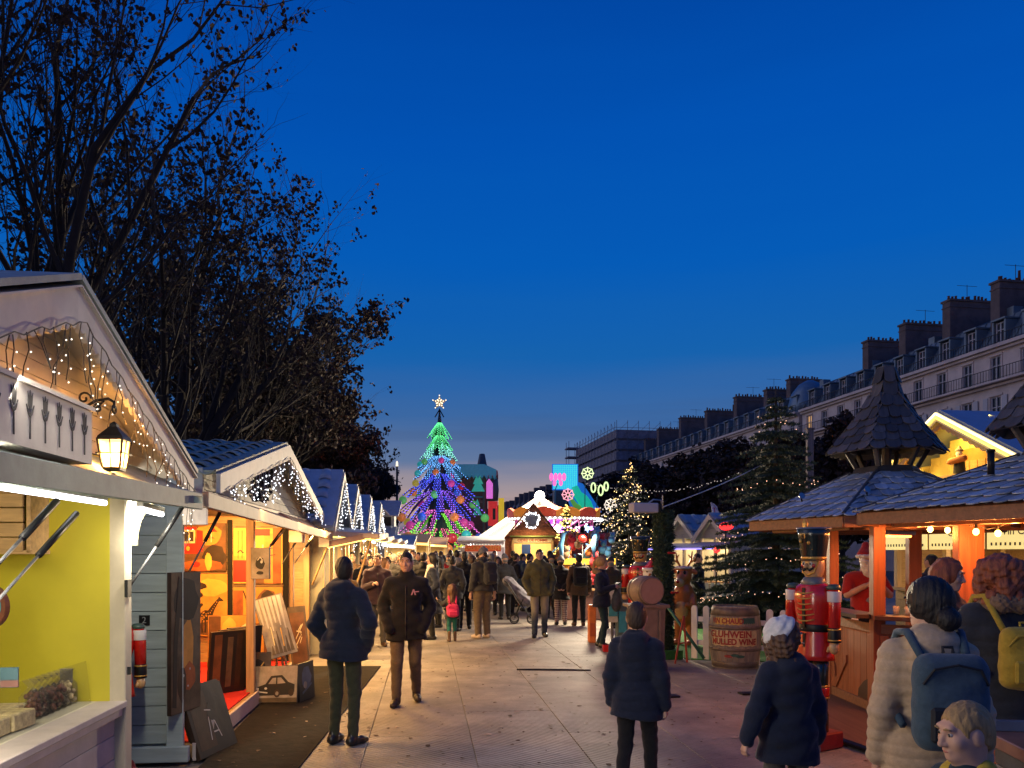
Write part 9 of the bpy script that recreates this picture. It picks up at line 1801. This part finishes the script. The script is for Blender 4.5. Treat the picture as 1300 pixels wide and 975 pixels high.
# tartan on the trousers, phone, paper, bags, logo
def extras():
 g = lambda s: [x for x in bpy.data.objects if x.get('label', '').startswith(s)][0]
 t = [c for c in g('woman in black coat, grey beanie').children if c.name.startswith('trousers')][0]
 m = M('tartan', (.10, .04, .05), .9, var=0, bump=0); N = m.node_tree.nodes; L = m.node_tree.links; tc = N.new('ShaderNodeTexCoord'); b = N['Principled BSDF']; prev = None
 for dr, sc in (('X', 9), ('Z', 6)):
  wv = N.new('ShaderNodeTexWave'); wv.bands_direction = dr; wv.inputs['Scale'].default_value = sc; L.new(tc.outputs['Object'], wv.inputs[0]); mr = N.new('ShaderNodeMapRange'); mr.inputs['From Min'].default_value = .72; mr.inputs['From Max'].default_value = .8; L.new(wv.outputs['Fac'], mr.inputs['Value'])
  if prev: mx = N.new('ShaderNodeMath'); mx.operation = 'MAXIMUM'; L.new(prev, mx.inputs[0]); L.new(mr.outputs[0], mx.inputs[1]); prev = mx.outputs[0]
  else: prev = mr.outputs[0]
 mx = N.new('ShaderNodeMix'); mx.data_type = 'RGBA'; L.new(prev, mx.inputs['Factor']); mx.inputs['A'].default_value = (.09, .03, .04, 1); mx.inputs['B'].default_value = (.4, .33, .3, 1); L.new(mx.outputs['Result'], b.inputs['Base Color']); t.material_slots[0].link = 'OBJECT'; t.material_slots[0].material = m
 jeans = [c for c in g('man in green jacket').children if c.name.startswith('trousers')][0]; m = M('faded_jeans', (.10, .12, .14), .9, var=0, bump=0); N = m.node_tree.nodes; L = m.node_tree.links; tc = N.new('ShaderNodeTexCoord'); sp = N.new('ShaderNodeSeparateXYZ'); L.new(tc.outputs['Object'], sp.inputs[0]); mr = N.new('ShaderNodeMapRange'); mr.inputs['From Min'].default_value = .35; mr.inputs['From Max'].default_value = .62; L.new(sp.outputs['Z'], mr.inputs['Value']); mx = N.new('ShaderNodeMix'); mx.data_type = 'RGBA'; L.new(mr.outputs[0], mx.inputs['Factor']); mx.inputs['A'].default_value = (.03, .045, .08, 1); mx.inputs['B'].default_value = (.22, .20, .16, 1); L.new(mx.outputs['Result'], N['Principled BSDF'].inputs['Base Color']); jeans.material_slots[0].link = 'OBJECT'; jeans.material_slots[0].material = m
 y = g('blond ponytail woman'); mw = Matrix.Translation(y.location) @ Matrix.Rotation(y.rotation_euler.z, 4, 'Z')
 def held(name, label, cat, loc, size, mat, rot=0, mw=mw): mb = MB(); mb.box((0, 0, 0), size, 0, 0, .006); o = mb.ob(name, mat); o.matrix_world = mw @ Matrix.Translation(loc) @ Euler((R(-50), 0, rot)).to_matrix().to_4x4(); return tag(o, label, cat)
 held('phone', 'black phone held by the blond ponytail woman', 'phone', (.02, -.34, 1.19), (.075, .15, .012), BLACKM)
 bag = sm('carrier_bag', [el((0, 0, -.20), (.14, .09, .17), .05), rc((0, 0, -.05), (0, 0, .08), .06, .02, .06)], .012, M('grey_bag', (.10, .105, .10), .8, var=.3), disp=lambda X, Y, Z: .007 * np.sin(40 * X + 30 * Z) * np.sin(30 * Y - 20 * Z)); o = link('carrier_bag', bag); o.matrix_world = mw @ Matrix.Translation((.14, -.24, 1.03)); tag(o, 'grey cloth bag hanging from the arm of the ponytail woman', 'bag')
 y = g('woman with brown hair holding'); mw2 = Matrix.Translation(y.location) @ Matrix.Rotation(y.rotation_euler.z, 4, 'Z'); held('paper_sheet', 'white paper held by the woman beside the bright stall', 'paper', (0, -.33, 1.08), (.26, .19, .004), WHITEP, 0, mw2)
 y = g('woman in beige puffer'); mw3 = Matrix.Translation(y.location) @ Matrix.Rotation(y.rotation_euler.z, 4, 'Z'); mb = MB(); mb.box((0, 0, 0), (.012, .07, .15), 0, 0, .005); o = mb.ob('phone', M('phone_pale', (.4, .42, .45), .3)); o.matrix_world = mw3 @ Matrix.Translation((-.232, -.045, .77)) @ Euler((.2, 0, .2)).to_matrix().to_4x4(); tag(o, 'pale phone held low in the left hand of the beige coat woman', 'phone')
 y = g('man in black jacket with white back'); mb = MB(); f = frame((-.06, .20, 1.30), (-1, 0, 0), (0, -.25, 1));
 for x, z, w in ((0, 0, .1), (.03, .04, .06), (-.02, .08, .05), (.02, -.04, .07)): mb.prism([(x - w / 2, z - .015), (x + w / 2, z - .01), (x + w / 2 - .01, z + .015), (x - w / 2 + .02, z + .012)], 0, .006, f)
 mb.ob('back_print', M('print_white', (.5, .48, .45), .8), y, False, False)
extras()
def pushchair():
 Y = 19.9; c = Vector((gx(659, Y), Y, 0)); r = E('pushchair', 'folded hood pushchair with grey patterned cover beside the green jacket man', 'pushchair', c, 0); q = c
 CV = M('pushchair_cover', (.16, .15, .17), .8, var=.6, sc=9, bump=.3); V = lambda x, y, z: q + Vector((x, y, z))
 link('seat_cover', sm('seat_cover', [rc(V(-.22, 0, 1.02), V(.16, -.05, .55), .12, .17, .05), el(V(-.28, 0, 1.05), (.14, .17, .12), .05), rc(V(.16, -.05, .55), V(.3, -.1, .5), .14, .08)], .018, CV, disp=lambda X, Y_, Z: .012 * np.sin(30 * X + 24 * Z) * np.sin(26 * Y_ + 18 * Z)), r)
 mb = MB()
 for y in (-.2, .2): mb.tube([V(-.28, y, 1.0), V(.0, y, .55), V(.30, y, .12)], .014, 6); mb.tube([V(.1, y, .62), V(-.12, y, .12)], .014, 6); mb.tube([V(-.28, y, 1.0), V(-.36, y, 1.06)], .014, 6)
 mb.tube([V(-.36, -.2, 1.06), V(-.36, .2, 1.06)], .016, 6); mb.ob('frame', BLACKM, r)
 for x, rad in ((-.12, .12), (.30, .11)):
  for y in (-.22, .22):
   w = MB(); cc = V(x, y, rad); w.tube([cc + Vector((rad * .88 * math.cos(a), 0, rad * .88 * math.sin(a))) for a in np.linspace(0, 2 * PI, 19)], .014, 6); wo = w.ob('wheel', BLACKM, r, True); w = MB(); w.ball(cc, .03, 8, 6)
   for k in range(5): a = k * 1.256; w.tube([cc, cc + Vector((rad * .85 * math.cos(a), 0, rad * .85 * math.sin(a)))], .005, 4)
   w.ob('spokes', STEEL, wo)
 mb = MB(); mb.ball(V(.12, -.14, .45), (.1, .02, .06), 8, 6); mb.ob('blue_tag', M('tag_blue', (.15, .2, .4), .6), r)
pushchair()
# the crowd beyond: varied coats, each of its own
crowd = [ # template, px, Y, rz, coat, trousers, hair, scale, words
 (0, 463, 17.5, 30, 'navy', 'black', 'black', .98, 'man in navy coat half behind the older man'), (1, 470, 19, 20, 'black', 'black', 'black', 1.0, 'dark haired woman behind the older man by the lit awnings'), (0, 468, 21.5, -10, 'black', 'black', 'black', 1.03, 'man in black beside the cream posts further down'),
 (1, 489, 16.6, 60, 'brown', 'denim', 'chestnut', .98, 'brown coated woman glimpsed behind the man in black'), (1, 492, 22.5, 0, 'mustard', 'black', 'black', .98, 'woman in mustard top under the yellow awning'), (0, 500, 18.5, 170, 'charcoal', 'black', 'grey', 1.0, 'grey haired man in charcoal behind the man in black'),
 (2, 507, 24, 0, 'brown', 'black', 'brown', 1.0, 'man in brown by the glaring awning'), (0, 516, 22, 190, 'navy', 'black', 'black', 1.06, 'tall man in navy seen from behind under the awning'), (0, 524, 19.5, 5, 'charcoal', 'black', 'brown', 1.05, 'man with glasses facing us right of the man in black'),
 (2, 531, 23, 0, 'black', 'black', 'black', 1.0, 'man in black in front of the lit tree foot'), (1, 533, 26, 180, 'red', 'black', 'red', .98, 'woman in red seen from behind by the lit tree'), (0, 538, 18.2, 185, 'black', 'black', 'black', 1.02, 'man in black jacket behind the scarf woman'),
 (1, 557, 18.8, -70, 'black', 'black', 'black', 1.0, 'long haired woman in black profile beside the scarf woman'), (0, 563, 21, 180, 'red', 'black', 'black', .98, 'person in red and brown jacket above the pink backpack child'), (3, 569, 24.5, 180, 'charcoal', 'black', 'grey', 1.0, 'person in grey beanie and charcoal coat near the tree foot'),
 (0, 575, 17.8, 172, 'charcoal', 'black', 'black', .97, 'man in charcoal jacket left of the man in black'), (2, 572, 27, 180, 'navy', 'black', 'black', 1.05, 'man in navy far back before the lit tree'), (0, 583, 25.5, 0, 'black', 'black', 'brown', 1.05, 'man facing us far back right of the lit tree'), (0, 591, 26.5, 180, 'black', 'black', 'black', 1.03, 'man in black cap before the white booth'),
 (1, 600, 22, 170, 'plum', 'black', 'brown', 1.0, 'woman in plum coat behind the beanie man'), (0, 607, 27, 180, 'grey', 'black', 'black', 1.02, 'man in grey jacket before the white booth'), (3, 618, 24.8, 185, 'brown', 'black', 'grey', 1.0, 'person in beanie and brown coat right of the white booth'),
 (0, 624, 22.5, 180, 'black', 'black', 'grey', 1.0, 'grey haired man right of the black backpack'), (1, 632, 23.5, 0, 'mustard', 'black', 'brown', .98, 'woman in mustard facing us near the white marquee'), (0, 640, 26, 180, 'charcoal', 'black', 'black', 1.0, 'man in charcoal near the brick stall corner'),
 (2, 664, 24.0, 100, 'steel', 'denim', 'black', .98, 'man in steel blue beside the leaning man'), (0, 651, 25.8, 180, 'black', 'black', 'black', 1.05, 'tall man in black before the brick stall sign'), (0, 673, 23.5, 120, 'navy', 'black', 'black', 1.0, 'man in navy bent towards the brick stall counter'),
 (3, 700, 21.5, 180, 'olive', 'black', 'grey', 1.0, 'person in grey beanie and olive coat right of the green jacket man'), (0, 698, 24.5, 180, 'black', 'black', 'black', 1.05, 'man in black hat behind the olive coat'), (0, 724, 22.0, -20, 'black', 'black', 'black', .97, 'dark man facing left between beanie and brown jacket'),
 (0, 752, 21.5, 180, 'navy', 'black', 'black', .98, 'man in navy between brown jacket and ponytail'), (2, 548, 29, 180, 'black', 'black', 'black', 1.0, 'man in black deep in the crowd under the tree'), (1, 524, 28, 0, 'plum', 'black', 'brown', 1.0, 'woman in plum deep in the crowd by the awnings'), (0, 560, 31, 180, 'brown', 'black', 'brown', 1.05, 'man in brown farthest before the lit tree'),
 (0, 886, 18.5, 60, 'black', 'black', 'black', 1.0, 'man in black behind the reindeer figure'), (1, 1196, 11.9, 10, 'black', 'black', 'black', 1.0, 'dark haired woman behind the pavilion at the yellow chalet'), (2, 1182, 12.1, 200, 'charcoal', 'black', 'black', .98, 'man in charcoal with his back turned at the yellow chalet'), (1, 1262, 12.0, 190, 'plum', 'black', 'chestnut', .97, 'woman in plum behind the near pavilion'), (0, 455, 24, 20, 'charcoal', 'denim', 'brown', 1.0, 'man in charcoal near the cream posts'), (0, 447, 18.8, 5, 'brown', 'black', 'black', 1.02, 'man in brown coat facing us by the first small chalet'), (2, 458, 20.5, -25, 'navy', 'denim', 'brown', 1.0, 'man in hooded navy coat facing us at the second small chalet'), (1, 482, 20.5, 12, 'camel', 'black', 'red', 1.0, 'red haired woman in camel coat facing us'), (0, 495, 24.5, -8, 'charcoal', 'black', 'black', 1.03, 'man in charcoal facing us before the grey awning'), (2, 510, 20.8, 8, 'plum', 'denim', 'black', .98, 'man in hooded plum coat facing us'), (1, 542, 20.8, -15, 'black', 'black', 'blond', 1.0, 'blond woman in black facing us under the lit tree'), (0, 553, 23.5, 6, 'olive', 'black', 'brown', 1.04, 'man in olive facing us under the lit tree'), (2, 580, 22.5, 175, 'grey', 'black', 'black', 1.04, 'man in hooded grey coat walking away'), (0, 597, 24, -5, 'brown', 'black', 'grey', 1.02, 'grey haired man in brown facing us'), (1, 610, 21, 178, 'black', 'black', 'chestnut', 1.0, 'woman in black with chestnut hair walking away'), (0, 628, 27.5, 4, 'navy', 'black', 'brown', 1.05, 'man in navy facing us far back by the marquee'), (3, 641, 21, 190, 'charcoal', 'black', 'grey', 1.0, 'person in beanie beside the pushchair'), (1, 690, 22.8, 185, 'plum', 'black', 'black', 1.0, 'long haired woman in plum before the brick stall'), (2, 716, 24.5, 175, 'navy', 'black', 'black', 1.02, 'man in hooded navy before the small glowing fir'), (0, 745, 24, 170, 'charcoal', 'black', 'black', 1.0, 'man in charcoal beside the plush prizes'), (3, 775, 18.5, 200, 'brown', 'black', 'grey', .97, 'person in beanie behind the ponytail woman'), (1, 512, 26.5, 175, 'navy', 'black', 'chestnut', .98, 'woman in navy walking away under the awnings')]
TP = [('cA', dict(H=1.74, res=.018, hres=.011, arms=('pocket', 'pocket'), top='jacket', hem=.76)), ('cB', dict(H=1.67, res=.018, hres=.011, arms=('phone', 'pocket'), top='coat', hem=.62, hair='long', female=True)), ('cC', dict(H=1.77, res=.018, hres=.011, arms=('phone', 'phone'), top='jacket', hem=.78, hood=True, w=1.08)), ('cD', dict(H=1.70, res=.018, hres=.011, arms=('pocket', 'hang'), top='puffer', hem=.7, hair='beanie'))]
for i, (t, px, Y, rz, a, b, h, s, lab) in enumerate(crowd):
 P(TP[t][0], lab, px, Y, rz + rnd.uniform(-12, 12), a, b, h, TP[t][1], s, 'crowd further down the walk', skin=SKIN2 if i % 5 == 3 else None, beanie=C[['grey', 'charcoal', 'plum'][i % 3]])
